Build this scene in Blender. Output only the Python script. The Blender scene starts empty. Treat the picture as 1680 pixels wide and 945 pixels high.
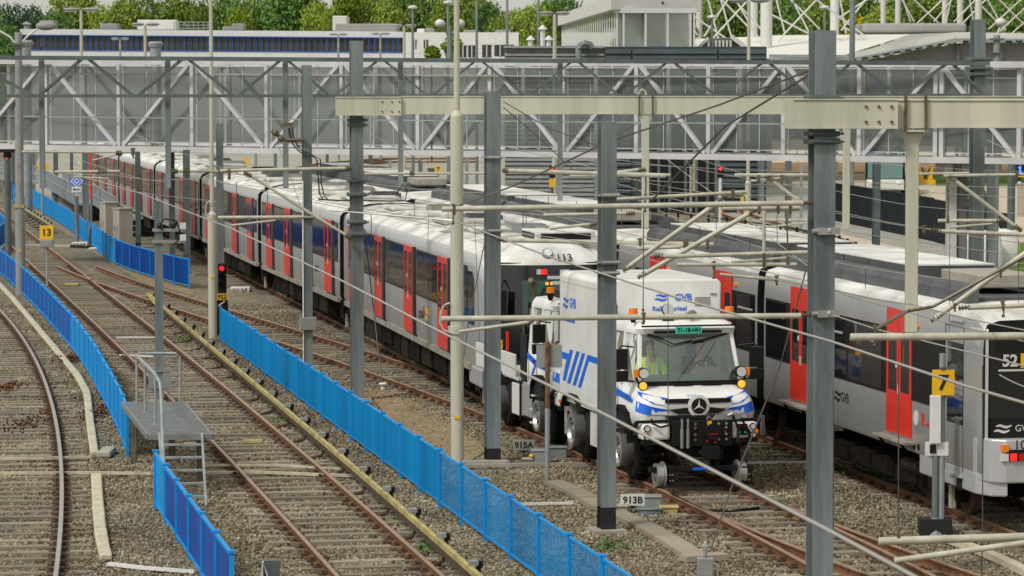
import bpy, math, random
from mathutils import Vector, Matrix
import numpy as np
R = math.radians
rnd = random.Random(7)
sc = bpy.context.scene
col = sc.collection

# ------------------------------------------------------------------ camera
CAM_H, FPX, HOR = 7.3, 5400.0, 135.0
PITCH = math.atan((472.5 - HOR) / FPX)
cam_d = bpy.data.cameras.new('camera')
cam = bpy.data.objects.new('camera', cam_d); col.objects.link(cam)
cam.location = (0, 0, CAM_H)
cam.rotation_euler = (math.pi/2 - PITCH, 0, 0)
cam_d.sensor_width = 36; cam_d.lens = FPX/1680*36
cam_d.clip_start = 1; cam_d.clip_end = 6000
cam_d.dof.use_dof = True; cam_d.dof.focus_distance = 60; cam_d.dof.aperture_fstop = 6.3
sc.camera = cam

# ------------------------------------------------------------------ world, sun, exposure (overcast)
w = bpy.data.worlds.new('World'); sc.world = w; w.use_nodes = True
nt = w.node_tree; nt.nodes.clear()
sky = nt.nodes.new('ShaderNodeTexSky'); sky.sky_type = 'NISHITA'; sky.sun_disc = False
sky.sun_elevation = R(48); sky.sun_rotation = R(226); sky.air_density = 1.0; sky.dust_density = 3.0; sky.ozone_density = 1.0
tc = nt.nodes.new('ShaderNodeTexCoord')
hs = nt.nodes.new('ShaderNodeHueSaturation'); hs.inputs['Saturation'].default_value = 0.12
mxs = nt.nodes.new('ShaderNodeMixRGB'); mxs.inputs['Fac'].default_value = 0.55
mxs.inputs['Color2'].default_value = (8.7, 8.6, 7.65, 1)     # closed cloud deck over the sky
nz = nt.nodes.new('ShaderNodeTexNoise'); nz.inputs['Scale'].default_value = 1.6; nz.inputs['Detail'].default_value = 4
mapn = nt.nodes.new('ShaderNodeMapping'); mapn.inputs['Scale'].default_value = (1, 1, 3)
cl = nt.nodes.new('ShaderNodeMapRange'); cl.inputs['To Min'].default_value = 0.86; cl.inputs['To Max'].default_value = 1.12
mul = nt.nodes.new('ShaderNodeMixRGB'); mul.blend_type = 'MULTIPLY'; mul.inputs['Fac'].default_value = 1
bg = nt.nodes.new('ShaderNodeBackground'); bg.inputs['Strength'].default_value = 0.095
wo = nt.nodes.new('ShaderNodeOutputWorld')
L = nt.links.new
L(sky.outputs[0], hs.inputs['Color']); L(hs.outputs[0], mxs.inputs['Color1'])
L(tc.outputs['Generated'], mapn.inputs[0]); L(mapn.outputs[0], nz.inputs['Vector']); L(nz.outputs[0], cl.inputs[0])
L(mxs.outputs[0], mul.inputs['Color1']); L(cl.outputs[0], mul.inputs['Color2'])
L(mul.outputs[0], bg.inputs[0]); L(bg.outputs[0], wo.inputs[0])
sd = bpy.data.lights.new('sun', 'SUN'); sd.energy = 2.0; sd.angle = R(10); sd.color = (1, .955, .86)
so = bpy.data.objects.new('sun', sd); col.objects.link(so); so.location = (-20, -20, 60)
so.rotation_euler = (R(42), 0, R(-46))
sc.view_settings.view_transform = 'Standard'; sc.view_settings.look = 'None'
sc.view_settings.exposure = 0.12; sc.view_settings.gamma = 1
try:
    sc.cycles.transparent_max_bounces = 24; sc.cycles.max_bounces = 6; sc.cycles.use_denoising = True
except Exception: pass

# ------------------------------------------------------------------ projection helpers (photo point -> place in the world)
def ray(px, py):
    x, y = px-840.0, py-472.5
    cp, sp = math.cos(PITCH), math.sin(PITCH)
    return Vector((x, FPX*cp - y*sp, -FPX*sp - y*cp))
def G(px, py, z=0.0):
    d = ray(px, py); t = (z-CAM_H)/d.z
    return Vector((d.x*t, d.y*t, z))
def D(px, py, Y):
    d = ray(px, py); t = Y/d.y
    return Vector((d.x*t, Y, CAM_H + d.z*t))

# ------------------------------------------------------------------ materials
MATS = {}

def mat(name, c, rough=.6, metal=0.0, noise=0.0, nscale=3.0, bump=0.0, bscale=40.0, c2=None, spec=.5, emit=None, estr=1.0, streak=False, coat=0):
    if name in MATS: return MATS[name]
    m = bpy.data.materials.new(name); m.use_nodes = True; MATS[name] = m
    n = m.node_tree; b = n.nodes['Principled BSDF']
    b.inputs['Base Color'].default_value = (*c, 1); b.inputs['Roughness'].default_value = rough
    b.inputs['Metallic'].default_value = metal; b.inputs['Specular IOR Level'].default_value = spec
    if coat: b.inputs['Coat Weight'].default_value = coat; b.inputs['Coat Roughness'].default_value = .12
    if emit: b.inputs['Emission Color'].default_value = (*emit, 1); b.inputs['Emission Strength'].default_value = estr
    tcn = n.nodes.new('ShaderNodeTexCoord'); mp = n.nodes.new('ShaderNodeMapping')
    n.links.new(tcn.outputs['Object'], mp.inputs[0])
    if streak: mp.inputs['Scale'].default_value = (1, 1, .12)
    if noise or c2:
        t = n.nodes.new('ShaderNodeTexNoise'); t.inputs['Scale'].default_value = nscale; t.inputs['Detail'].default_value = 6; t.inputs['Roughness'].default_value = .65
        n.links.new(mp.outputs[0], t.inputs['Vector'])
        r = n.nodes.new('ShaderNodeValToRGB')
        cc2 = c2 or tuple(max(0, v*(1-noise)) for v in c)
        cc1 = c if c2 else tuple(min(1, v*(1+noise*.5)) for v in c)
        r.color_ramp.elements[0].position = .36; r.color_ramp.elements[1].position = .66
        r.color_ramp.elements[0].color = (*cc2, 1); r.color_ramp.elements[1].color = (*cc1, 1)
        n.links.new(t.outputs[0], r.inputs[0]); n.links.new(r.outputs[0], b.inputs['Base Color'])
        rr = n.nodes.new('ShaderNodeMapRange'); rr.inputs['To Min'].default_value = min(1, rough*1.25); rr.inputs['To Max'].default_value = rough*.8
        n.links.new(t.outputs[0], rr.inputs[0]); n.links.new(rr.outputs[0], b.inputs['Roughness'])
    if bump:
        t2 = n.nodes.new('ShaderNodeTexNoise'); t2.inputs['Scale'].default_value = bscale; t2.inputs['Detail'].default_value = 4
        n.links.new(mp.outputs[0], t2.inputs['Vector'])
        bp = n.nodes.new('ShaderNodeBump'); bp.inputs['Strength'].default_value = bump; bp.inputs['Distance'].default_value = .02
        n.links.new(t2.outputs[0], bp.inputs['Height']); n.links.new(bp.outputs[0], b.inputs['Normal'])
    return m

def glass_mat(name, tint, alpha, rough=.02):
    m = bpy.data.materials.new(name); m.use_nodes = True; MATS[name] = m
    n = m.node_tree; n.nodes.clear()
    o = n.nodes.new('ShaderNodeOutputMaterial'); t = n.nodes.new('ShaderNodeBsdfTransparent'); t.inputs[0].default_value = (*tint, 1)
    g = n.nodes.new('ShaderNodeBsdfGlossy'); g.inputs['Roughness'].default_value = rough; g.inputs[0].default_value = (.9, .95, .93, 1)
    f = n.nodes.new('ShaderNodeFresnel'); f.inputs[0].default_value = 1.5
    a = n.nodes.new('ShaderNodeMath'); a.operation = 'ADD'; a.inputs[1].default_value = alpha
    x = n.nodes.new('ShaderNodeMixShader')
    n.links.new(f.outputs[0], a.inputs[0]); n.links.new(a.outputs[0], x.inputs[0]); n.links.new(t.outputs[0], x.inputs[1]); n.links.new(g.outputs[0], x.inputs[2]); n.links.new(x.outputs[0], o.inputs[0])
    return m

def mesh_mat(name, c, alpha):        # fine perforated sheet: holes smaller than a pixel
    m = bpy.data.materials.new(name); m.use_nodes = True; MATS[name] = m
    n = m.node_tree; b = n.nodes['Principled BSDF']; o = n.nodes['Material Output']
    b.inputs['Base Color'].default_value = (*c, 1); b.inputs['Roughness'].default_value = .5
    t = n.nodes.new('ShaderNodeBsdfTransparent'); x = n.nodes.new('ShaderNodeMixShader')
    tcn = n.nodes.new('ShaderNodeTexCoord'); nn = n.nodes.new('ShaderNodeTexNoise'); nn.inputs['Scale'].default_value = .8; nn.inputs['Detail'].default_value = 3
    n.links.new(tcn.outputs['Object'], nn.inputs['Vector'])
    mr = n.nodes.new('ShaderNodeMapRange'); mr.inputs['To Min'].default_value = alpha-.08; mr.inputs['To Max'].default_value = alpha+.08
    n.links.new(nn.outputs[0], mr.inputs[0]); n.links.new(mr.outputs[0], x.inputs[0])
    n.links.new(t.outputs[0], x.inputs[1]); n.links.new(b.outputs[0], x.inputs[2]); n.links.new(x.outputs[0], o.inputs[0])
    return m

def rand_mat(name, stops, rough=.85, nscale=14):   # colour differs from piece to piece and over the surface
    m = bpy.data.materials.new(name); m.use_nodes = True; MATS[name] = m
    n = m.node_tree; b = n.nodes['Principled BSDF']; b.inputs['Roughness'].default_value = rough; b.inputs['Specular IOR Level'].default_value = .25
    oi = n.nodes.new('ShaderNodeObjectInfo'); r = n.nodes.new('ShaderNodeValToRGB')
    els = r.color_ramp.elements
    while len(els) < len(stops): els.new(.5)
    for e, (p, c) in zip(els, stops): e.position = p; e.color = (*c, 1)
    g = n.nodes.new('ShaderNodeNewGeometry'); t = n.nodes.new('ShaderNodeTexNoise'); t.inputs['Scale'].default_value = .55; t.inputs['Detail'].default_value = 5
    n.links.new(g.outputs['Position'], t.inputs['Vector'])
    t3 = n.nodes.new('ShaderNodeTexNoise'); t3.inputs['Scale'].default_value = nscale; t3.inputs['Detail'].default_value = 4
    n.links.new(g.outputs['Position'], t3.inputs['Vector'])
    a = n.nodes.new('ShaderNodeMath'); a.operation = 'MULTIPLY_ADD'; a.inputs[1].default_value = .5; 
    mr = n.nodes.new('ShaderNodeMapRange'); mr.inputs['From Min'].default_value = .3; mr.inputs['From Max'].default_value = .7; mr.inputs['To Max'].default_value = .3
    n.links.new(t.outputs[0], mr.inputs[0])
    n.links.new(oi.outputs['Random'], a.inputs[0]); n.links.new(mr.outputs[0], a.inputs[2])
    a2 = n.nodes.new('ShaderNodeMath'); a2.operation = 'MULTIPLY_ADD'; a2.inputs[1].default_value = .3
    n.links.new(t3.outputs[0], a2.inputs[0]); n.links.new(a.outputs[0], a2.inputs[2])
    n.links.new(a2.outputs[0], r.inputs[0]); n.links.new(r.outputs[0], b.inputs['Base Color'])
    return m

STONE = [(0, (.020, .016, .011)), (.25, (.080, .064, .042)), (.5, (.195, .162, .108)), (.75, (.335, .288, .20)), (1, (.60, .55, .44))]
rand_mat('stone', STONE)
rand_mat('stone_rusty', [(0, (.02, .011, .006)), (.4, (.085, .045, .022)), (.8, (.17, .10, .055)), (1, (.26, .19, .12))])
rand_mat('sleeper', [(0, (.10, .085, .065)), (.35, (.19, .165, .125)), (.7, (.27, .24, .19)), (1, (.36, .33, .27))], .9, 9)
rand_mat('slab', [(0, (.20, .175, .135)), (.5, (.29, .255, .20)), (1, (.37, .33, .27))], .9, 6)
mat('rust', (.205, .092, .042), .8, noise=.55, nscale=7, bump=.3)
mat('rust_dark', (.085, .048, .03), .9, noise=.5, nscale=12)
mat('rail_top', (.40, .27, .19), .45, .35, noise=.25, nscale=5)
mat('rail_bright', (.50, .47, .45), .3, .7, noise=.15, nscale=5)
mat('galv', (.205, .242, .250), .55, .15, noise=.48, nscale=2.4, bump=.05, streak=True)
mat('galv_light', (.31, .35, .36), .5, .2, noise=.25, nscale=2.5)
mat('galv_dark', (.105, .135, .135), .55, .1, noise=.3, nscale=2)
mat('mast_black', (.012, .012, .013), .6, noise=.3)
mat('cream', (.53, .525, .42), .45, noise=.22, nscale=1.2, bump=.03, streak=True)
mat('cream_pipe', (.47, .455, .37), .38, noise=.25, nscale=3)
mat('insulator', (.115, .088, .045), .4, noise=.3)
mat('white_paint', (.72, .715, .70), .4, noise=.10, nscale=2)
mat('truck_white', (.82, .82, .80), .32, noise=.10, nscale=1.5, coat=.25)
mat('bridge_white', (.54, .54, .55), .5, noise=.14, nscale=1.2)
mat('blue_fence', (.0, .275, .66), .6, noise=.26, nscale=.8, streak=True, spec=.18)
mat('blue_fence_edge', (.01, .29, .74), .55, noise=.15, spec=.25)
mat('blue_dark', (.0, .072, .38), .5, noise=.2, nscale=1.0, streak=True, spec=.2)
mat('livery_blue', (.006, .14, .72), .35)
mat('silver', (.43, .435, .44), .33, .25, noise=.10, nscale=1.1, streak=True, coat=.1)
mat('silver_light', (.50, .505, .52), .3, .2, noise=.08)
mat('m4_grey', (.35, .355, .36), .3, .2, noise=.08, nscale=.8, coat=.15)
mat('roof_white', (.64, .625, .585), .6, noise=.55, nscale=.9, bump=.03)
mat('roof_bright', (.74, .735, .715), .5, noise=.34, nscale=.8)
mat('roof_dark', (.085, .09, .098), .55, noise=.35, nscale=1.5)
mat('red', (.72, .038, .022), .35, noise=.12, nscale=2, coat=.15)
mat('red_side', (.55, .045, .04), .4, noise=.2, nscale=2)
mat('black', (.009, .009, .010), .5, spec=.3, noise=.2)
mat('black_gloss', (.006, .007, .008), .12, coat=.3)
mat('rubber', (.014, .013, .012), .75, spec=.15, noise=.3)
mat('under', (.014, .012, .010), .85, spec=.08, noise=.5, nscale=4)
mat('under_brown', (.034, .026, .019), .85, spec=.08, noise=.5, nscale=5)
mat('step_grey', (.30, .27, .23), .7, noise=.3)
mat('steel', (.45, .45, .44), .35, .7, noise=.2)
mat('grey_box', (.27, .28, .28), .6, noise=.15)
mat('beige_box', (.40, .375, .315), .6, noise=.12, nscale=1.2, streak=True)
mat('concrete', (.36, .335, .28), .85, noise=.25, nscale=2, bump=.2)
mat('canvas', (.55, .50, .37), .85, noise=.25, nscale=5, bump=.4, bscale=18)
mat('third_rail', (.44, .365, .14), .65, noise=.42, nscale=2.2)
mat('sign_yellow', (.80, .46, .012), .45, noise=.08)
mat('ink', (.012, .012, .012), .6)
mat('number_grey', (.62, .62, .60), .5, noise=.06)
mat('plate_green', (.03, .62, .42), .4)
mat('amber', (.80, .20, .01), .3, emit=(1, .28, .02), estr=.08)
mat('amber_lit', (.9, .35, .02), .3, emit=(1, .42, .05), estr=.9)
mat('red_lit', (.8, .02, .02), .3, emit=(1, .02, .02), estr=.9)
mat('red_lens', (.5, .01, .01), .25)
mat('blue_lit', (.02, .1, .9), .3, emit=(.02, .16, 1), estr=3)
mat('lamp_glass', (.75, .78, .78), .08, .2)
mat('hivis', (.66, .98, .04), .7, noise=.15, nscale=8)
mat('orange', (.85, .16, .02), .7)
mat('skin', (.62, .37, .27), .6)
mat('navy', (.02, .035, .075), .8, noise=.3, nscale=6)
mat('hair', (.05, .03, .02), .8)
mat('reflect', (.65, .66, .64), .5)
mat('seat', (.09, .095, .10), .8)
mat('dash', (.34, .38, .36), .7)
mat('dark_glass', (.008, .010, .012), .03, spec=.7, coat=.4, bump=.10, bscale=2.2)
mat('office_glass', (.05, .052, .05), .25, noise=.4, nscale=.3)
mat('office_white', (.55, .56, .58), .6, noise=.08, nscale=.5)
mat('office_blue', (.010, .075, .30), .5)
mat('pale_panel', (.50, .56, .53), .55, noise=.05, nscale=.3)
mat('slate', (.035, .055, .065), .55, noise=.25, nscale=.8)
mat('slat_light', (.21, .225, .22), .5, noise=.2)
mat('slat_shadow', (.10, .11, .11), .6)
mat('tent_white', (.72, .71, .66), .6, noise=.06, nscale=.3)
mat('wall_grey', (.17, .17, .17), .7, noise=.12, nscale=.6)
mat('roofing', (.33, .33, .315), .7, noise=.12, nscale=.5)
mat('screen_dark', (.008, .015, .018), .6, spec=.15, noise=.25, nscale=2)
mat('bag_white', (.74, .74, .71), .8, noise=.1, nscale=3, bump=.3, bscale=6)
mat('bark', (.08, .06, .04), .9, noise=.4)
mat('wire', (.09, .085, .075), .5, .4)
mat('wire_light', (.42, .41, .38), .35, .5)
mat('cable_black', (.012, .012, .012), .6)
mat('grating', (.22, .235, .245), .5, .3, noise=.2, nscale=3)
mat('post_wood', (.12, .10, .075), .8, noise=.4, nscale=5)
glass_mat('cab_glass', (.86, .95, .91), .13)
glass_mat('side_glass', (.78, .86, .83), .06)
mat('cab_green', (.02, .085, .06), .06, coat=.4, noise=.5, nscale=1.2)
mesh_mat('panel_mesh', (.13, .15, .145), .60)
def leaf_mat(name, stops): 
    m = rand_mat(name, stops, .6, .9); b = m.node_tree.nodes['Principled BSDF']
    b.inputs['Subsurface Weight'].default_value = 0
    return m
leaf_mat('leaf_a', [(0, (.04, .105, .025)), (.5, (.115, .22, .045)), (1, (.20, .32, .065))])
leaf_mat('leaf_b', [(0, (.08, .15, .022)), (.5, (.20, .29, .04)), (1, (.32, .41, .06))])
leaf_mat('leaf_c', [(0, (.06, .10, .012)), (.5, (.15, .23, .018)), (1, (.27, .34, .03))])
leaf_mat('leaf_d', [(0, (.022, .06, .03)), (.5, (.055, .125, .055)), (1, (.10, .185, .07))])
leaf_mat('leaf_y', [(0, (.16, .16, .01)), (.5, (.40, .36, .012)), (1, (.6, .5, .02))])
leaf_mat('leaf_red', [(0, (.05, .02, .012)), (.5, (.11, .04, .022)), (1, (.16, .07, .04))])

# ------------------------------------------------------------------ mesh builder
class MB:
    def __init__(s, m='white_paint'): s.v = []; s.f = []; s.fm = []; s.ms = []; s.cur(m)
    def cur(s, m):
        if m not in s.ms: s.ms.append(m)
        s.i = s.ms.index(m); return s
    def face(s, idx): s.f.append(tuple(idx)); s.fm.append(s.i)
    def add(s, vs, fs):
        b = len(s.v); s.v += [tuple(v) for v in vs]
        for f in fs: s.f.append(tuple(b+i for i in f)); s.fm.append(s.i)
        return s
    def box(s, x0, x1, y0, y1, z0, z1, M=None):
        if x0 > x1: x0, x1 = x1, x0
        if y0 > y1: y0, y1 = y1, y0
        if z0 > z1: z0, z1 = z1, z0
        vs = [Vector((x, y, z)) for z in (z0, z1) for y in (y0, y1) for x in (x0, x1)]
        if M is not None: vs = [M @ v for v in vs]
        return s.add(vs, [(0, 2, 3, 1), (4, 5, 7, 6), (0, 1, 5, 4), (2, 6, 7, 3), (0, 4, 6, 2), (1, 3, 7, 5)])
    def bar(s, a, b, w, h=None, up=(0, 0, 1)):       # box beam from a to b; w sideways, h along up
        a, b = Vector(a), Vector(b); h = w if h is None else h
        d = (b-a).normalized(); u = Vector(up)
        if abs(d.dot(u)) > .98: u = Vector((0, 1, 0))
        r = d.cross(u).normalized()*w/2; t = r.cross(d).normalized()*h/2
        vs = [p+sx*r+sz*t for p in (a, b) for sx, sz in ((-1, -1), (1, -1), (1, 1), (-1, 1))]
        return s.add(vs, [(0, 1, 2, 3), (7, 6, 5, 4), (0, 4, 5, 1), (1, 5, 6, 2), (2, 6, 7, 3), (3, 7, 4, 0)])
    def tube(s, pts, r, n=8, r2=None, cap=True):
        pts = [Vector(p) for p in pts]; rings = []; k = len(pts)
        for i, p in enumerate(pts):
            d = ((pts[min(i+1, k-1)]-pts[max(i-1, 0)])).normalized()
            u = Vector((0, 0, 1)) if abs(d.z) < .9 else Vector((0, 1, 0))
            a = d.cross(u).normalized(); b = a.cross(d)
            rr = r if r2 is None else r+(r2-r)*i/(k-1)
            rings.append([p+rr*(math.cos(t)*a+math.sin(t)*b) for t in [2*math.pi*j/n for j in range(n)]])
        vs = [v for rg in rings for v in rg]; fs = []
        for i in range(k-1):
            for j in range(n): fs.append((i*n+j, i*n+(j+1) % n, (i+1)*n+(j+1) % n, (i+1)*n+j))
        if cap: fs += [tuple(range(n))[::-1], tuple((k-1)*n+j for j in range(n))]
        return s.add(vs, fs)
    def prism(s, poly, axis, a0, a1, M=None):       # poly in the other two axes, in order
        def mk(p, a): return {'x': (a, p[0], p[1]), 'y': (p[0], a, p[1]), 'z': (p[0], p[1], a)}[axis]
        n = len(poly); vs = [Vector(mk(p, a0)) for p in poly]+[Vector(mk(p, a1)) for p in poly]
        if M is not None: vs = [M @ v for v in vs]
        return s.add(vs, [tuple(range(n))[::-1], tuple(range(n, 2*n))]+[(i, (i+1) % n, n+(i+1) % n, n+i) for i in range(n)])
    def loft(s, rings, cap=True, closed=True):
        n = len(rings[0]); fs = []; e = n if closed else n-1
        for i in range(len(rings)-1):
            for j in range(e): fs.append((i*n+j, i*n+(j+1) % n, (i+1)*n+(j+1) % n, (i+1)*n+j))
        if cap: fs += [tuple(range(n))[::-1], tuple((len(rings)-1)*n+j for j in range(n))]
        return s.add([v for r_ in rings for v in r_], fs)
    def disc(s, c, axis, r, t, n=16):     # short cylinder
        c = Vector(c); a = Vector(axis).normalized()*t/2
        return s.tube([c-a, c+a], r, n)
    def sphere(s, c, r, n=10, m=6, sc3=(1, 1, 1)):
        c = Vector(c); vs = [c+Vector((0, 0, r*sc3[2]))]
        for i in range(1, m):
            for j in range(n):
                t, p = math.pi*i/m, 2*math.pi*j/n
                vs.append(c+Vector((r*sc3[0]*math.sin(t)*math.cos(p), r*sc3[1]*math.sin(t)*math.sin(p), r*sc3[2]*math.cos(t))))
        vs.append(c-Vector((0, 0, r*sc3[2]))); fs = [(0, 1+j, 1+(j+1) % n) for j in range(n)]
        for i in range(m-2):
            for j in range(n): fs.append((1+i*n+j, 1+(i+1)*n+j, 1+(i+1)*n+(j+1) % n, 1+i*n+(j+1) % n))
        e = len(vs)-1; fs += [(1+(m-2)*n+(j+1) % n, 1+(m-2)*n+j, e) for j in range(n)]
        return s.add(vs, fs)
    def mesh(s, name, off=(0, 0, 0), smooth=False, bevel=0):
        me = bpy.data.meshes.new(name); o = Vector(off)
        me.from_pydata([tuple(Vector(v)-o) for v in s.v], [], s.f)
        for m in s.ms: me.materials.append(MATS[m])
        me.polygons.foreach_set('material_index', s.fm)
        if smooth: me.polygons.foreach_set('use_smooth', [True]*len(s.f))
        me.update()
        if smooth: me.set_sharp_from_angle(angle=R(38))
        return me
def link(name, me, parent=None, loc=(0, 0, 0), rot=(0, 0, 0)):
    o = bpy.data.objects.new(name, me); col.objects.link(o)
    o.location = loc; o.rotation_euler = rot
    if parent is not None: o.parent = parent
    return o
def root_off(p):
    off = Vector((0, 0, 0))
    while p is not None: off += Vector(p.location); p = p.parent
    return off
def W(mb, name, parent=None, smooth=False, bevel=0):       # vertices given in world space (parents unrotated)
    o = link(name, mb.mesh(name, root_off(parent), smooth), parent)
    if bevel:
        b = o.modifiers.new('bevel', 'BEVEL'); b.width = bevel; b.segments = 2; b.limit_method = 'ANGLE'; b.angle_limit = R(40)
    return o
def Lc(mb, name, parent, smooth=False, bevel=0, loc=(0, 0, 0), rot=(0, 0, 0)):     # vertices in the parent's own space
    o = link(name, mb.mesh(name, (0, 0, 0), smooth), parent, loc, rot)
    if bevel:
        b = o.modifiers.new('bevel', 'BEVEL'); b.width = bevel; b.segments = 2; b.limit_method = 'ANGLE'; b.angle_limit = R(40)
    return o
def tag(o, label=None, cat=None, group=None, kind=None):
    if label: o['label'] = label
    if cat: o['category'] = cat
    if group: o['group'] = group
    if kind: o['kind'] = kind
    return o
def E(name, label=None, cat=None, loc=(0, 0, 0), group=None, kind=None, rz=0):
    o = bpy.data.objects.new(name, None); col.objects.link(o); o.location = loc; o.rotation_euler = (0, 0, rz); o.empty_display_size = .3
    return tag(o, label, cat, group, kind)
def LcS(mb, name, parent, **k):      # one object per side of the centre line
    for sgn in (-1, 1):
        m2 = MB(mb.ms[0]); m2.ms = list(mb.ms); m2.v = mb.v
        keep = [(f, i) for f, i in zip(mb.f, mb.fm) if sum(mb.v[q][0] for q in f)*sgn > 0]
        used = sorted({q for f, _ in keep for q in f}); rm = {q: j for j, q in enumerate(used)}
        m2.v = [mb.v[q] for q in used]; m2.f = [tuple(rm[q] for q in f) for f, _ in keep]; m2.fm = [i for _, i in keep]
        if m2.f: Lc(m2, name, parent, **k)
def one(mb, name, label, cat, base, group=None, smooth=False, bevel=0):       # a thing that is a single mesh, origin at its base
    o = link(name, mb.mesh(name, base, smooth), None, base)
    if bevel:
        b = o.modifiers.new('bevel', 'BEVEL'); b.width = bevel; b.segments = 2; b.limit_method = 'ANGLE'; b.angle_limit = R(40)
    return tag(o, label, cat, group)
def text(s, size, loc, rot, m, parent=None, name='lettering', align='CENTER', bold=0.0, sx=1.0):
    c = bpy.data.curves.new(name, 'FONT'); c.body = s; c.size = size; c.align_x = align; c.align_y = 'CENTER'; c.extrude = .002; c.offset = bold
    c.resolution_u = 3
    c.materials.append(MATS[m]); o = bpy.data.objects.new(name, c); col.objects.link(o)
    o.location = loc; o.rotation_euler = rot; o.scale = (sx, 1, 1)
    if parent is not None: o.parent = parent
    return o
# ------------------------------------------------------------------ ground
def sheet(name, pts, m, z=0.0, kind='structure'):
    mb = MB(m); mb.add([(p[0], p[1], z) for p in pts], [tuple(range(len(pts)))])
    return tag(W(mb, name), kind=kind)
def ground_mat(name, c1, c2, c3, big=.12, cell=11.0, bump=.9):
    m = bpy.data.materials.new(name); m.use_nodes = True; MATS[name] = m
    n = m.node_tree; b = n.nodes['Principled BSDF']; b.inputs['Roughness'].default_value = .95; b.inputs['Specular IOR Level'].default_value = .2
    g = n.nodes.new('ShaderNodeNewGeometry')
    v = n.nodes.new('ShaderNodeTexVoronoi'); v.inputs['Scale'].default_value = cell
    n.links.new(g.outputs['Position'], v.inputs['Vector'])
    t = n.nodes.new('ShaderNodeTexNoise'); t.inputs['Scale'].default_value = big; t.inputs['Detail'].default_value = 8; t.inputs['Roughness'].default_value = .7
    n.links.new(g.outputs['Position'], t.inputs['Vector'])
    sv = n.nodes.new('ShaderNodeSeparateColor'); n.links.new(v.outputs['Color'], sv.inputs[0])
    r = n.nodes.new('ShaderNodeValToRGB'); r.color_ramp.elements.new(.5)
    for e, (p, c) in zip(r.color_ramp.elements, ((.0, c1), (.5, c2), (1, c3))): e.position = p; e.color = (*c, 1)
    a = n.nodes.new('ShaderNodeMath'); a.operation = 'MULTIPLY_ADD'; a.inputs[1].default_value = .62
    mr = n.nodes.new('ShaderNodeMapRange'); mr.inputs['From Min'].default_value = .3; mr.inputs['From Max'].default_value = .7; mr.inputs['To Max'].default_value = .45
    n.links.new(t.outputs[0], mr.inputs[0]); n.links.new(sv.outputs[0], a.inputs[0]); n.links.new(mr.outputs[0], a.inputs[2])
    n.links.new(a.outputs[0], r.inputs[0]); n.links.new(r.outputs[0], b.inputs['Base Color'])
    bp = n.nodes.new('ShaderNodeBump'); bp.inputs['Strength'].default_value = bump; bp.inputs['Distance'].default_value = .04
    n.links.new(v.outputs['Distance'], bp.inputs['Height']); n.links.new(bp.outputs[0], b.inputs['Normal'])
    return m
ground_mat('ballast', (.045, .038, .028), (.17, .145, .10), (.33, .30, .235))
ground_mat('light_gravel', (.20, .19, .165), (.33, .32, .28), (.47, .46, .42), cell=7)
ground_mat('dirt', (.13, .095, .055), (.25, .19, .115), (.36, .29, .19), big=.5, cell=16, bump=.3)
ground_mat('paving', (.42, .36, .27), (.50, .43, .33), (.56, .49, .39), cell=2.2, bump=.1)
ground_mat('grass', (.05, .10, .015), (.10, .17, .02), (.17, .24, .035), cell=9, bump=.5)
ground_mat('earth', (.16, .09, .045), (.24, .145, .075), (.32, .21, .12), cell=3, bump=.4)
gsz = 3000
sheet('ground', [(-gsz, -200), (gsz, -200), (gsz, 4000), (-gsz, 4000)], 'ballast', 0.0)

# ------------------------------------------------------------------ tracks
def curve_fit(pts, deg, y0, y1, step=1.0):
    ys = np.array([p[1] for p in pts]); xs = np.array([p[0] for p in pts])
    c = np.polyfit((ys-80)/40, xs, deg); out = []
    n = int((y1-y0)/step)
    for i in range(n+1):
        y = y0+(y1-y0)*i/n; out.append(Vector((float(np.polyval(c, (y-80)/40)), y, 0)))
    return out
def offset(pl, d):
    out = []; k = len(pl)
    for i, p in enumerate(pl):
        t = (pl[min(i+1, k-1)]-pl[max(0, i-1)]).normalized(); out.append(p+Vector((t.y, -t.x, 0))*d)    # +d = viewer's right
    return out
def resample(pl, step, start=0.0):
    out = []; acc = start
    for a, b in zip(pl, pl[1:]):
        L_ = (b-a).length
        while acc <= L_: out.append((a.lerp(b, acc/L_), (b-a).normalized())); acc += step
        acc -= L_
    return out
def cut(pl, ya, yb): return [p for p in pl if ya <= p.y <= yb]
def rail_mb(pl, top='rail_top', side='rust'):
    mb = MB(side); prof = [(-.07, .02), (-.07, .035), (-.012, .055), (-.012, .125), (-.036, .135), (-.036, .162), (-.028, .17), (.028, .17), (.036, .162), (.036, .135), (.012, .125), (.012, .055), (.07, .035), (.07, .02)]
    n = len(prof); k = len(pl); vs = []
    for i, p in enumerate(pl):
        t = (pl[min(i+1, k-1)]-pl[max(0, i-1)]).normalized(); r = Vector((t.y, -t.x, 0))
        vs += [p+r*x+Vector((0, 0, z)) for x, z in prof]
    b = 0; mb.v += [tuple(v) for v in vs]
    for i in range(k-1):
        for j in range(n-1):
            mb.cur(top if 5 <= j <= 7 else side); mb.face((i*n+j, i*n+j+1, (i+1)*n+j+1, (i+1)*n+j))
    mb.cur(side); mb.face(tuple(range(n))); mb.face(tuple((k-1)*n+j for j in range(n))[::-1])
    return mb
def sleeper_mesh(L_=2.5):
    mb = MB('sleeper'); mb.box(-L_/2, L_/2, -.125, .125, -.1, .045)
    return mb.mesh('sleeper')
SLM = sleeper_mesh(); SLL = sleeper_mesh(3.3)
def clip_geo(mb, p, t):
    r = Vector((t.y, -t.x, 0)); a = math.atan2(t.y, t.x)-math.pi/2; M = Matrix.Translation(p) @ Matrix.Rotation(a, 4, 'Z')
    mb.box(-.16, .16, -.08, .08, .045, .062, M)
    for sx in (-1, 1): mb.box(sx*.075-.03, sx*.075+.03, -.045, .045, .062, .105, M)
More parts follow.
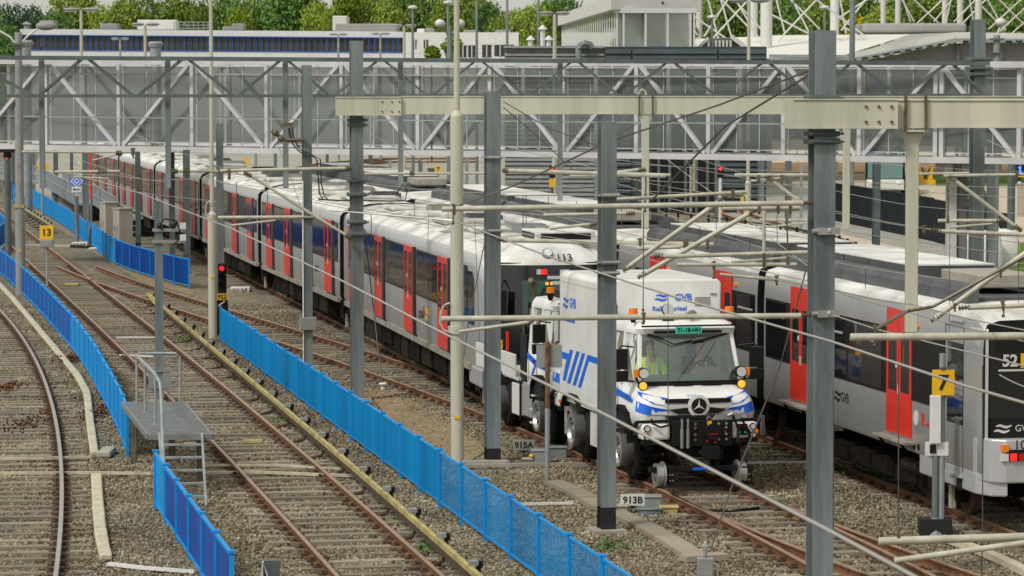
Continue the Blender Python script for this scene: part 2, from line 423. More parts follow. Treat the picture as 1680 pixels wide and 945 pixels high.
def track(label_note, center, ys, maxy_sleep, top='rail_top', sl=SLM, gauge=.7525, rails=(-1, 1), spacing=.70, sleepers=True):
    t = E('railway_track', kind='structure', loc=(center[0].x, center[0].y, 0)); t['label'] = label_note
    for s in rails:
        W(rail_mb(offset(center, s*gauge), top), 'rail', t, smooth=False)
    cl = MB('rust_dark')
    if sleepers:
        n = 0
        for p, d in resample([q for q in center if q.y >= ys], spacing, .3):
            if p.y > maxy_sleep: break
            a = math.atan2(d.y, d.x)-math.pi/2
            o = link('sleeper', sl, t, (p.x-t.location.x, p.y-t.location.y, rnd.uniform(-.012, .012)), (0, rnd.uniform(-.006, .006), a+rnd.uniform(-.012, .012)))
            o.scale = (1, rnd.uniform(.9, 1.08), 1)
            if p.y < 130:
                for s in rails:
                    clip_geo(cl, p+Vector((d.y, -d.x, 0))*s*gauge, d)
        if cl.f: tag(W(cl, 'rail_fastenings', t), kind='stuff')
    return t
ZR = .17
def gp(pts): return [G(x, y, ZR) for x, y in pts]
hw = Vector((.7525, 0, 0))
T1c = curve_fit([p-hw for p in gp([(93, 945), (97, 860), (97, 780), (95, 700), (78, 630), (43, 568), (0, 508)])], 3, 40, 125)
T2c = curve_fit([p-hw for p in gp([(723, 945), (560, 797), (433, 690), (363, 630), (267, 552), (213, 515), (143, 458), (80, 405), (43, 378)])]+[p+hw for p in gp([(553, 945), (427, 797), (347, 715), (273, 643), (143, 512), (63, 438)])], 3, 40, 200)
T3c = curve_fit([p+hw for p in gp([(1360, 945), (1320, 920), (1120, 817), (1060, 790), (973, 753), (893, 715), (793, 680), (740, 657), (660, 630), (560, 590), (405, 542), (347, 528), (253, 492), (187, 470)])]+[p-hw for p in gp([(560, 562), (493, 542), (343, 500), (200, 453)])], 4, 36, 128)
def sideM5(Y):     # left side of the 113 train
    P = [(-.30, 68), (-.67, 69.9), (-4.83, 92.8), (-8.54, 110.9), (-12.4, 130.5), (-16.2, 149), (-20.1, 168), (-26.3, 198)]
    for (xa, ya), (xb, yb) in zip(P, P[1:]):
        if Y <= yb: return xa+(xb-xa)*(Y-ya)/(yb-ya)
    return P[-1][0]
T4pts = [(sideM5(y)+1.48, y) for y in (74, 80, 86, 92.8, 101, 110.9, 120, 130.5, 149, 168, 190)]
x62 = [p for p in T3c if p.y <= 63][-1]
T4c = curve_fit([Vector((x, y, 0)) for x, y in T4pts]+[x62]*2+[[p for p in T3c if p.y <= 66][-1]+Vector((.12, 0, 0))], 4, 62.5, 198)
def sideM4(Y): return 17.81-.2*Y
T5c = [Vector((sideM4(y)+1.34, y, 0)) for y in np.arange(34, 175, 2.0)]
track('rusty track with one polished rail at the left edge beside the wrapped cable duct', T1c, 44, 112, 'rail_bright')
track('rusty straight track between the two blue fences with the yellow conductor rail', T2c, 44, 135)
track('rusty track curving from the left turnout to the rail trucks', T3c, 44, 118)
track('track under the long metro train with red doors', T4c, 64, 125)
track('track under the silver trains with red doors on the right', T5c, 46, 100)
# diverging route at the turnout in the lower right
T3b = []
for p in T3c:
    if p.y < 57.2: d = 57.2-p.y; T3b.append(p+Vector((.0068*d*d, 0, 0)))
track('rails of the turnout that branch right in front of the white truck', T3b, 44, 44, sleepers=False)
# short frog rails, where the left turnout splits
T2b = []
T6c = [Vector((x, y, 0)) for x, y in ((9.2, 232), (11.3, 197), (12.6, 172), (13.8, 151.7), (15.4, 130), (17.5, 110))]
track('distant rusty track behind the black railing on the right', T6c, 110, 165, spacing=.8)
for k, off_ in enumerate((0, 5.2)):
    Tf = [G(x, y+off_, ZR) for x, y in ((395, 300), (470, 283), (540, 270), (640, 262), (780, 262))]
    track(['nearer', 'farther'][k]+' of two rusty tracks beyond the white train roofs under the footbridge', Tf, 0, 0, sleepers=False)

# ballast stones
def stones():
    pts = []
    Ys = []; r_ = np.random.RandomState(3)
    n = 330000
    Yv = np.sqrt(r_.uniform(44.5**2, 108**2, n)); Xv = r_.uniform(-.162, .162, n)*Yv
    keep = r_.uniform(0, 1, n) < np.clip(1.35-Yv/150, .3, 1)
    # fewer stones where bare dirt shows
    dd = (Xv-(9.59-.193*Yv)); dirt = (dd > .3) & (dd < 2.6) & (Yv > 60) & (Yv < 92)
    keep &= ~(dirt & (r_.uniform(0, 1, n) < .72))
    Xv = Xv[keep]; Yv = Yv[keep]
    hump = np.zeros(len(Xv)); onsl = np.zeros(len(Xv), bool)
    for c in (T1c, T2c, T3c, T4c, T5c):
        cy = np.array([p.y for p in c]); cx = np.array([p.x for p in c])
        d = np.abs(Xv-np.interp(Yv, cy, cx)); ins = (Yv > cy[0]) & (Yv < cy[-1])
        hump = np.where(ins & (d < .62), .004+.022*np.clip(np.sin(Xv*2.3+Yv*.9)*np.sin(Yv*1.7-Xv*1.3)+.35*np.sin(Yv*5.1+Xv*3), -.4, 1), hump)
        hump = np.where(ins & (d > .95) & (d < 1.7), .014, hump)
        onsl |= ins & (np.abs(d-.7525) < .09)
    Xv = Xv[~onsl]; Yv = Yv[~onsl]; hump = hump[~onsl]
    rusty = np.zeros(len(Xv), bool)
    for c in (T1c, T2c, T3c, T4c, T5c, T3b):
        cy = np.array([p.y for p in c][::1]); cx = np.array([p.x for p in c]); o_ = np.argsort(cy); d = np.abs(Xv-np.interp(Yv, cy[o_], cx[o_])); ins = (Yv > cy.min()) & (Yv < cy.max())
        rusty |= ins & (np.abs(np.abs(d)-.7525) < .15+.35*r_.uniform(0, 1, len(Xv))**3*np.where(c is T3c or c is T3b, 1.6, .8))
    Z = hump+r_.uniform(-.012, .022, len(Xv))
    tx = -1.03+.1928*(47.6-Yv)+.95; rusty |= (np.abs(Xv-tx) < .45) & (Yv > 66) & (Yv < 90) & (r_.uniform(0, 1, len(Xv)) < .55*np.clip(np.sin(Yv*.9)+.4, 0, 1))
    for nm_, mn_, lb_, kp in (('ballast_stones', 'stone', 'loose brown and grey ballast stones spread between and around the tracks', ~rusty), ('rust_stained_stones', 'stone_rusty', 'dark rust stained ballast stones lying along the rails', rusty)):
        stone_scatter(nm_, mn_, lb_, Xv[kp], Yv[kp], Z[kp])
def stone_scatter(nm_, mn_, lb_, Xv, Yv, Z):
    me = bpy.data.meshes.new(nm_)
    me.vertices.add(len(Xv)); me.vertices.foreach_set('co', np.stack([Xv, Yv, Z], 1).ravel().astype('f'))
    me.materials.append(MATS[mn_]); me.update()
    o = link(nm_, me); tag(o, lb_, kind='stuff')
    ng = bpy.data.node_groups.new('scatter', 'GeometryNodeTree')
    ng.interface.new_socket('Geometry', in_out='INPUT', socket_type='NodeSocketGeometry')
    ng.interface.new_socket('Geometry', in_out='OUTPUT', socket_type='NodeSocketGeometry')
    N = ng.nodes; gi = N.new('NodeGroupInput'); go = N.new('NodeGroupOutput')
    ico = N.new('GeometryNodeMeshIcoSphere'); ico.inputs['Radius'].default_value = .030; ico.inputs['Subdivisions'].default_value = 1
    sm = N.new('GeometryNodeSetMaterial'); sm.inputs['Material'].default_value = MATS[mn_]
    iop = N.new('GeometryNodeInstanceOnPoints')
    rr = N.new('FunctionNodeRandomValue'); rr.data_type = 'FLOAT_VECTOR'; rr.inputs[0].default_value = (0, 0, 0); rr.inputs[1].default_value = (6.28, 6.28, 6.28)
    rs = N.new('FunctionNodeRandomValue'); rs.data_type = 'FLOAT_VECTOR'; rs.inputs[0].default_value = (.5, .6, .35); rs.inputs[1].default_value = (1.45, 1.2, .95); rs.inputs['Seed'].default_value = 5
    l = ng.links.new
    l(ico.outputs['Mesh'], sm.inputs[0]); l(gi.outputs[0], iop.inputs['Points']); l(sm.outputs[0], iop.inputs['Instance'])
    l(rr.outputs[0], iop.inputs['Rotation']); l(rs.outputs[0], iop.inputs['Scale']); l(iop.outputs[0], go.inputs[0])
    md = o.modifiers.new('scatter', 'NODES'); md.node_group = ng


stones()

# dirt, paths, yard surfaces
def gsheet(name, pix, m, z=.004): return sheet(name, [G(x, y) for x, y in pix], m, z)
gsheet('dirt_path', [(600, 640), (690, 640), (740, 690), (800, 740), (760, 765), (735, 760), (640, 690)], 'dirt', .02)
gsheet('sandy_strip', [(145, 385), (165, 400), (240, 450), (320, 478), (318, 486), (230, 462), (150, 412)], 'dirt', .012)
gsheet('sandy_strip', [(47, 348), (62, 345), (148, 398), (140, 402)], 'dirt', .012)
sheet('gravel_yard', [(-30, 205), (9, 205), (14, 150), (12.2, 128), (40, 128), (60, 420), (-60, 420)], 'light_gravel', .004)
gsheet('concrete_path', [(1330, 372), (1530, 418), (1680, 455), (1680, 470), (1530, 434), (1330, 392)], 'paving', .012)
gsheet('gravel_slope', [(1330, 355), (1530, 398), (1680, 430), (1680, 452), (1530, 417), (1330, 371)], 'light_gravel', .012)
sheet('paved_yard', [(22, 150), (60, 150), (120, 420), (16, 420)], 'paving', .008)
sheet('grass_verge', [(30, 232), (60, 232), (60, 262), (30, 262)], 'grass', .014)
gsheet('grass_verge', [(1655, 400), (1700, 396), (1700, 450), (1655, 446)], 'grass', .018)
sheet('earth_bank', [(18, 262), (100, 262), (110, 300), (14, 300)], 'earth', .012)
sheet('moss_patch', [G(1235, 797), G(1290, 783), G(1330, 790), G(1260, 812)], 'dirt', .006)

# ------------------------------------------------------------------ cable ducts, pipes on the ground
def duct(label, pix, w_, h_, m='canvas', name='cable_duct', pieces=None, z=0.0):
    pl = [G(x, y) for x, y in pix]
    root = E(name, label, 'cable duct', pl[0])
    seg = resample(pl, pieces or 100, 0)
    if pieces:
        for (a, _), (b, _) in zip(seg, seg[1:]):
            d = (b-a).normalized(); mb = MB(m)
            mb.bar(a+d*.012+Vector((0, 0, z+h_/2+.02)), b-d*.012+Vector((0, 0, z+h_/2+.02+rnd.uniform(-.008, .008))), w_*rnd.uniform(.97, 1.03), h_)
            W(mb, 'duct_section', root, bevel=.03 if m == 'canvas' else 0)
    else:
        for a, b in zip(pl, pl[1:]):
            mb = MB(m); mb.bar(a+Vector((0, 0, z+h_/2+.03)), b+Vector((0, 0, z+h_/2+.03)), w_, h_); W(mb, 'duct_section', root)
    return root
duct('beige wrapped cable duct winding past the left track down to the white cross pipe', [(-12, 458), (20, 492), (60, 540), (103, 592), (128, 622), (143, 650), (148, 700), (157, 764)], .17, .10, pieces=1.6)
duct('beige wrapped cable duct segment below the white cross pipe at lower left', [(158, 787), (161, 840), (166, 890), (176, 930)], .20, .11, pieces=1.5)
duct('thin pale cable pipe leading right from the lower end of the wrapped duct', [(178, 931), (240, 938), (320, 944)], .07, .05, 'white_paint')
duct('upper white cable pipe crossing the left track', [(-20, 760), (75, 759), (150, 757)], .06, .05, 'canvas', z=.03)
duct('lower white cable pipe crossing both left tracks', [(-20, 784), (150, 783), (248, 784)], .07, .05, 'canvas', z=.03)
duct('white cable pipe crossing the middle track behind the ladder', [(335, 783), (420, 782), (520, 786), (610, 789)], .07, .05, 'canvas', z=.03)
duct('faint white pipe crossing the middle track just above the other pipe', [(335, 770), (450, 770), (560, 776)], .05, .04, 'canvas', z=.03)
duct('white concrete edging beyond the blue fence beside the light pole', [(757, 770), (900, 767), (978, 766)], .08, .06, 'concrete')
duct('short pale duct cover at the foot of the dark based mast', [(758, 764), (830, 764)], .22, .07, 'concrete')
duct('white pipe on the gravel right of the second rail truck wheels', [(1225, 764), (1325, 763)], .06, .05, 'white_paint')
duct('thin white pipe crossing the middle track near its bend', [(190, 558), (255, 558)], .05, .04, 'white_paint', z=.03)
duct('thin white pipe near the signal across the middle track', [(196, 588), (252, 590)], .05, .04, 'white_paint', z=.04)
duct('short white cable pipe on the gravel near the fence', [(850, 832), (940, 830)], .06, .04, 'white_paint')
duct('pale concrete cable trough running into the lower right corner', [(1557, 893), (1610, 912), (1650, 930), (1700, 955)], .16, .10, 'canvas')
duct('row of concrete trough covers from the rusty post to the last cover at the anchor', [(908, 796), (945, 812), (990, 838), (1045, 862), (1100, 892), (1150, 925)], .36, .07, 'slab', 'cable_trough', pieces=1.25)
duct('sawn concrete cover lying across the end of the trough row', [(1120, 924), (1190, 920)], .30, .09, 'slab', 'trough_cover')
mb = MB('beige_box'); c = G(175, 748); mb.box(c.x-.13, c.x+.13, c.y-.5, c.y+.5, .02, .14)
one(mb, 'cable_pad', 'square beige cable junction pad beside the wrapped duct at left', 'junction pad', c, bevel=.03)
mb = MB('third_rail'); c = G(415, 730); mb.box(c.x-.2, c.x+.2, c.y-.12, c.y+.12, .04, .11)
one(mb, 'timber_block', 'small yellow block lying between the rails of the middle track', 'block', c, bevel=.01)
c = G(118, 470); mb = MB('third_rail'); mb.box(c.x-.25, c.x+.25, c.y-.2, c.y+.2, .04, .11)
one(mb, 'timber_block', 'small yellowish block between the rails near the left turnout frog', 'block', c, bevel=.01)

# ------------------------------------------------------------------ blue fences
def slat_panel(a, b, z0, z1, m, edge):    # bars joined: each under 4 pixels wide
    mb = MB(m); d = (b-a); L_ = d.length; d.normalize(); n = int(L_/.095)
    for i in range(n):
        p = a+d*((i+.5)*L_/n); mb.bar(p+Vector((0, 0, z0)), p+Vector((0, 0, z1)), (.024 if p.y > 56.5 else .0055), .043, up=d)
    mb.cur(edge)
    mb.bar(a+Vector((0, 0, z1)), b+Vector((0, 0, z1)), .035, .035); mb.bar(a+Vector((0, 0, z0)), b+Vector((0, 0, z0)), .03, .03)
    return mb
def solid_panel(a, b, z0, z1, m, edge):
    mb = MB(m); d = (b-a); L_ = d.length; n = 1; r_ = Vector((d.y, -d.x, 0)).normalized()
    for i in range(n):      # folded sheet: shallow ribs
        p, q = a.lerp(b, i/n), a.lerp(b, (i+1)/n); o = r_*(.006 if i % 2 else -.006)
        mb.bar(p+o+Vector((0, 0, (z0+z1)/2)), q+o+Vector((0, 0, (z0+z1)/2)), .012, z1-z0)
    mb.cur(edge)
    mb.bar(a+Vector((0, 0, z1)), b+Vector((0, 0, z1)), .05, .045); mb.bar(a+Vector((0, 0, z0)), b+Vector((0, 0, z0)), .04, .04)
    return mb
def fence(label, pl, h, sp, kind, m, edge='blue_fence_edge', z0=.13):
    root = E('blue_fence', label, 'fence', pl[0], group='blue fences between the tracks')
    st = [p for p, _ in resample(pl, sp, 0)]
    pm = MB(edge); pm.box(-.03, .03, -.03, .03, 0, h+.03); pm.box(-.05, .05, -.05, .05, h+.03, h+.06)
    pmesh = pm.mesh('post')
    for i, p in enumerate(st):
        link('post', pmesh, root, p-root.location, (0, 0, math.atan(.19)))
        if i+1 < len(st):
            k = kind(i) if callable(kind) else kind
            mm = m(i) if callable(m) else m
            W((slat_panel if k == 'slat' else solid_panel)(p, st[i+1], z0, h, mm, edge), 'fence_panel', root)
    return root
FH = .98
fence('long bright blue fence from the red signal to the bottom of the picture', [Vector((9.59-.193*y, y, 0)) for y in np.arange(92, 37, -2.0)], FH, 2.15, 'slat', 'blue_fence')
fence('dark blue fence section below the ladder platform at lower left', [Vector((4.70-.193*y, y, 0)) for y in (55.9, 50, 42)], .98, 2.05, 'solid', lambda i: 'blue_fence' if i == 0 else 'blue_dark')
LF = [Vector((-27.3, 172, 0)), Vector((-23.0, 150, 0))]+[G(x, y) for x, y in ((-30, 430), (10, 460), (38, 486), (75, 525), (120, 578), (150, 622), (172, 665), (192, 705), (207, 742), (211, 757))]
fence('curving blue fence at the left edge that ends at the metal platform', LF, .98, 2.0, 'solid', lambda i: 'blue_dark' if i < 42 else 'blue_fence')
MF1 = [G(x, y) for x, y in ((55, 340), (80, 356), (110, 376), (147, 405))]
fence('bright blue fence behind the yellow 13 sign', MF1, 1.0, 2.1, 'solid', 'blue_fence')
MF0 = [G(x, y) for x, y in ((22, 331), (30, 336))]
fence('tiny far piece of blue fence at the left behind the tall grey pole', MF0, 1.0, 1.2, 'solid', 'blue_fence')
MF2 = [G(x, y) for x, y in ((151, 405), (170, 423), (190, 436), (213, 446), (250, 458), (285, 468), (334, 480))]
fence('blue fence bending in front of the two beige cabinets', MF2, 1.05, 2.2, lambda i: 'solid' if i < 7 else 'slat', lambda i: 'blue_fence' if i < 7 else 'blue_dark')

# ------------------------------------------------------------------ conductor rail
def third_rail(label, pl, br, z=.42):
    root = E('conductor_rail', label, 'conductor rail', pl[0])
    up = Vector((0, 0, z)); mb = MB('third_rail')
    pts = [p+up for p in pl]
    for a, b in zip(pts, pts[1:]): mb.bar(a, b, .075, .08)
    W(mb, 'protective_cover', root)
    mb = MB('rust_dark')
    for a, b in zip(pts, pts[1:]): mb.bar(a-Vector((.02, 0, .09)), b-Vector((.02, 0, .09)), .05, .06)
    W(mb, 'contact_bar', root)
    for p, d in resample(pts, br, .8):
        r_ = Vector((d.y, -d.x, 0)); r_ = r_ if r_.x > 0 else -r_
        mb = MB('grey_box'); mb.bar(p+r_*.0+Vector((0, 0, .075)), p+r_*.13+Vector((0, 0, .075)), .16, .06)
        mb.cur('black'); mb.bar(p+r_*.16, p+r_*.16+Vector((0, 0, .1)), .09, .09)
        mb.cur('rust_dark')
        q = [p+r_*.14+Vector((0, 0, 0)), p+r_*.15+Vector((0, 0, -.2)), p+r_*.06+Vector((0, -.1, -.33)), p-r_*.18+Vector((0, -.2, -.39)), p-r_*.42+Vector((0, -.15, -.40))]
        mb.tube(q, .035, 6)
        W(mb, 'support_bracket', root)
    return root
TRL = [G(x, y, .42) for x, y in ((243, 482), (300, 532), (357, 578), (420, 630), (500, 700), (573, 763), (690, 860), (768, 930), (820, 978))]
TRL = [Vector((p.x, p.y, 0)) for p in curve_fit(TRL, 3, TRL[-1].y, TRL[0].y, 2.0)]
third_rail('long yellow covered conductor rail beside the bright blue fence', TRL[::-1], 2.9)
TR2 = [Vector((p.x, p.y, 0)) for p in [G(x, y, .42) for x, y in ((36, 340), (55, 352), (84, 370))]]
third_rail('short far conductor rail with dark brackets at upper left', TR2, 2.6)
mb = MB('third_rail'); a, b = G(243, 482, .38), G(262, 505, .38); mb.bar(a, b, .16, .03); 
for q, r_ in ((a, b),): pass
one(mb, 'ramp_plate', 'pale yellow end ramp at the far tip of the conductor rail', 'end ramp', G(250, 495))
# ------------------------------------------------------------------ trains: shared pieces
def loft_body(profs, ys, mats_of):     # profs: list of profiles (x,z), front to back
    mb = MB('silver'); n = len(profs[0]); b = 0
    for p, y in zip(profs, ys): mb.v += [(q[0], y + (q[2] if len(q) > 2 else 0), q[1]) for q in p]
    for i in range(len(profs)-1):
        for j in range(n-1):
            mb.cur(mats_of(j)); mb.face((i*n+j, (i+1)*n+j, (i+1)*n+j+1, i*n+j+1))
    mb.cur('black'); mb.face(tuple(range(n))); mb.face(tuple((len(profs)-1)*n+j for j in range(n))[::-1])
    return mb
def tilt(mb, xb, xt, y0, y1, z0, z1):      # pane leaning in slightly at the top
    mb.add([(xb, y0, z0), (xb, y1, z0), (xt, y1, z1), (xt, y0, z1), (0, y0, z0), (0, y1, z0), (0, y1, z1), (0, y0, z1)], [(0, 3, 2, 1), (4, 5, 6, 7), (0, 1, 5, 4), (3, 7, 6, 2), (0, 4, 7, 3), (1, 2, 6, 5)])
def door_mesh(wd, z0, z1, gz0, gz1, red, frame='red', round_=False):
    mb = MB(red); x = 0; t = -.022
    lw = wd/2
    for k in (-1, 1):
        a, b = (-lw, -.012) if k < 0 else (.012, lw)
        mb.cur(red)
        mb.box(t, 0, a, b, z0, gz0); mb.box(t, 0, a, b, gz1, z1)
        e = .095 if round_ else .06
        mb.box(t, 0, a, a+e, gz0, gz1); mb.box(t, 0, b-e, b, gz0, gz1)
        mb.cur('dark_glass'); tilt(mb, t+.006, t+.011, a+e, b-e, gz0, gz1)
    mb.cur('black'); mb.box(-.012, 0, -.012, .012, z0, z1)
    mb.cur('reflect'); mb.box(t-.004, t, -.045, -.02, (z0+gz1)/2-.18, (z0+gz1)/2); mb.box(t-.004, t, .02, .045, (z0+gz1)/2-.18, (z0+gz1)/2)
    mb.cur('number_grey'); mb.disc((t-.003, .12, gz0+.45), (1, 0, 0), .055, .004, 12)
    return mb.mesh('door')
def bogie_mesh(g=.7525):
    mb = MB('under'); 
    for y in (-.95, .95):
        for s in (-1, 1):
            mb.cur('rust_dark'); mb.disc((s*g, y, .37), (1, 0, 0), .37, .13, 18); mb.cur('under_brown'); mb.disc((s*(g+.10), y, .37), (1, 0, 0), .17, .14, 10)
            mb.cur('under'); mb.box(s*(g+.12), s*(g+.3), y-.16, y+.16, .25, .55)
        mb.tube([(-g, y, .37), (g, y, .37)], .08, 8)
    for s in (-1, 1):
        mb.cur('under_brown'); mb.box(s*(g+.14), s*(g+.28), -1.2, 1.2, .42, .60); mb.box(s*(g+.1), s*(g+.32), -.35, .35, .3, .8)
        mb.cur('beige_box'); mb.box(s*(g+.28), s*(g+.36), -1.02, -.88, .12, .5)
        mb.cur('under'); mb.tube([(s*(g+.32), .5, .5), (s*(g+.36), .9, .3), (s*(g+.34), 1.3, .55)], .03, 6)
    mb.box(-.7, .7, -.3, .3, .35, .75)
    return mb.mesh('bogie')
BOG = bogie_mesh()
def logo_waves(parent, x, y, z, w_, m, rot, name='wave_logo', n=2):
    mb = MB(m); s_ = w_
    for k in range(n):
        zz = -k*s_*.30; K = 10; top = []; bot = []
        for i in range(K+1):
            u = i/K; xx = u*s_ - (k*.12*s_); yy = zz + math.sin((u*1.15)*2*math.pi)*s_*.055
            th = s_*.085*(1-.5*abs(2*u-1)**2)
            top.append((xx, yy+th)); bot.append((xx, yy-th))
        vs = [(p[0], p[1], 0) for p in top]+[(p[0], p[1], 0) for p in bot]
        vs += [(v[0], v[1], .003) for v in vs[:]]
        N = K+1; fs = []
        for i in range(K):
            fs.append((2*N+i, 3*N+i, 3*N+i+1, 2*N+i+1))
        mb.add(vs, fs)
    return Lc(mb, name, parent, loc=(x, y, z), rot=rot)
SIDE = (math.pi/2, 0, -math.pi/2)      # text on the left flank: reads towards the front (-Y), faces -X
FRONT = (math.pi/2, 0, 0)              # text on a front: faces -Y

# ------------------------------------------------------------------ the long metro train 113 (six carriages)
M5H = [(-1.40, .98), (-1.475, 1.10), (-1.48, 1.95), (-1.48, 3.17), (-1.465, 3.36), (-1.40, 3.44), (-1.10, 3.60), (-.6, 3.70), (0, 3.73)]
M5P = M5H+[(-x, z) for x, z in M5H[-2::-1]]
def m5m(j):
    j = j if j < 8 else 15-j
    return ['silver', 'silver', 'silver', 'silver_light', 'silver_light', 'roof_bright', 'roof_white', 'roof_white'][j]
door5 = {r: door_mesh(1.45, 1.08, 3.16, 1.98, 3.02, r) for r in ('red', 'red_side')}
def window_mesh(w_, z0, z1, bars=0, name='window', vent=False):
    mb = MB('black'); mb.box(-.012, 0, -w_/2, w_/2, z0, z1)
    mb.cur('dark_glass'); tilt(mb, -.022, -.015, -w_/2+.04, w_/2-.04, z0+.04, z1-.04)
    if vent:
        mb.cur('silver_light'); mb.box(-.028, -.014, -w_/2+.25, w_/2-.3, z1-.36, z1-.32)
    return mb.mesh(name)
tr = E('metro_train', 'very long metro train with red doors and 113 on its cab, behind the rail trucks', 'metro train', (-1.0+1.48, 69.0, ZR))
tr.location = (0, 0, 0)
def m5_center(Y):
    return Vector((sideM5(Y)+1.50, Y, ZR))
joints = [70.6, 92.8, 110.9, 130.2, 149.0, 167.8, 190.5]
win_mesh = {}
for i in range(6):
    a, b = m5_center(joints[i]+(0 if i == 0 else .42)), m5_center(joints[i+1]-.42)
    L_ = (b-a).length; ang = math.atan2(-(b.x-a.x), b.y-a.y)
    if i == 0:
        def shr(k, dz): return [(x*k, (z if z < 1.5 else z-dz*((z-1.2)/2.5))) for x, z in M5P]
        profs = [shr(.93, .50), shr(.985, .22), M5P, M5P]; ys = [-.50, -.15, .5, L_]
        mb = loft_body(profs, ys, m5m)
    else:
        mb = loft_body([M5P, M5P], [0, L_], m5m)
    car = Lc(mb, 'carriage', tr, smooth=True, loc=a, rot=(0, 0, ang))
    nd = 4; pitch = L_/nd if i else 5.25
    y0 = pitch/2 if i else 4.7
    ds = [y0+k*pitch for k in range(nd)] if i else [4.55, 9.85, 15.1, 20.3]
    wl = round(pitch-1.45-.50-.06, 2)
    if wl not in win_mesh: win_mesh[wl] = window_mesh(wl, 2.05, 3.14)
    strip = MB('black'); panels = MB('silver')
    for k, y in enumerate(ds):
        link('door', door5['red' if i < 2 else 'red_side'], car, (-1.482, y, 0))
        mbs = MB('black'); mbs.box(-1.50, -1.478, y-.725-.46, y-.73, 1.05, 3.18); Lc(mbs, 'door_pillar', car)
        nxt = y+.725+.02
        if k < nd-1 or i == 0 and k < 3:
            link('window', win_mesh[wl], car, (-1.482, nxt+wl/2, 0))
    ends = [(.35, ds[0]-.725-.32), (ds[-1]+.75, L_-.3)] if i else [(1.2, ds[0]-.725-.34)]
    for e0, e1 in ends:
        if e1-e0 > .5: Lc(MB('x' if 0 else 'black').box(-1.493, -1.478, e0, e1, 2.05, 3.14).cur('dark_glass').box(-1.498, -1.49, e0+.05, e1-.05, 2.1, 3.1), 'end_window', car)
    # seams, sole bar, underframe boxes
    s = MB('step_grey'); s.box(-1.50, -1.40, .4 if i else .9, L_-.1, .90, 1.03); Lc(s, 'sole_bar', car)
    y = 3.6 if i == 0 else 3.4
    while y < L_-3.6:
        ll = rnd.uniform(.9, 1.9)
        u = MB(rnd.choice(['under', 'under_brown', 'under'])); u.box(-1.36, 1.2, y, y+ll, rnd.uniform(.28, .42), .93)
        Lc(u, 'equipment_box', car, bevel=.02); y += ll+rnd.uniform(.12, .45)
    for yb in (2.3, L_-2.2): link('bogie', BOG, car, (0, yb, 0))
    for yb in np.arange(3 if i else 4.5, L_-2, 4.4):     # low roof vents
        r_ = MB('roof_white'); r_.box(-.75, .75, yb, yb+2.0, 3.70, 3.80); Lc(r_, 'roof_unit', car, bevel=.04)
    if i < 4:
        for q in range(3):
            r_ = MB(['grey_box', 'roof_dark', 'step_grey'][(q+i) % 3]); yq = L_*(.2+.27*q)+i*.4; r_.box(.1, .95, yq, yq+.9, 3.72, 3.86)
            for u in range(4): r_.box(.15, .9, yq+.1+u*.2, yq+.18+u*.2, 3.86, 3.90)
            Lc(r_, 'roof_grille', car)
    if i == 2:
        r_ = MB('roof_dark'); r_.box(-.3, .7, 6, 9, 3.8, 3.86)
        for q in range(6): r_.box(-.3, .7, 6+q*.5, 6.2+q*.5, 3.86, 3.95)
        Lc(r_, 'roof_grille', car)
    for yj in (0, L_):
        if i == 0 and yj == 0: continue
        g = MB('silver_light'); g.box(-1.47, 1.47, yj-.06 if yj else 0, yj if yj else .06, 3.30, 3.66); 
    if i < 5:
        g = MB('rubber')
        for q in range(7): g.box(-1.36+(.05 if q % 2 else 0), 1.30, L_+.02+q*.12, L_+.11+q*.12, 1.0, 3.52)
        g.box(-1.25, 1.25, L_, L_+.84, 3.4, 3.60); Lc(g, 'gangway', car)
    if i < 2:
        yy = ds[1]-2.5 if i == 0 else ds[2]-2.4
        text('GVB', .26, (-1.484, ds[1]-2.15, 1.62), SIDE, 'ink', car)
        logo_waves(car, -1.484, ds[1]-1.60, 1.66, .34, 'ink', SIDE)
    if i == 0:
        mb = MB('red_lens'); mb.disc((-1.485, ds[0]+2.9, 1.72), (1, 0, 0), .13, .006, 14)
        mb.cur('sign_yellow'); mb.box(-1.488, -1.482, ds[0]+2.0, ds[0]+2.65, 1.70, 1.82); mb.box(-1.488, -1.482, ds[0]+2.2, ds[0]+2.65, 1.55, 1.64)
        Lc(mb, 'side_emblem', car)
        text('R-net', .2, (-1.486, ds[0]+2.2, 1.45), SIDE, 'ink', car)
        # cab nose
        f = MB('black_gloss')
        K = 9; rows = []
        def nose(hw_, yc, dep, zz, n=17): return [(hw_*u, yc+dep*abs(u)**3.2, zz) for u in [math.sin((-1+2*q/(n-1))*1.45)/math.sin(1.45) for q in range(n)]]
        rows = [nose(1.38, -1.22, .68, .98), nose(1.41, -1.27, .72, 1.6), nose(1.41, -1.22, .70, 2.3), nose(1.39, -1.14, .66, 2.95), nose(1.36, -1.06, .64, 3.32)]
        f.loft(rows, cap=False, closed=False)
        Lc(f, 'cab_front_mask', car, smooth=True)
        f = MB('cab_green'); rows2 = [[(x*.90, y_-.03, z_) for x, y_, z_ in r_] for r_ in rows[1:4]]; f.loft(rows2, cap=False, closed=False)
        Lc(f, 'windshield', car, smooth=True)
        f = MB('roof_bright'); f.loft([nose(1.37, -1.09, .66, 3.27), nose(1.29, -1.07, .70, 3.33), nose(1.10, -.98, .74, 3.43), nose(.92, -.80, .66, 3.53), nose(.78, -.5, .5, 3.62), nose(.70, -.1, .3, 3.69), nose(.6, .6, .05, 3.74)], cap=False, closed=False)
        Lc(f, 'cab_roof_cowl', car, smooth=True)
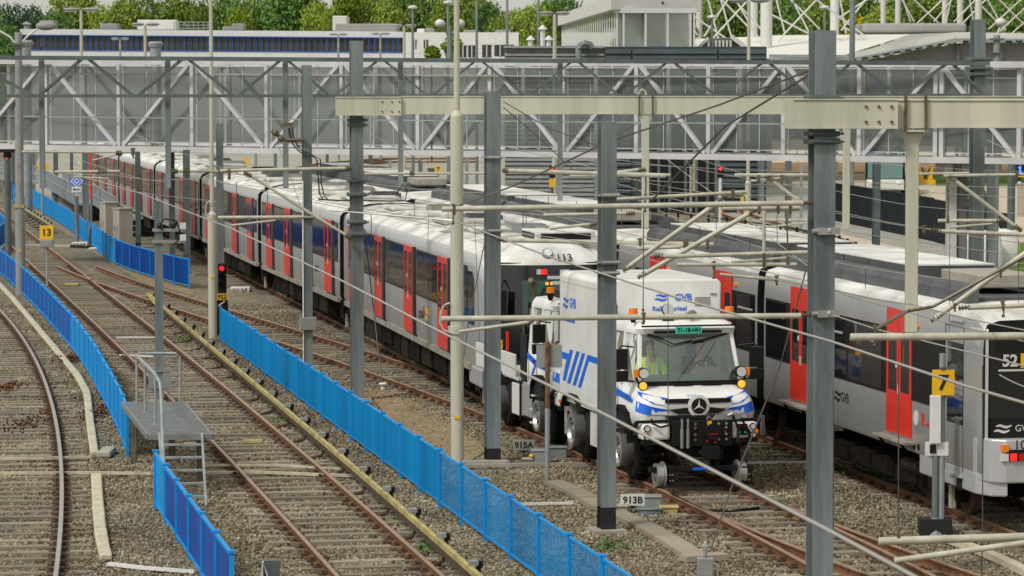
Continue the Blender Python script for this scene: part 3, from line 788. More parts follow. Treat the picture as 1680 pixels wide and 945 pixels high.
        f = MB('roof_bright'); f.box(-.15, 1.15, .2, 1.9, 3.70, 3.92); f.cur('black'); f.box(-.05, 1.05, .19, .21, 3.74, 3.88); f.box(-.17, -.14, .4, 1.8, 3.75, 3.88); Lc(f, 'roof_air_unit', car, bevel=.03)
        f = MB('grey_box'); f.disc((-.12, -.93, 3.50), (0, .8, -.5), .12, .08, 20); f.cur('lamp_glass'); f.disc((-.12, -.97, 3.525), (0, .8, -.5), .085, .05, 16); Lc(f, 'marker_lamp', car)
        text('113', .24, (.22, -1.04, 3.42), (R(58), 0, R(2)), 'ink', car, bold=.004)
        # small display with red number, amber lights behind the glass
        f = MB('number_grey'); f.box(-.40, -.31, -1.20, -1.18, 3.08, 3.19); f.cur('red_lit'); f.box(-.30, -.18, -1.20, -1.18, 3.08, 3.19); f.cur('number_grey'); f.box(.12, .3, -1.20, -1.18, 3.10, 3.18)
        f.cur('amber_lit'); f.box(-.22, -.16, -1.255, -1.24, 2.86, 2.92); f.box(-.12, -.06, -1.255, -1.24, 2.86, 2.92); Lc(f, 'display_lights', car)
        f = MB('black')
        f.tube([(-.62, -1.24, 1.5), (-.52, -1.30, 2.2), (-.25, -1.27, 2.8)], .02, 6); f.box(-.6, -.52, -1.34, -1.28, 1.6, 2.5); Lc(f, 'wiper', car)
        f = MB('black'); f.box(-1.20, -1.06, -1.28, -1.10, 2.2, 2.75); f.tube([(-1.15, -1.1, 2.8), (-1.05, -.9, 2.95)], .02, 6); Lc(f, 'mirror', car)
        # lower bumper and grille
        f = MB('roof_dark'); f.loft([nose(1.30, -1.2, .7, .30), nose(1.42, -1.42, .85, .36), nose(1.46, -1.48, .95, .85), nose(1.44, -1.40, .90, .96), nose(1.38, -1.24, .72, 1.0)], cap=False, closed=False); Lc(f, 'bumper', car, smooth=True)
        f = MB('black')
        for q in range(6): f.bar((-1.22, -1.04, .44+q*.075), (-.82, -1.35, .44+q*.075), .03, .03)
        Lc(f, 'bumper_grille', car)
        f = MB('silver'); f.box(-1.45, -1.05, -.35, 1.2, .60, 1.02); Lc(f, 'skirt', car, bevel=.05)
        f = MB('red_lit'); f.box(-1.45, -1.36, -.62, -.50, 1.22, 1.31); Lc(f, 'tail_light', car)
        f = MB('number_grey'); f.box(-1.31, -1.26, -.66, -.60, 2.0, 2.08); f.box(-1.31, -1.26, -.66, -.60, 2.14, 2.22); Lc(f, 'sticker', car)
        f = MB('dark_glass'); f.add([(-1.487, .35, 1.9), (-1.487, 1.15, 1.9), (-1.487, 1.15, 3.05), (-1.487, .55, 3.05), (-1.487, .35, 2.9)], [(0, 1, 2, 3, 4)]); Lc(f, 'cab_side_window', car)

# ------------------------------------------------------------------ silver light-rail trains with red doors
M4H = [(-1.30, .90), (-1.325, .94), (-1.325, 1.8), (-1.325, 2.9), (-1.30, 3.36), (-1.26, 3.46), (-1.05, 3.52), (0, 3.55)]
M4P = M4H+[(-x, z) for x, z in M4H[-2::-1]]
def m4m(j):
    j = j if j < 7 else 13-j
    return ['m4_grey', 'm4_grey', 'm4_grey', 'm4_grey', 'roof_bright', 'roof_bright', 'roof_white'][j]
door4 = door_mesh(1.35, 1.13, 3.27, 1.86, 2.85, 'red', round_=True)
wmesh4 = window_mesh(3.35, 1.78, 2.93, vent=True); wsm4 = window_mesh(1.15, 1.78, 2.93, vent=True)
stepm = MB('step_grey'); stepm.box(-1.53, -1.33, -.90, .90, 1.04, 1.08); stepm.cur('under')
for s in (-.6, .6): stepm.bar((-1.50, s, 1.04), (-1.35, s+.06, .86), .035)
stepm = stepm.mesh('door_step')
def m4_section(root, a, ang, L_, cabin, front_cab):       # a: front centre of the section
    prof = M4P; rgs = [prof, prof]; ys = [0, L_]
    if front_cab:
        def k_(f, dz): return [(x*f, z-(dz if z > 3 else 0)) for x, z in prof]
        rgs = [k_(.97, .16), k_(.99, .06), prof, prof]; ys = [-.10, .06, .35, L_]
    elif cabin:
        def k_(f, dz): return [(x*f, z-(dz if z > 3 else 0)) for x, z in prof]
        rgs = [prof, prof, k_(.965, .1), k_(.90, .25)]; ys = [0, L_-.65, L_-.25, L_]
    car = Lc(loft_body(rgs, ys, m4m), 'carriage', root, smooth=True, loc=a, rot=(0, 0, ang))
    lo, hi = (2.9 if front_cab else .35), (L_-.35 if not (cabin and not front_cab) else L_-2.6)
    d1, d2 = (4.0, 9.95) if front_cab else (2.55, 8.2)
    for y in (d1, d2):
        link('door', door4, car, (-1.327, y, 0)); link('door_step', stepm, car, (0, y, 0))
        t_ = MB('amber'); t_.disc((-1.335, y-.95, 3.05), (1, 0, 0), .05, .05, 8); Lc(t_, 'door_lamp', car)
        c_ = MB('black'); c_.box(-1.338, -1.33, y+.68, y+.95, 1.78, 2.93); Lc(c_, 'door_pillar', car); c_ = MB('black'); c_.box(-1.338, -1.33, y-.93, y-.68, 1.78, 2.93); Lc(c_, 'door_pillar', car)
    mid = (d1+d2)/2; ww = d2-d1-1.35-.52
    Lc(MB('black').box(-1.337, -1.325, mid-ww/2, mid+ww/2, 1.78, 2.93).cur('dark_glass').box(-1.343, -1.335, mid-ww/2+.04, mid-.04, 1.82, 2.89).box(-1.343, -1.335, mid+.04, mid+ww/2-.04, 1.82, 2.89).cur('silver_light').box(-1.352, -1.34, mid-ww/2+.3, mid-.35, 2.60, 2.64).box(-1.352, -1.34, mid+.3, mid+ww/2-.35, 2.60, 2.64), 'window', car)
    for e0, e1 in ((d2+.97, L_-.15 if not (cabin and not front_cab) else L_-2.2), (.15, d1-.97) if not front_cab else (0, 0)):
        if e1-e0 > .4: Lc(MB('black').box(-1.337, -1.325, e0, e1, 1.78, 2.93).cur('dark_glass').box(-1.343, -1.335, e0+.05, e1-.05, 1.82, 2.89).cur('silver_light').box(-1.352, -1.34, e0+.15, e1-.2, 2.60, 2.64), 'window', car)
    # roof: dark coping fairing, raised boxes
    f = MB('roof_dark'); y0, y1 = (1.5 if front_cab else .0), (L_ if not (cabin and not front_cab) else L_-2.0)
    pr = [(-1.02, 3.50), (-1.00, 3.70), (-.92, 3.80), (-.80, 3.83), (-.80, 3.5)]
    f.prism(pr, 'y', y0, y1); f.prism([(-x, z) for x, z in pr][::-1], 'y', y0, y1)
    Lc(f, 'roof_fairing', car)
    f = MB('roof_dark'); f.box(-.8, .8, y0+.3, y1, 3.5, 3.60); Lc(f, 'roof_tray', car)
    segs = [(y0+3.6, y0+7.6, 'roof_bright'), (y0+7.7, y1-.3, 'roof_bright')] if front_cab else [(y0+.4, y0+3.8, 'roof_white'), (y0+3.95, y1-1.2, 'roof_bright')]
    for s0, s1, m_ in segs:
        f = MB('roof_dark'); f.box(-.74, .74, s0, s1, 3.6, 3.94); f.cur(m_); f.box(-.75, .75, s0-.01, s1+.01, 3.94, 3.965); Lc(f, 'roof_box', car)
    if front_cab:
        f = MB('concrete'); f.box(-.40, .62, y0+1.1, y0+3.1, 3.70, 3.92); Lc(f, 'resistor_box', car, bevel=.02)
        f = MB('steel'); 
        for q in range(4): f.tube([(-.75, y0+3.0-q*.15, 3.68), (-.55, y0+2.6-q*.15, 3.74)], .03, 6)
        Lc(f, 'roof_cables', car)
    u = MB('under'); u.box(-1.18, 1.1, 3.2, L_-3.2, .28, .55)
    for q in range(5): u.box(-1.22, 1.1, 3.4+q*1.3, 4.3+q*1.3, .32, .6)
    Lc(u, 'underframe', car); link('bogie', BOG, car, (0, 2.9 if front_cab else 1.4, 0))
    u = MB('under_brown'); yb = (2.9 if front_cab else 1.4)
    u.tube([(-1.15, yb+.4, .62), (-1.15, yb+1.2, .62)], .13, 10); u.tube([(-1.1, yb-1, .8), (-1.2, yb, .75), (-1.05, yb+1, .85)], .04, 6); Lc(u, 'air_tank', car)
    return car
def m4_unit(label, Yf, Yr, cabf=True, number=None):
    root = E('light_rail_train', label, 'light rail train', (0, 0, 0), group='silver light rail trains coupled in a row')
    ang = math.atan(.2); cs = math.cos(ang)
    Lt = (Yr-Yf)/cs; L1 = Lt/2-.25
    f = Vector((sideM4(Yf)+1.325/cs, Yf, ZR)); d = Vector((-math.sin(ang), cs, 0))
    c1 = m4_section(root, f, ang, L1, True, True)
    c2 = m4_section(root, f+d*(L1+.5), ang, L1, True, False)
    g = MB('rubber')
    for q in range(4): g.box(-1.22+(.04 if q % 2 else 0), 1.2, L1+.02+q*.12, L1+.11+q*.12, .7, 3.4)
    Lc(g, 'gangway', c1)
    return root, c1, c2, L1
def m4_cab(c):      # driver's cab end at local y=-.1 facing -Y
    f = MB('dark_glass'); f.add([(-1.19, -.15, 1.52), (1.19, -.15, 1.52), (1.18, -.11, 3.16), (-1.18, -.11, 3.16)], [(0, 1, 2, 3)]); Lc(f, 'windshield', c)
    f = MB('silver_light'); f.prism([(-1.318, .45), (-1.31, .06), (-1.27, -.08), (-1.20, -.14), (-1.17, .1)], 'z', 1.0, 3.24); f.prism([(1.318, .45), (1.31, .06), (1.27, -.08), (1.20, -.14), (1.17, .1)][::-1], 'z', 1.0, 3.24); LcS(f, 'corner_pillar', c, bevel=.03)
    f = MB('silver_light'); f.prism([(-1.32, .9), (-1.32, .1), (-1.22, -.28), (-1.0, -.42), (1.0, -.42), (1.22, -.28), (1.32, .1), (1.32, .9)], 'z', .80, 1.5)
    f.prism([(-1.325, .1), (-1.2, -.25), (-.95, -.38), (-.95, 3.0), (-1.30, 3.0)], 'z', .58, .93); Lc(f, 'front_apron', c, bevel=.03)
    f = MB('black'); f.box(-1.0, 1.0, -.44, -.415, 1.16, 1.34); f.cur('amber'); f.box(-1.08, -.97, -.45, -.36, 1.31, 1.42); f.cur('lamp_glass'); f.box(-1.08, -.97, -.45, -.36, 1.16, 1.28)
    f.cur('red_lit'); f.box(-.94, -.84, -.47, -.43, 1.17, 1.28); f.cur('red_lens'); f.box(-.80, -.70, -.47, -.43, 1.17, 1.28); Lc(f, 'lights', c)
    text('106', .21, (-.72, -.425, 1.41), FRONT, 'ink', c)
    f = MB('black'); f.box(-1.17, 1.17, -.20, -.14, 1.50, 1.82); Lc(f, 'lower_band', c)
    text('GVB', .15, (-.64, -.205, 1.65), FRONT, 'number_grey', c); logo_waves(c, -1.10, -.205, 1.69, .26, 'number_grey', FRONT)
    f = MB('black'); f.box(-1.08, 1.08, -.13, -.10, 2.86, 3.14); Lc(f, 'destination_panel', c)
    text('52', .26, (-.86, -.165, 2.72), FRONT, 'number_grey', c, bold=.008)
    f = MB('number_grey'); f.box(-1.05, 0.1, -.165, -.155, 2.56, 2.59); f.cur('sign_yellow'); f.box(-.68, -.55, -.165, -.155, 2.61, 2.84); f.cur('livery_blue'); f.box(-.54, -.4, -.165, -.155, 2.61, 2.84); Lc(f, 'route_display', c)
    f = MB('black'); f.box(-1.337, -1.322, 1.62, 3.03, 1.78, 2.93); f.cur('dark_glass'); f.box(-1.335, -1.322, .72, 1.50, 1.62, 2.93); Lc(f, 'cab_side_window', c)
    f = MB('ink'); 
    for yy in (.72, 1.62): f.box(-1.328, -1.324, yy-.008, yy+.008, .85, 3.2)
    f.box(-1.328, -1.324, .72, 1.62, 3.192, 3.2); Lc(f, 'cab_door_seam', c)
    f = MB('silver_light'); f.box(-1.36, -1.33, .7, 1.35, .76, .80); f.box(-1.36, -1.33, .72, 1.4, 3.28, 3.31); Lc(f, 'trim', c)
    text('106', .19, (-1.330, 1.95, 2.76), SIDE, 'number_grey', c)
    f = MB('black'); f.box(-1.34, -1.32, 2.35, 2.9, 1.2, 2.9); Lc(f, 'side_panel', c) if 0 else None
    text('R', .30, (-1.330, 2.72, 1.50), SIDE, 'red', c, bold=.008); text('-net', .2, (-1.330, 2.42, 1.46), SIDE, 'red', c)
    f = MB('number_grey'); f.disc((-1.33, 3.10, 1.5), (1, 0, 0), .13, .006, 16); Lc(f, 'round_sticker', c)
    f = MB('black'); f.disc((-1.33, 3.2, 1.02), (1, 0, 0), .06, .006, 10); f.disc((-1.33, 2.95, 1.02), (1, 0, 0), .06, .006, 10); f.box(-1.33, -1.322, .75, 1.0, .56, .75); Lc(f, 'socket', c)
    text('GVB', .25, (-1.330, 7.15, 1.45), SIDE, 'ink', c); logo_waves(c, -1.330, 7.75, 1.50, .36, 'ink', SIDE)
    f = MB('roof_white'); f.tube([(.1, .6, 3.5), (.1, .6, 3.62)], .16, 12, .13); f.cur('steel'); f.tube([(.1, .6, 3.62), (.1, .6, 3.78)], .07, 8, .02); f.cur('black'); f.box(.25, .42, 1.0, 1.15, 3.52, 3.68); Lc(f, 'roof_antenna', c, smooth=True)
    f = MB('lamp_glass'); f.tube([(-1.5, -.3, 2.5), (-1.2, -.1, 2.9)], .02, 6); 
u1, a1, a2, _ = m4_unit('nearest silver light rail train with 52 and 106 on its cab at the right edge', 52.3, 77.4)
m4_cab(a1)
u2, b1, b2, _ = m4_unit('second silver light rail train, its rounded cab behind the number 113 of the metro', 79.0, 105.5)
f = MB('black'); f.add([(-1.10, -.13, 1.3), (1.10, -.13, 1.3), (1.10, -.02, 3.05), (-1.10, -.02, 3.05)], [(0, 1, 2, 3)]); Lc(f, 'windshield', b1)
f = MB('black'); f.box(-1.34, -1.322, .3, 2.2, 1.7, 2.9); Lc(f, 'cab_side_window', b1)
u3, e1, e2, _ = m4_unit('third silver light rail train, farthest of the row under the cream pipes', 107.1, 133.0)
# ------------------------------------------------------------------ people
def skin_mesh(nodes, edges, m, name, parent, loc=(0, 0, 0), rot=(0, 0, 0), sub=1):
    me = bpy.data.meshes.new(name); me.from_pydata([n[0] for n in nodes], edges, []); me.materials.append(MATS[m])
    o = link(name, me, parent, loc, rot)
    sk = o.modifiers.new('skin', 'SKIN'); sk.use_smooth_shade = True
    for i, n in enumerate(nodes):
        me.skin_vertices[0].data[i].radius = (n[1], n[2] if len(n) > 2 else n[1])
    me.skin_vertices[0].data[0].use_root = True
    s = o.modifiers.new('sub', 'SUBSURF'); s.levels = sub; s.render_levels = sub
    return o
def person(label, loc, rz, seated=False, jacket='hivis', vest=False, reach=(.28, .28), lean=0.0, pants='navy', group=None):
    """figure faces -Y; hips at the origin height for seated, feet at the origin for standing"""
    root = E('person', label, 'person', loc, group, rz=rz)
    hz = 0.0 if seated else .92
    P = {}
    def pt(n, x, y, z, r, r2=None): P[n] = (Vector((x, y-lean*max(0, z)*.0, z+hz)), r, r2 or r)
    pt('pel', 0, 0, 0, .15, .12); pt('bel', 0, -.01, .18, .145, .115); pt('che', 0, -.01-lean*.3, .38, .165, .12); pt('nek', 0, -.02-lean*.5, .55, .055)
    pt('hd1', 0, -.035-lean*.6, .64, .075, .085); pt('hd2', 0, -.03-lean*.6, .74, .085, .10); pt('hd3', 0, -.02-lean*.6, .82, .055, .065)
    for s, k in ((-1, 'l'), (1, 'r')):
        rc = reach[0] if s < 0 else reach[1]
        pt('sh'+k, s*.19, -.01-lean*.4, .48, .062); pt('el'+k, s*.27, -.08-lean*.4-rc*.3, .24, .048)
        pt('wr'+k, s*.20, -.10-rc*.9, .20 if seated else .10, .032); pt('ha'+k, s*.18, -.16-rc*.95, .21 if seated else .07, .034, .018)
        for q in range(4): pt('f%d%s' % (q, k), s*.18+(q-1.5)*.022, -.235-rc*.95+abs(q-1.3)*.008, (.20 if seated else .03)-.01*q, .010)
        pt('th'+k, s*.18-s*.05, -.19-rc*.95, .23 if seated else .06, .011)
        pt('hp'+k, s*.10, -.02, -.04, .10)
        if seated: pt('kn'+k, s*.13, -.42, -.02, .07); pt('an'+k, s*.13, -.46, -.42, .05); pt('to'+k, s*.13, -.62, -.46, .045)
        else: pt('kn'+k, s*.11, -.03, -.46, .062); pt('an'+k, s*.12, .0, -.84, .042); pt('to'+k, s*.13, -.15, -.88, .045, .035)
    names = list(P); ix = {n: i for i, n in enumerate(names)}
    ed = [('pel', 'bel'), ('bel', 'che'), ('che', 'nek'), ('nek', 'hd1'), ('hd1', 'hd2'), ('hd2', 'hd3')]
    for k in 'lr': ed += [('che', 'sh'+k), ('sh'+k, 'el'+k), ('el'+k, 'wr'+k), ('wr'+k, 'ha'+k)]+[('ha'+k, 'f%d%s' % (q, k)) for q in range(4)]+[('ha'+k, 'th'+k), ('pel', 'hp'+k), ('hp'+k, 'kn'+k), ('kn'+k, 'an'+k), ('an'+k, 'to'+k)]
    skin_mesh([P[n] for n in names], [(ix[a], ix[b]) for a, b in ed], 'skin', 'body', root)
    def sub(ns, es, m, nm, g):
        j = {n: i for i, n in enumerate(ns)}
        return skin_mesh([(P[n][0], P[n][1]+g, P[n][2]+g) for n in ns], [(j[a], j[b]) for a, b in es], m, nm, root)
    sub(['pel', 'bel', 'che', 'shl', 'shr', 'ell', 'elr', 'wrl', 'wrr'], [('pel', 'bel'), ('bel', 'che'), ('che', 'shl'), ('che', 'shr'), ('shl', 'ell'), ('ell', 'wrl'), ('shr', 'elr'), ('elr', 'wrr')], 'navy' if vest else jacket, 'jacket', .018)
    if vest: sub(['pel', 'bel', 'che'], [('pel', 'bel'), ('bel', 'che')], 'hivis', 'vest', .034)
    sub(['pel', 'hpl', 'hpr', 'knl', 'knr', 'anl', 'anr'], [('pel', 'hpl'), ('pel', 'hpr'), ('hpl', 'knl'), ('hpr', 'knr'), ('knl', 'anl'), ('knr', 'anr')], pants, 'trousers', .016)
    b = MB('reflect'); 
    for s in (-1, 1): b.bar((s*.09, -.155-lean*.35, .5+hz), (s*.085, -.165-lean*.05, .12+hz), .045, .012, up=(0, 1, 0))
    b.bar((-.15, -.155, .22+hz), (.15, -.155, .22+hz), .045, .012, up=(0, 1, 0))
    Lc(b, 'reflective_strip', root)
    hd = P['hd2'][0]
    f = MB('hair'); f.sphere(hd+Vector((0, .035, .05)), .092, 10, 6, (.98, 1.0, .85)); Lc(f, 'hair', root, smooth=True)
    f = MB('skin'); f.add([hd+Vector(v) for v in ((-.016, -.095, .0), (.016, -.095, .0), (0, -.125, -.015), (0, -.095, .04))], [(0, 1, 2), (0, 2, 3), (1, 3, 2)]); Lc(f, 'nose', root)
    f = MB('ink')
    for s in (-1, 1): f.sphere(hd+Vector((s*.034, -.09, .025)), .011, 6, 4)
    f.cur('red_lens'); f.box(hd.x-.025, hd.x+.025, hd.y-.092, hd.y-.08, hd.z-.055, hd.z-.045); Lc(f, 'face_features', root)
    return root

# ------------------------------------------------------------------ rail-road trucks
def wheel_mesh():
    mb = MB('rubber'); mb.tube([(-.16, 0, 0), (-.13, 0, 0), (.13, 0, 0), (.16, 0, 0)], .52, 28)
    r = [(-.17, .46), (-.14, .52), (-.08, .545), (.08, .545), (.14, .52), (.17, .46)]
    mb = MB('rubber'); rings = [[(x, rr*math.cos(t), rr*math.sin(t)) for t in [2*math.pi*j/28 for j in range(28)]] for x, rr in r]; mb.loft(rings)
    for j in range(28):
        t = 2*math.pi*j/28; M = Matrix.Rotation(t, 4, 'X'); mb.box(-.13, .13, -.022, .022, .535, .56, M)
    return mb.mesh('tyre', smooth=True)
def drum_mesh():      # wide steel drum on the outside of the hub
    mb = MB('steel'); rings = []
    for x, r_ in ((0, .27), (-.03, .29), (-.22, .285), (-.27, .31), (-.30, .31), (-.30, .25), (-.24, .22), (-.235, .10), (-.27, .09), (-.28, 0.001)): rings.append([(x, r_*math.cos(t), r_*math.sin(t)) for t in [2*math.pi*j/24 for j in range(24)]])
    mb.loft(rings, cap=False)
    for j in range(10):
        t = 2*math.pi*j/10; mb.disc((-.245, .165*math.cos(t), .165*math.sin(t)), (1, 0, 0), .02, .03, 6)
    mb.cur('black'); mb.disc((-.2405, 0, 0), (1, 0, 0), .225, .004, 20)
    return mb.mesh('hub_drum', smooth=True)
WH, DR = wheel_mesh(), drum_mesh()
def ring_at(z, wf, yf, wb=None, yb=1.12, cr=.16, n=4):     # rounded front corners
    wb = wb or wf; pts = [(-wb, yb, z)]
    for q in range(n+1):
        t = math.pi/2*q/n; pts.append((-wf+cr*(1-math.cos(t)), yf+cr*(1-math.sin(t))*1.0, z))
    for q in range(n, -1, -1):
        t = math.pi/2*q/n; pts.append((wf-cr*(1-math.cos(t)), yf+cr*(1-math.sin(t)), z))
    pts.append((wb, yb, z)); return pts
def unimog(label, Y, full=True, dx=0.0):
    a0 = [p for p in T3c if p.y >= Y][0]; b0 = [p for p in T3c if p.y >= Y+3.5][0]
    ang = math.atan2(-(b0.x-a0.x), b0.y-a0.y)
    t = E('rail_truck', label, 'rail truck', a0+Vector((dx, 0, ZR)), rz=ang)
    # chassis frame
    m = MB('black'); m.box(-.42, -.30, -.9, 5.0 if not full else 4.5, .62, .86); m.box(.30, .42, -.9, 5.0 if not full else 4.5, .62, .86)
    for y in (-.7, .8, 1.9, 2.9, 4.0, 4.3): m.box(-.3, .3, y, y+.12, .65, .82)
    for y in (0, 3.45): m.tube([(-.75, y, .58), (.75, y, .58)], .11, 10); m.sphere((0, y, .58), .24, 12, 8)
    Lc(m, 'chassis', t, bevel=.01)
    for y in (0, 3.45):
        for s in (-1, 1):
            wq = E('wheel', loc=(s*.80, y, .56)); wq.parent = t; wq.rotation_euler = (rnd.uniform(0, 1), 0, 0 if s < 0 else math.pi)
            link('tyre', WH, wq); link('hub_drum', DR, wq, (-.10, 0, 0))
    # cab lower body and bonnet
    c = MB('truck_white')
    rings = [ring_at(.98, 1.00, -.62, 1.06, cr=.1), ring_at(1.10, 1.08, -.98, 1.08, cr=.20), ring_at(1.28, 1.10, -1.06, 1.09, cr=.22), ring_at(1.47, 1.07, -1.05, 1.09, cr=.24), ring_at(1.58, 1.03, -.98, 1.08, cr=.26), ring_at(1.66, .99, -.80, 1.07, cr=.26), ring_at(1.76, .95, -.50, 1.06, cr=.2)]
    c.loft(rings)
    body = Lc(c, 'cab', t, smooth=True)
    g = MB('black')                      # wheel arch openings in front of the wheels
    for s in (-1, 1): g.box(s*1.055, s*1.125, -.50, .56, .95, 1.28)
    LcS(g, 'wheel_arch', body)
    g = MB('rubber')
    for s in (-1, 1):
        pts = [(s*1.10, -.60, .74), (s*1.12, -.58, 1.05), (s*1.12, -.40, 1.26), (s*1.12, -.1, 1.34), (s*1.12, .25, 1.32), (s*1.12, .5, 1.15), (s*1.10, .62, .85)]
        for p, q in zip(pts, pts[1:]): g.bar(p, q, .14, .055, up=(0, .3, 1))
    LcS(g, 'mudguard', body)
    # greenhouse: pillars, roof, glass
    lo = dict(fx=.93, fy=-.52, bx=1.06, by=1.12, z=1.75); hi = dict(fx=.84, fy=-.20, bx=.97, by=1.08, z=2.66)
    p = MB('truck_white')
    for s in (-1, 1):
        p.bar((s*lo['fx'], lo['fy'], 1.72), (s*hi['fx'], hi['fy'], 2.7), .075, .09, up=(0, 1, 0))
        p.bar((s*1.03, .36, 1.72), (s*.93, .38, 2.7), .06, .08, up=(0, 1, 0))
        p.bar((s*1.02, 1.08, 1.72), (s*.94, 1.06, 2.7), .10, .10, up=(0, 1, 0))
        p.bar((s*1.0, -.05, 1.70), (s*.90, .02, 2.7), .025, .035, up=(0, 1, 0))
    p.box(-1.0, 1.0, 1.02, 1.12, 1.72, 2.7)
    Lc(p, 'cab_pillars', body, bevel=.015)
    p = MB('truck_white'); p.loft([ring_at(2.64, .92, -.30, .98, 1.12, .14), ring_at(2.74, .93, -.34, .98, 1.12, .14), ring_at(2.84, .86, -.24, .92, 1.08, .16), ring_at(2.88, .6, .0, .65, .9, .2)]); Lc(p, 'cab_roof', body, smooth=True)
    g = MB('cab_glass'); g.add([(-.90, -.555, 1.77), (.90, -.555, 1.77), (.81, -.245, 2.66), (-.81, -.245, 2.66)], [(0, 1, 2, 3)]); Lc(g, 'windshield', body)
    g = MB('black'); g.bar((-.92, -.55, 1.775), (.92, -.55, 1.775), .05, .09); Lc(g, 'windshield_sill', body)
    g = MB('side_glass')
    for s in (-1, 1): g.add([(s*1.0, -.40, 1.78), (s*1.03, .34, 1.76), (s*.93, .36, 2.62), (s*.87, -.12, 2.62)], [(0, 1, 2, 3)]); g.add([(s*1.035, .42, 1.78), (s*1.03, 1.02, 1.78), (s*.95, 1.0, 2.60), (s*.94, .42, 2.60)], [(0, 1, 2, 3)])
    LcS(g, 'side_window', body)
    g = MB('ink')
    for s in (-1, 1):
        g.box(s*1.096, s*1.090, .355, .37, 1.15, 1.75); g.box(s*1.096, s*1.09, 1.0, 1.012, 1.15, 1.75)
    g.box(-1.12, -1.09, .44, .60, 1.58, 1.62); Lc(g, 'door_seam', body)
    # dashboard, seats, wheel
    g = MB('dash'); g.prism([(-.50, 1.70), (-.50, 1.80), (-.1, 1.90), (.05, 1.80), (.05, 1.5), (-.50, 1.5)], 'x', -.9, .9); g.sphere((.42, -.12, 1.90), .27, 12, 8, (1.15, .6, .55)); Lc(g, 'dashboard', body, smooth=True)
    g = MB('seat')
    for s in (-.46, .46): g.box(s-.24, s+.24, .35, .85, 1.25, 1.42); g.box(s-.22, s+.22, .78, .92, 1.4, 2.15); g.box(s-.13, s+.13, .80, .90, 2.18, 2.42)
    Lc(g, 'seat', body, bevel=.04)
    g = MB('black'); sr = [(.46+.21*math.cos(q), .08+.10*math.sin(q), 1.95+.17*math.sin(q)) for q in [2*math.pi*j/20 for j in range(21)]]; g.tube(sr, .018, 6); g.tube([(.46, .08, 1.95), (.46, -.12, 1.8)], .03, 6); Lc(g, 'steering_wheel', body)
    # grille with the ringed three-pointed star
    g = MB('black')
    g.prism([(-.60, 1.55), (.60, 1.55), (.60, 1.48), (.22, 1.47), (-.22, 1.47), (-.60, 1.48)][::-1], 'y', -1.085, -1.03)
    g.prism([(-.52, 1.36), (-.22, 1.39), (.22, 1.39), (.52, 1.36), (.36, 1.28), (-.36, 1.28)][::-1], 'y', -1.10, -1.03)
    Lc(g, 'grille', body)
    g = MB('number_grey'); g.bar((-.62, -1.095, 1.425), (-.14, -1.115, 1.425), .02, .045); g.bar((.14, -1.115, 1.425), (.62, -1.095, 1.425), .02, .045); Lc(g, 'grille_bar', body)
    g = MB('truck_white'); g.disc((0, -1.105, 1.42), (0, 1, 0), .20, .03, 28); g.cur('black_gloss'); g.disc((0, -1.122, 1.42), (0, 1, 0), .155, .02, 28); g.cur('number_grey')
    for j in range(3):
        th = math.pi/2+2*math.pi*j/3; c_, s_ = math.cos(th), math.sin(th); n_ = (-s_, c_)
        g.add([(.135*c_, -1.140, 1.42+.135*s_), (.022*n_[0]-.0*c_, -1.138, 1.42+.022*n_[1]), (0, -1.15, 1.42), (-.022*n_[0], -1.138, 1.42-.022*n_[1])], [(0, 1, 2), (0, 2, 3)])
    for j in range(24):
        t1, t2 = 2*math.pi*j/24, 2*math.pi*(j+1)/24; g.bar((.15*math.cos(t1), -1.135, 1.42+.15*math.sin(t1)), (.15*math.cos(t2), -1.135, 1.42+.15*math.sin(t2)), .015, .014, up=(0, 1, 0))
    Lc(g, 'star_emblem', body)
    # blue livery chevrons on the nose, laid 5 mm over the bonnet skin
    def skin(u, z):        # u 0..1 round the corner, 1..2 along the front to the middle
        k = max(i for i in range(len(rings)-1) if rings[i][0][2] <= z+1e-6); f_ = (z-rings[k][0][2])/(rings[k+1][0][2]-rings[k][0][2])
        def pt(r_):
            if u <= 1: q = 1+u*4; i0 = min(4, int(q)); return Vector(r_[i0]).lerp(Vector(r_[i0+1]), q-i0)
            return Vector(r_[5]).lerp((Vector(r_[5])+Vector(r_[6]))/2, u-1)
        p = pt(rings[k]).lerp(pt(rings[k+1]), f_); n_ = Vector((-1, -.6, .5)) if u < .5 else Vector((-.3, -1, .45)); return p+n_.normalized()*.009
    for s in (-1, 1):
        g = MB('livery_blue')
        for (u0, u1, a0_, b0_, a1_, b1_) in ((.15, 1.42, 1.655, 1.615, 1.56, 1.40), (.05, 1.46, 1.50, 1.33, 1.36, 1.235)):
            N_ = 9; top = []; bot = []
            for i in range(N_+1):
                w0 = i/N_; u = u0+(u1-u0)*w0; zt_ = a0_+(a1_-a0_)*w0**1.6; zb_ = b0_+(b1_-b0_)*w0; top.append(skin(u-.12*w0, zt_)); bot.append(skin(u, zb_))
            vs = [Vector((v.x*-s, v.y, v.z)) for v in top+bot]; n1 = N_+1; g.add(vs, [(i, i+1, n1+i+1, n1+i) for i in range(N_)])
        Lc(g, 'nose_livery', body)
    g = MB('livery_blue')
    for s in (-1, 1):
        X = s*1.101
        for pts in ([(-.62, 1.46), (.55, 1.52), (1.08, 1.62), (1.08, 1.74), (.40, 1.63), (-.62, 1.56)], [(.40, 1.54), (.50, 1.54), (.86, 1.22), (.76, 1.22)]):
            g.add([(X, y, z) for y, z in pts], [tuple(range(len(pts)))])
    Lc(g, 'door_livery', body)
    # bumper and head lamps
    g = MB('truck_white')
    for s in (-1, 1): g.box(s*.54, s*1.06, -1.20, -.85, .84, 1.13)
    LcS(g, 'bumper', t, bevel=.05)
    g = MB('black')
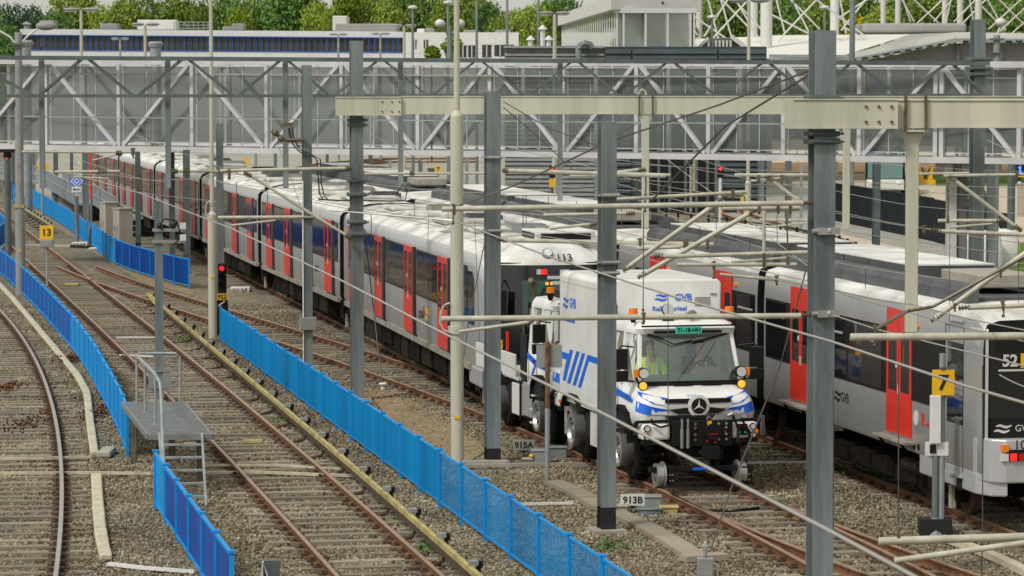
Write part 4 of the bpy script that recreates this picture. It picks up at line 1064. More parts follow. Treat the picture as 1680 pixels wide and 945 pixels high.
    for s in (-1, 1):
        g.disc((s*.97, -1.21, 1.05), (0, 1, 0), .062, .03, 16); g.disc((s*.97, -1.21, .90), (0, 1, 0), .062, .03, 16)
        g.bar((s*.50, -1.15, 1.17), (s*1.12, -1.10, 1.16), .07, .05); g.bar((s*1.12, -1.10, 1.16), (s*1.13, -.7, .95), .07, .05)
        g.bar((s*1.06, -1.15, .80), (s*.55, -1.17, .78), .08, .06); g.bar((s*1.10, -.9, .95), (s*.95, -.65, .62), .08, .10)
    g.cur('lamp_glass')
    for s in (-1, 1): g.disc((s*.97, -1.228, 1.05), (0, 1, 0), .045, .01, 16); g.disc((s*.97, -1.228, .90), (0, 1, 0), .04, .01, 16)
    g.cur('amber')
    for s in (-1, 1): g.disc((s*1.035, -1.21, .965), (0, 1, 0), .035, .02, 12)
    LcS(g, 'headlight', t)
    # rail guidance gear in front
    g = MB('black'); g.box(-.52, .58, -1.26, -1.05, .72, 1.18); g.box(-.5, .5, -1.0, -.7, .5, 1.1); g.prism([(-.55, 1.18), (.55, 1.18), (.62, 1.26), (-.62, 1.26)][::-1], 'y', -1.15, -.9)
    g.bar((-.95, -1.25, .33), (.95, -1.25, .33), .10, .10); g.box(-.62, -.52, -1.36, -1.15, .06, .40); g.box(.72, .92, -1.36, -1.15, .04, .36)
    g.bar((-.45, -1.1, .72), (-.30, -1.2, .36), .07); g.bar((.45, -1.1, .72), (.30, -1.2, .36), .07)
    g.box(-.06, .34, -1.42, -1.26, .58, .66); g.box(-.02, .30, -1.44, -1.40, .50, .74)
    Lc(g, 'rail_guide_frame', t, bevel=.015)
    g = MB('steel')
    for s in (-1, 1):
        g.disc((s*.76, -1.18, .22), (1, 0, 0), .21, .12, 24); g.disc((s*.68, -1.18, .22), (1, 0, 0), .245, .03, 24); g.disc((s*.80, -1.18, .22), (1, 0, 0), .09, .10, 12)
    for px_, pz in ((-.595, .14), (-.595, .24), (-.545, .14), (-.545, .24), (.78, .12), (.78, .22), (.86, .22), (.86, .12)): g.disc((px_, -1.365, pz), (0, 1, 0), .016, .02, 6)
    for px_ in (-.11, -.11, .32, .46):
        for pz in (.84, .93, 1.05, 1.12): g.disc((px_, -1.27, pz), (0, 1, 0), .024, .03, 8)
    for x in (-.36, -.25): g.tube([(x, -1.30, .70), (x, -1.30, 1.03)], .035, 10); g.tube([(x, -1.30, 1.0), (x, -1.30, 1.22)], .022, 8)
    g.tube([(.48, -1.3, 1.26), (.56, -1.32, 1.30), (.60, -1.32, 1.24)], .035, 8); g.tube([(.10, -1.3, 1.2), (.12, -1.31, 1.26), (.16, -1.3, 1.22)], .022, 8)
    g.cur('grey_box'); g.prism([(.22, 1.18), (.78, 1.18), (.78, 1.28), (.30, 1.26)][::-1], 'y', -1.20, -1.14)
    Lc(g, 'guide_wheel', t, smooth=True)
    g = MB('black'); hp = [Vector((.56, -1.33, 1.26)), Vector((.64, -1.40, 1.05)), Vector((.62, -1.44, .80)), Vector((.72, -1.44, .68)), Vector((.84, -1.40, .76)), Vector((.86, -1.34, 1.0))]
    g.tube(hp, .03, 8); g.tube([(.70, -1.36, 1.22), (.82, -1.42, 1.0), (.86, -1.40, .82)], .024, 8); g.tube([(-.5, -1.2, 1.12), (-.75, -1.3, 1.08), (-.9, -1.25, 1.15)], .02, 6); g.disc((.20, -1.30, .98), (0, 1, 0), .15, .08, 18)
    Lc(g, 'hose', t, smooth=True)
    g = MB('red_lens')
    for x, z in ((.42, .98), (.09, .83), (.24, .80), (-.62, .72)): g.disc((x, -1.345, z), (0, 1, 0), .018, .02, 8)
    g.box(.12, .28, -1.35, -1.34, .935, .95)
    g.box(-.64, -.58, -1.34, -1.3, .72, .745); g.disc((-.86, -1.10, 1.20), (0, 1, 0), .02, .02, 8); g.disc((.92, -1.10, 1.22), (0, 1, 0), .02, .02, 8)
    g.cur('sign_yellow'); g.box(.11, .18, -1.32, -1.27, 1.10, 1.17); g.cur('livery_blue'); g.box(-.16, .16, -1.315, -1.295, .305, .355); Lc(g, 'fitting', t)
    if full:
        g = MB('black'); g.box(.68, .86, -1.225, -1.205, .90, 1.10); g.cur('red_lens'); g.disc((.72, -1.23, 1.06), (0, 1, 0), .02, .01, 8); g.disc((.82, -1.23, 1.06), (0, 1, 0), .02, .01, 8); g.cur('plate_green'); g.disc((.72, -1.23, .95), (0, 1, 0), .018, .01, 8); g.disc((.82, -1.23, .95), (0, 1, 0), .018, .01, 8); Lc(g, 'rear_light_cluster', t)
    # upper lamps by the windshield
    g = MB('black')
    for s in (-1, 1): g.bar((s*.95, -.6, 1.75), (s*1.05, -.62, 2.02), .03); g.disc((s*.90, -.66, 1.98), (0, 1, 0), .10, .14, 18); g.disc((s*.91, -.66, 1.76), (0, 1, 0), .08, .08, 14)
    g.cur('lamp_glass')
    for s in (-1, 1): g.disc((s*.90, -.74, 1.98), (0, 1, 0), .085, .02, 18)
    g.cur('amber')
    for s in (-1, 1): g.box(s*.98, s*1.06, -.72, -.62, 1.91, 2.05)
    LcS(g, 'upper_headlight', body)
    g = MB('amber_lit')
    for s in (-1, 1): g.disc((s*.91, -.71, 1.76), (0, 1, 0), .068, .02, 14)
    LcS(g, 'flashing_light', body)
    # mirrors
    g = MB('black')
    for s in (-1, 1):
        g.tube([(s*.98, -.30, 2.42), (s*1.24, -.45, 2.46), (s*1.27, -.45, 2.40)], .016, 6); g.tube([(s*1.0, -.45, 1.82), (s*1.22, -.48, 1.84), (s*1.26, -.46, 1.9)], .016, 6)
        g.box(s*1.14, s*1.38, -.52, -.40, 2.04, 2.40); g.box(s*1.13, s*1.39, -.52, -.40, 1.82, 2.01)
    LcS(g, 'mirror', body, bevel=.04)
    # wipers, roof bar, plate
    g = MB('black'); g.tube([(-.55, -.33, 2.60), (-.25, -.40, 2.46), (.1, -.36, 2.53)], .014, 6); g.tube([(-.72, -.30, 2.64), (-.45, -.36, 2.56)], .022, 6); g.tube([(.78, -.28, 2.64), (.35, -.38, 2.55), (.1, -.36, 2.50)], .018, 6)
    g.box(-.32, .02, -.62, -.55, 1.75, 1.78); g.box(.2, .55, -.62, -.55, 1.75, 1.78); g.bar((-.85, -.38, 2.79), (.85, -.38, 2.79), .03, .03); g.box(-.62, .62, -.42, -.36, 2.66, 2.71); Lc(g, 'wiper', body)
    if full:
        g = MB('plate_green'); g.box(-.24, .24, -.46, -.43, 2.66, 2.775); Lc(g, 'number_plate', body)
        text('71-18-HH', .105, (0, -.463, 2.717), FRONT, 'ink', body, name='plate_lettering', bold=.003)
        text('GVB', .05, (-.1, -.99, 1.60), (R(50), 0, 0), 'livery_blue', body, name='bonnet_lettering', sx=2)
    # beacons, horn, work lamp
    for x in (-.93, .86):
        g = MB('black'); g.tube([(x, -.10, 2.84), (x, -.10, 2.99)], .04, 10, .085); g.cur('amber'); g.tube([(x, -.10, 2.99), (x, -.10, 3.10)], .083, 14, .078); Lc(g, 'beacon', body, smooth=True)
    g = MB('grey_box'); g.tube([(.14, -.2, 2.97), (.14, .15, 2.97)], .09, 14, .03); g.cur('lamp_glass'); g.disc((-.28, -.1, 3.07), (0, 1, 0), .10, .04, 16); g.cur('black'); g.disc((-.28, -.06, 3.06), (0, 1, 0), .11, .05, 16); g.box(-.38, -.18, -.12, .05, 2.84, 2.95); Lc(g, 'roof_lamp', body, smooth=True)
    # exhaust stack on the left behind the cab
    g = MB('insulator'); g.tube([(-.93, 1.20, 2.55), (-.93, 1.20, 3.05), (-.98, 1.12, 3.14), (-1.05, 1.02, 3.18)], .055, 10); g.cur('galv'); g.tube([(-.93, 1.2, 1.2), (-.93, 1.2, 2.6)], .09, 12); Lc(g, 'exhaust_pipe', t, smooth=True)
    # side boxes between the axles
    g = MB('grey_box'); g.box(-1.08, -.55, .70, 1.55, .42, 1.10); Lc(g, 'side_locker', t, bevel=.02)
    g = MB('number_grey'); g.box(-1.10, -.9, 1.70, 2.35, .38, 1.02); Lc(g, 'side_locker', t, bevel=.02)
    g = MB('black'); g.box(-1.06, -.6, 2.40, 2.85, .5, 1.05); g.bar((-1.08, .66, .30), (-1.08, .66, 1.1), .05); g.bar((-1.1, 1.62, .3), (-1.1, 1.62, 1.1), .05); Lc(g, 'battery_box', t, bevel=.02)
    g = MB('number_grey')
    for z in (.35, .62, .90): g.box(-1.16, -1.0, .40, .66, z, z+.03)
    Lc(g, 'step', t)
    g = MB('rubber'); pts = [(-1.05, 2.78, .95), (-1.07, 2.95, 1.14), (-1.07, 3.2, 1.22), (-1.07, 3.7, 1.22), (-1.07, 3.95, 1.14), (-1.05, 4.12, .95)]
    for p_, q_ in zip(pts, pts[1:]): g.bar(p_, q_, .34, .03)
    Lc(g, 'rear_mudguard', t)
    # rear rail guide
    g = MB('black'); g.bar((-.8, 4.25, .33), (.8, 4.25, .33), .1); g.box(-1.02, -.6, 4.15, 4.5, .30, .55); g.cur('steel')
    for s in (-1, 1): g.disc((s*.73, 4.2, .21), (1, 0, 0), .2, .1, 18); g.disc((s*.66, 4.2, .21), (1, 0, 0), .235, .03, 18)
    Lc(g, 'rear_guide_wheel', t)
    return t, body
def livery_poly(mb, X, pts): mb.add([(X, y, z) for y, z in pts], [tuple(range(len(pts)))])

t1, body1 = unimog('white rail truck with a box body, star emblem and orange beacons, in front', 58.5)
BX, Z0, Z1, Y0, Y1 = 1.13, 1.06, 3.52, 1.32, 4.55
g = MB('truck_white'); pr = [(-BX, Z0), (BX, Z0), (BX, Z1-.07), (BX-.07, Z1), (-BX+.07, Z1), (-BX, Z1-.07)]
g.prism(pr, 'y', Y0, Y1); Lc(g, 'box_body', t1, bevel=.035)
bx = [o for o in t1.children if o.name.startswith('box_body')][0]
g = MB('number_grey'); g.box(-BX-.012, -BX, Y0, Y1, Z0, Z0+.09); g.box(-BX-.006, -BX, Y0+.06, Y1-.06, Z1-.20, Z1-.17); g.box(-BX-.01, -BX+.02, Y1-.05, Y1+.004, Z0, Z1); Lc(g, 'trim_rail', bx)
g = MB('step_grey')
for q in range(6): g.box(.62, .92, Y0-.008, Y0, 3.02+q*.03, 3.035+q*.03)
for x, y, z in ((.98, Y0-.01, 3.24), (-.98, Y0-.01, 3.24)): g.box(x-.06, x+.06, y-.01, y+.012, z-.015, z+.015)
Lc(g, 'vent', bx)
g = MB('livery_blue'); X = -BX-.004; e = Y1
livery_poly(g, X, [(e-.02, 1.84), (e-.50, 1.84), (e-.20, 1.42), (e-.42, 1.42), (e-1.02, 2.06), (e-.80, 2.06), (e-.70, 1.97), (e-.02, 1.97)])
for o_ in (.55, .98): livery_poly(g, X, [(e-o_, 1.40), (e-o_-.24, 1.40), (e-o_-.98, 2.07), (e-o_-.74, 2.07)])
livery_poly(g, X, [(e-1.40, 1.40), (e-1.64, 1.40), (e-2.22, 1.95), (e-3.2, 1.95), (e-3.2, 2.07), (e-2.14, 2.07)])
Lc(g, 'box_livery', bx)
logo_waves(bx, -.12, Y0-.006, 3.22, .24, 'livery_blue', FRONT); text('GVB', .175, (.40, Y0-.006, 3.18), FRONT, 'livery_blue', bx, bold=.004)
text('Railmaterieel', .125, (.14, Y0-.006, 2.98), FRONT, 'livery_blue', bx, bold=.002)
logo_waves(bx, X, e-.28, 2.98, .38, 'livery_blue', SIDE); text('GVB', .26, (X, e-.98, 2.94), SIDE, 'livery_blue', bx, bold=.004); text('Railmaterieel', .14, (X, e-.78, 2.62), SIDE, 'livery_blue', bx, bold=.002)
g = MB('grey_box'); g.box(-1.06, -.4, 3.98, 4.5, .38, 1.0); g.cur('black'); g.box(-1.066, -1.05, 4.04, 4.26, .55, .85); g.cur('red_lens'); g.box(-1.068, -1.06, 4.34, 4.38, .75, .92); Lc(g, 'rear_locker', t1, bevel=.02)
t2, body2 = unimog('second white rail truck with a low flatbed, between the box body and metro cab', 64.5, False)
g = MB('number_grey'); g.box(-1.13, 1.13, 1.75, 5.3, 1.10, 1.16)
Lc(g, 'bed_floor', t2)
for y0, y1 in ((1.9, 3.55), (3.62, 5.28)):
    g = MB('number_grey'); g.box(-1.15, -1.11, y0, y1, 1.12, 1.62); Lc(g, 'bed_side', t2, bevel=.01)
    g = MB('number_grey'); g.box(1.11, 1.15, y0, y1, 1.12, 1.62); Lc(g, 'bed_side', t2, bevel=.01)
g = MB('black'); g.box(-1.05, -.45, 1.35, 1.85, 1.05, 2.05); g.box(-.4, .6, 1.3, 1.8, 1.2, 2.9); g.bar((-1.0, 1.6, 1.9), (-1.0, 1.6, 2.35), .05); g.bar((-.2, 1.5, 2.8), (.4, 3.8, 3.05), .14); g.tube([(-.9, 1.7, 1.8), (-.6, 2.2, 2.2), (-.2, 2.5, 1.5)], .03, 6)
for q in range(4): g.bar((-.95+q*.16, 1.6, 2.0), (-.95+q*.16, 1.6, 2.2), .07)
Lc(g, 'loading_crane', t2, bevel=.01)
g = MB('red'); g.bar((-1.0, 3.1, 1.6), (-1.0, 3.1, 2.0), .05); g.cur('sign_yellow'); g.bar((-1.0, 3.6, 1.6), (-1.0, 3.6, 1.78), .04); Lc(g, 'bed_stake', t2)
g = MB('black'); g.box(-.7, .7, .1, .8, 2.9, 3.02); g.cur('number_grey'); g.bar((-.8, .3, 3.16), (.6, .3, 3.16), .06); g.bar((-.8, .6, 3.25), (.6, .6, 3.25), .06); g.bar((-.5, .5, 3.0), (-.5, .5, 3.25), .05); Lc(g, 'roof_equipment', body2)
# coupling bar between the trucks
m1 = t1.matrix_basis
def inworld(t, v): return t.matrix_basis @ Vector(v)
# people inside the first cab
def seat_person(label, x, **k):
    p = inworld(t1, (x, .34, 1.64)); 
    return person(label, p, t1.rotation_euler.z, seated=True, **k)
seat_person('passenger in a bright yellow high visibility jacket on the left seat of the truck', -.50, jacket='hivis', reach=(.10, .14))
seat_person('driver in dark clothes and a yellow vest holding the truck steering wheel', .42, jacket='navy', vest=True, reach=(.32, .30))
# track workers far behind the trains
def at_ground(px, py): return G(px, py)
for px, py, jk, lb in ((559, 344, 'hivis', 'worker in yellow jacket beyond the white train roofs, right of the other two'), (544, 345, 'white_paint', 'worker in a white shirt between two colleagues beyond the train roofs'), (535, 345, 'navy', 'worker in dark clothes, leftmost of the three beyond the train roofs')):
    p = G(px, py); person(lb, p, rnd.uniform(-1, 1), jacket=jk, reach=(.1, .3))
# ------------------------------------------------------------------ overhead line masts
def mast(label, px, top, base=None, s=None, w_=.28, dark=0, rot=.22, m='galv', cat='mast', name='overhead_line_mast', group='steel masts carrying the overhead line'):
    if base: P = G(px, base)
    else: P = G(px, CAM_H*s+HOR)
    Y = P.y; ztop = D(px, top, Y).z
    t = E(name, label, cat, P, group, rz=rot)
    f = w_/2; th = .018
    def H(z0, z1, mm, nm):
        b = MB(mm); b.box(-f, f, -f, -f+th, z0, z1); b.box(-f, f, f-th, f, z0, z1); b.box(-.008, .008, -f+th, f-th, z0, z1); Lc(b, nm, t)
    if dark: H(0, dark, 'mast_black', 'painted_base'); H(dark, ztop, m, 'shaft')
    else: H(0, ztop, m, 'shaft')
    b = MB('concrete'); b.box(-f-.15, f+.15, -f-.15, f+.15, -.1, .06); Lc(b, 'foundation', t)
    return t, P, ztop
def clampbox(t, P, px, py, w_=.36, h=.12, m='galv_dark'):
    z = D(px, py, P.y).z; b = MB(m); b.box(-w_/2, w_/2, -w_/2, w_/2, z-h/2, z+h/2)
    b.box(-w_/2-.05, w_/2+.05, -w_/2-.03, -w_/2, z-h/2+.02, z+h/2-.02); Lc(b, 'clamp', t, bevel=.01)
MA = mast('tallest galvanised mast in front of the right train, holding the near cream beam', 1344, 50, s=115, w_=.31)
M1000 = mast('galvanised mast with a black foot beside the white truck and the 913B sign', 995, 200, 873, dark=.42, w_=.255)
M810 = mast('galvanised mast with a black foot by the flatbed truck', 808, 150, 760, dark=.30, w_=.27)
M586 = mast('galvanised mast at the left end of the far cream beam with four clamps', 586, 67, 657, w_=.275)
M506 = mast('galvanised mast with a grey box low on its shaft, left of the four clamp mast', 505, 107, 603, dark=.0, w_=.225)
M361 = mast('galvanised mast directly behind the cream light pole and the red signal', 362, 203, 525, w_=.20)
M262 = mast('short blunt galvanised post behind the ladder platform', 262, 330, 661, w_=.19, rot=.1)
M1600 = mast('tall galvanised mast at the right holding the dark lattice girder', 1600, 32, s=60, w_=.33)
M283 = mast('grey mast behind the blue fence, left one of the pair by the cabinets', 283, 246, 440, w_=.20, m='galv_dark')
M306 = mast('grey mast behind the blue fence, right one of the pair by the cabinets', 307, 246, 452, w_=.24, m='galv_dark')
mast('dark footed mast with a grey box right beside the beige cabinets', 227, 246, 415, w_=.21, dark=.45, m='galv_dark')
mast('grey mast behind the blue diamond sign', 141, 246, 372, w_=.30, m='galv')
mast('dark grey mast left of the diamond sign with a black box at its foot', 92, 246, 337, w_=.26, m='galv_dark')
mast('dark grey mast standing on the gravel right of the tallest mast', 1437, 262, 418, w_=.28, m='galv_dark')
mast('pale slim steel post left of the white bridge pier', 1362, 262, 400, s=None, w_=.2, m='galv_light') if 0 else None
mast('smooth steel mast far right behind the thin cream pipes', 1625, 175, 450, w_=.28, m='galv')
mast('galvanised column before the dark corrugated wall, under the footbridge', 1293, 262, 391, w_=.26, m='galv')
mast('slim galvanised column left of the dark corrugated wall', 1176, 262, 358, w_=.22, m='galv')
mast('galvanised mast half hidden behind the black footed mast by the truck', 979, 262, 425, w_=.20, m='galv_light')
mast('far galvanised column beneath the footbridge beside the light louvre wall', 1024, 262, 330, w_=.36, m='galv_light')
mast('far slim galvanised post in front of the dark shed doors', 1094, 262, 322, w_=.2, m='galv_light')
for px, b, lb in ((1133, 365, 'thin post with fork shaped insulators on top by the dark shed'), (1314, 398, 'thin post with fork shaped insulators on top near the black railing')):
    t, P, zt = mast(lb, px, 272, b, w_=.13, m='galv_light', rot=0)
    f = MB('galv_light'); 
    for s in (-1, 1): f.bar((s*.05, 0, zt), (s*.22, 0, zt+.3), .04); f.bar((s*.22, 0, zt+.3), (s*.2, 0, zt+.75), .07)
    Lc(f, 'insulator_fork', t)
t, P, zt = M1600
for py in (97, 112, 122): clampbox(t, P, 1600, py, .55, .10)
t, P, zt = M586
for py in (296, 319, 364, 384): clampbox(t, P, 586, py, .40, .09)
for py in (197, 205, 160): clampbox(t, P, 586, py, .38, .08)
t, P, zt = MA
for py in (160, 219, 232): clampbox(t, P, 1344, py, .42, .07)
for py in (378, 513):
    b = MB('steel'); z = D(1344, py, P.y).z; b.tube([(-.19, -.18, z), (.19, -.18, z)], .035, 8); b.sphere((.05, -.2, z), .06, 8, 5); b.box(-.12, .2, -.24, -.16, z-.05, z+.05); Lc(b, 'bracket_fitting', t)
for (T_, px, pys) in ((M810, 808, (258, 378)), (M1000, 995, (320, 430, 447)), (M506, 505, (356,))):
    t, P, zt = T_
    for py in pys: b = MB('steel'); z = D(px, py, P.y).z; b.box(-.17, .17, -.19, .17, z-.015, z+.015); b.tube([(-.12, -.18, z), (.16, -.18, z)], .035, 8); Lc(b, 'bracket_fitting', t)
t, P, zt = M506
z = D(505, 530, P.y).z; b = MB('grey_box'); b.box(-.24, .20, -.22, -.12, z-.17, z+.16); Lc(b, 'switch_box', t, bevel=.015)
b = MB('white_paint'); b.tube([(-.13, -.13, .1), (-.13, -.13, zt*.62)], .018, 6); Lc(b, 'conduit', t)
t, P, zt = M262
b = MB('grey_box'); z1, z2 = D(262, 603, P.y).z, D(262, 637, P.y).z; b.box(-.25, -.08, -.12, .12, z2, z1); b.box(.08, .25, -.12, .12, z2, z1); b.cur('steel'); b.box(-.27, .27, -.13, .13, z1-.09, z1-.05); b.box(-.27, .27, -.13, .13, z2, z2+.05); Lc(b, 'counter_box', t)
b = MB('steel')
for py in (377, 396): z = D(262, py, P.y).z; b.box(-.14, .60, -.14, -.10, z-.035, z+.035); b.cur('number_grey'); b.box(.48, .62, -.2, -.06, z+.02, z+.16); b.cur('steel')
b.cur('cable_black'); zz = D(262, 370, P.y).z; b.tube([(.1, -.16, zz-.1), (.0, -.2, zz), (.15, -.2, zz+.16), (.4, -.18, zz+.12), (.48, -.15, zz-.1), (.42, -.15, zz-.35), (.3, -.15, zz-.45)], .022, 6); b.sphere((.02, -.18, zz+.0), .07, 8, 5); b.sphere((.33, -.18, zz+.02), .09, 8, 5)
Lc(b, 'cable_bracket', t)

# cable assembly on the 506 mast
def cable(label, pix, Y, r=.018, m='cable_black', name='cable', cat='cable'):
    pts = [D(x, y, Y) for x, y in pix]; mb = MB(m); mb.tube(pts, r, 6); return one(mb, name, label, cat, pts[0])
Y5 = M506[1].y-.2
cable('black cable loop hanging from the bracket beside the mast by the footbridge', [(474, 210), (477, 222), (480, 236), (490, 248), (502, 255), (515, 257), (520, 263), (522, 290), (524, 318), (530, 326)], Y5, .018)
cable('second black cable running from the mast bracket down to the black line cable', [(479, 210), (483, 230), (492, 246), (512, 254), (526, 262), (527, 300), (532, 322), (540, 329)], Y5, .016)
cable('black insulated line cable running right from the mast cables', [(522, 327), (560, 329), (600, 329), (640, 330), (665, 329), (668, 312), (660, 303), (650, 318)], Y5, .022)
mb = MB('insulator'); p = D(472, 205, Y5); mb.box(p.x-.12, p.x+.12, p.y-.1, p.y+.1, p.z-.05, p.z+.06); q = D(446, 214, Y5); q2 = D(470, 230, Y5); mb.tube([q, D(456, 222, Y5), q2, D(500, 229, Y5)], .05, 8); mb.sphere(D(452, 218, Y5), .09, 8, 5); mb.sphere(D(461, 228, Y5), .09, 8, 5)
one(mb, 'line_switch', 'small brown insulator switch left of the mast under the footbridge', 'line switch', q)

# ------------------------------------------------------------------ cream beams
def beam(label, x0, x1, yt, yb, Y, depth=.3, plates=()):
    a, b = D(x0, yt, Y), D(x1, yt, Y); zb = D(x0, yb, Y).z
    t = E('portal_beam', label, 'portal beam', (a.x, Y, zb)); 
    mb = MB('cream'); h = a.z-zb; th = .022
    mb.box(a.x, b.x, Y-depth/2, Y+depth/2, a.z-th, a.z); mb.box(a.x, b.x, Y-depth/2, Y+depth/2, zb, zb+th)
    mb.box(a.x, b.x, Y-depth/2+.02, Y-depth/2+.045, zb+th, a.z-th); mb.box(a.x, b.x, Y+depth/2-.045, Y+depth/2-.02, zb+th, a.z-th); W(mb, 'girder', t, bevel=.006)
    return t, Y
B1, YB1 = beam('far cream portal beam crossing the middle of the view in front of the footbridge', 659, 1745, 157.5, 187.5, 75.2)
mb = MB('cream'); a = D(551, 159, 75.2); b = D(659, 189, 75.2); mb.box(a.x, b.x, 74.98, 75.02, b.z+.02, a.z-.02); mb.box(a.x, b.x, 74.96, 75.3, a.z-.02, a.z+.005); mb.box(a.x, b.x, 74.96, 75.3, b.z-.005, b.z+.02); W(mb, 'end_channel', B1)
mb = MB('insulator')
for x in (627, 643, 655): 
    for y in (167, 183): p = D(x, y, 74.97); mb.disc(p, (0, 1, 0), .02, .03, 6)
W(mb, 'bolts', B1)
for x in (1049, 1071):
    mb = MB('insulator'); p = D(x, 155, 75.0); q = D(x, 190, 75.0); mb.tube([p, q], .022, 6); W(mb, 'hanger_rod', B1)
mb = MB('cream'); mb.tube([D(1054+6*math.cos(t), 156-9*math.sin(t), 75.1) for t in [math.pi*j/8 for j in range(9)]], .022, 6); W(mb, 'lifting_eye', B1)
B2, YB2 = beam('near cream portal beam entering from the right, bolted to the tallest mast', 1469, 1760, 163, 210, 46.7, .34)
mb = MB('cream'); a = D(1301, 162, 46.7); b = D(1469, 211, 46.7); mb.box(a.x, b.x, 46.38, 46.42, b.z+.02, a.z-.02); mb.box(a.x-.02, b.x, 46.36, 46.5, a.z-.02, a.z); mb.box(a.x-.02, b.x, 46.36, 46.5, b.z, b.z+.02); mb.box(a.x-.10, a.x, 46.38, 47.0, b.z, a.z); W(mb, 'end_channel', B2, bevel=.005)
mb = MB('insulator')
for x in (1421, 1442, 1463):
    for y in (175, 200): mb.disc(D(x, y, 46.37), (0, 1, 0), .022, .03, 8)
W(mb, 'bolts', B2)
for x in (1486, 1519):
    mb = MB('insulator'); mb.tube([D(x, 157, 46.5), D(x, 214, 46.5)], .022, 6); W(mb, 'hanger_rod', B2)
mb = MB('cream'); a = D(1484, 213, 46.7); b = D(1520, 216, 46.7); mb.box(a.x, b.x, 46.5, 46.9, b.z, a.z); W(mb, 'hanger_plate', B2)
# drop posts hanging from the beams and from the dark girder
def drop(label, px, y0, y1, Y, w_, m='cream', cap=None):
    a, b = D(px, y0, Y), D(px, y1, Y); t = E('drop_post', label, 'drop post', (a.x, Y, b.z), group='posts hanging from the portal beams')
    mb = MB(m); mb.box(a.x-w_/2, a.x+w_/2, Y-w_/2, Y+w_/2, b.z, a.z-.01); W(mb, 'tube_section', t, bevel=.012)
    if cap: mb = MB(m); mb.prism([(a.x-w_*.9, a.z), (a.x+w_*.9, a.z), (a.x+w_/2+.004, a.z-w_*1.2), (a.x-w_/2-.004, a.z-w_*1.2)], 'y', Y-w_*.4, Y+w_*.4); mb.box(a.x-w_*1.0, a.x+w_*1.0, Y-w_/2, Y+w_/2, a.z, a.z+.015); W(mb, 'head_gusset', t)
    return t
drop('thick cream post hanging from the near beam before the second red door', 1497, 216, 545, 46.7, .17, cap=1)
drop('cream post hanging from the middle of the far beam', 1059, 190, 374, 75.1, .165, cap=1)
drop('slim cream post hanging just right of the tallest mast', 1389, 188, 377, 75.1, .16)
# ------------------------------------------------------------------ cream light poles
def light_pole(label, px, top, split, base, r0, r1, head=None, m='cream', s=None, yellow=None):
    P = G(px, base); Y = P.y; t = E('light_pole', label, 'light pole', P); zt = D(px, top, Y).z; zs = D(px, split, Y).z
    mb = MB(m); mb.tube([(0, 0, 0), (0, 0, zs-.1), (0, 0, zs)], r0, 14, r0); mb.tube([(0, 0, zs), (0, 0, zs+.10)], r0, 14, r1); Lc(mb, 'lower_tube', t, smooth=True)
    mb = MB(m); mb.tube([(0, 0, zs+.1), (0, 0, zt)], r1, 12, r1*.85); Lc(mb, 'upper_tube', t, smooth=True)
    if yellow: mb = MB('sign_yellow'); z = D(px, yellow, Y).z; mb.box(-.05, .05, -r0-.01, -r0+.02, z-.03, z+.03); Lc(mb, 'tag_plate', t)
    if head:
        for s_ in (-1, 1):
            mb = MB('grey_box'); c = (s_*head*.55, 0, zt+.05); mb.sphere(c, head*.5, 12, 6, (1, .35, .28)); mb.cur('lamp_glass'); mb.sphere((c[0], 0, c[2]-head*.07), head*.40, 10, 5, (1, .3, .2)); Lc(mb, 'lamp_head', t, smooth=True)
    return t, P
LP1 = light_pole('tall cream light pole in front of the metro cab side', 750, -55, 190, 762, .125, .06, yellow=684)
LP2 = light_pole('tall cream light pole beside the red signal at the head of the blue fence', 349, -60, 352, 555, .125, .062, yellow=454)
light_pole('cream lamp post rising between the glass building and the striped mast', 1227, 2, 300, 383, .14, .09, head=.95)
light_pole('thin cream pole behind the diamond sign', 133, 245, 268, 342, .17, .12)
mb = MB('cream'); P = LP1[1]; pts = [D(x, y, P.y-.12) for x, y in ((738, 497), (730, 500), (723, 512), (722, 530), (728, 542), (742, 546))]; mb.tube(pts, .02, 6); one(mb, 'earth_cable', 'looped cream cable bulging left from the tall light pole', 'cable', pts[-1])
mb = MB('cream'); pts = [D(x, y, LP2[1].y-.12) for x, y in ((345, 330), (339, 333), (337, 345), (340, 357), (346, 360))]; mb.tube(pts, .022, 6); one(mb, 'earth_cable', 'looped cream cable on the light pole near the fence bend', 'cable', pts[-1])
for y, r_ in ((550, .16), (470, .13)): pass
mb = MB('cream'); P = LP1[1]; z = D(750, 537, P.y).z; mb.tube([(P.x, P.y, z-.12), (P.x, P.y, z+.02)], .16, 14, .18); one(mb, 'pole_collar', 'flared cream collar half way up the tall light pole', 'collar', (P.x, P.y, z-.12))

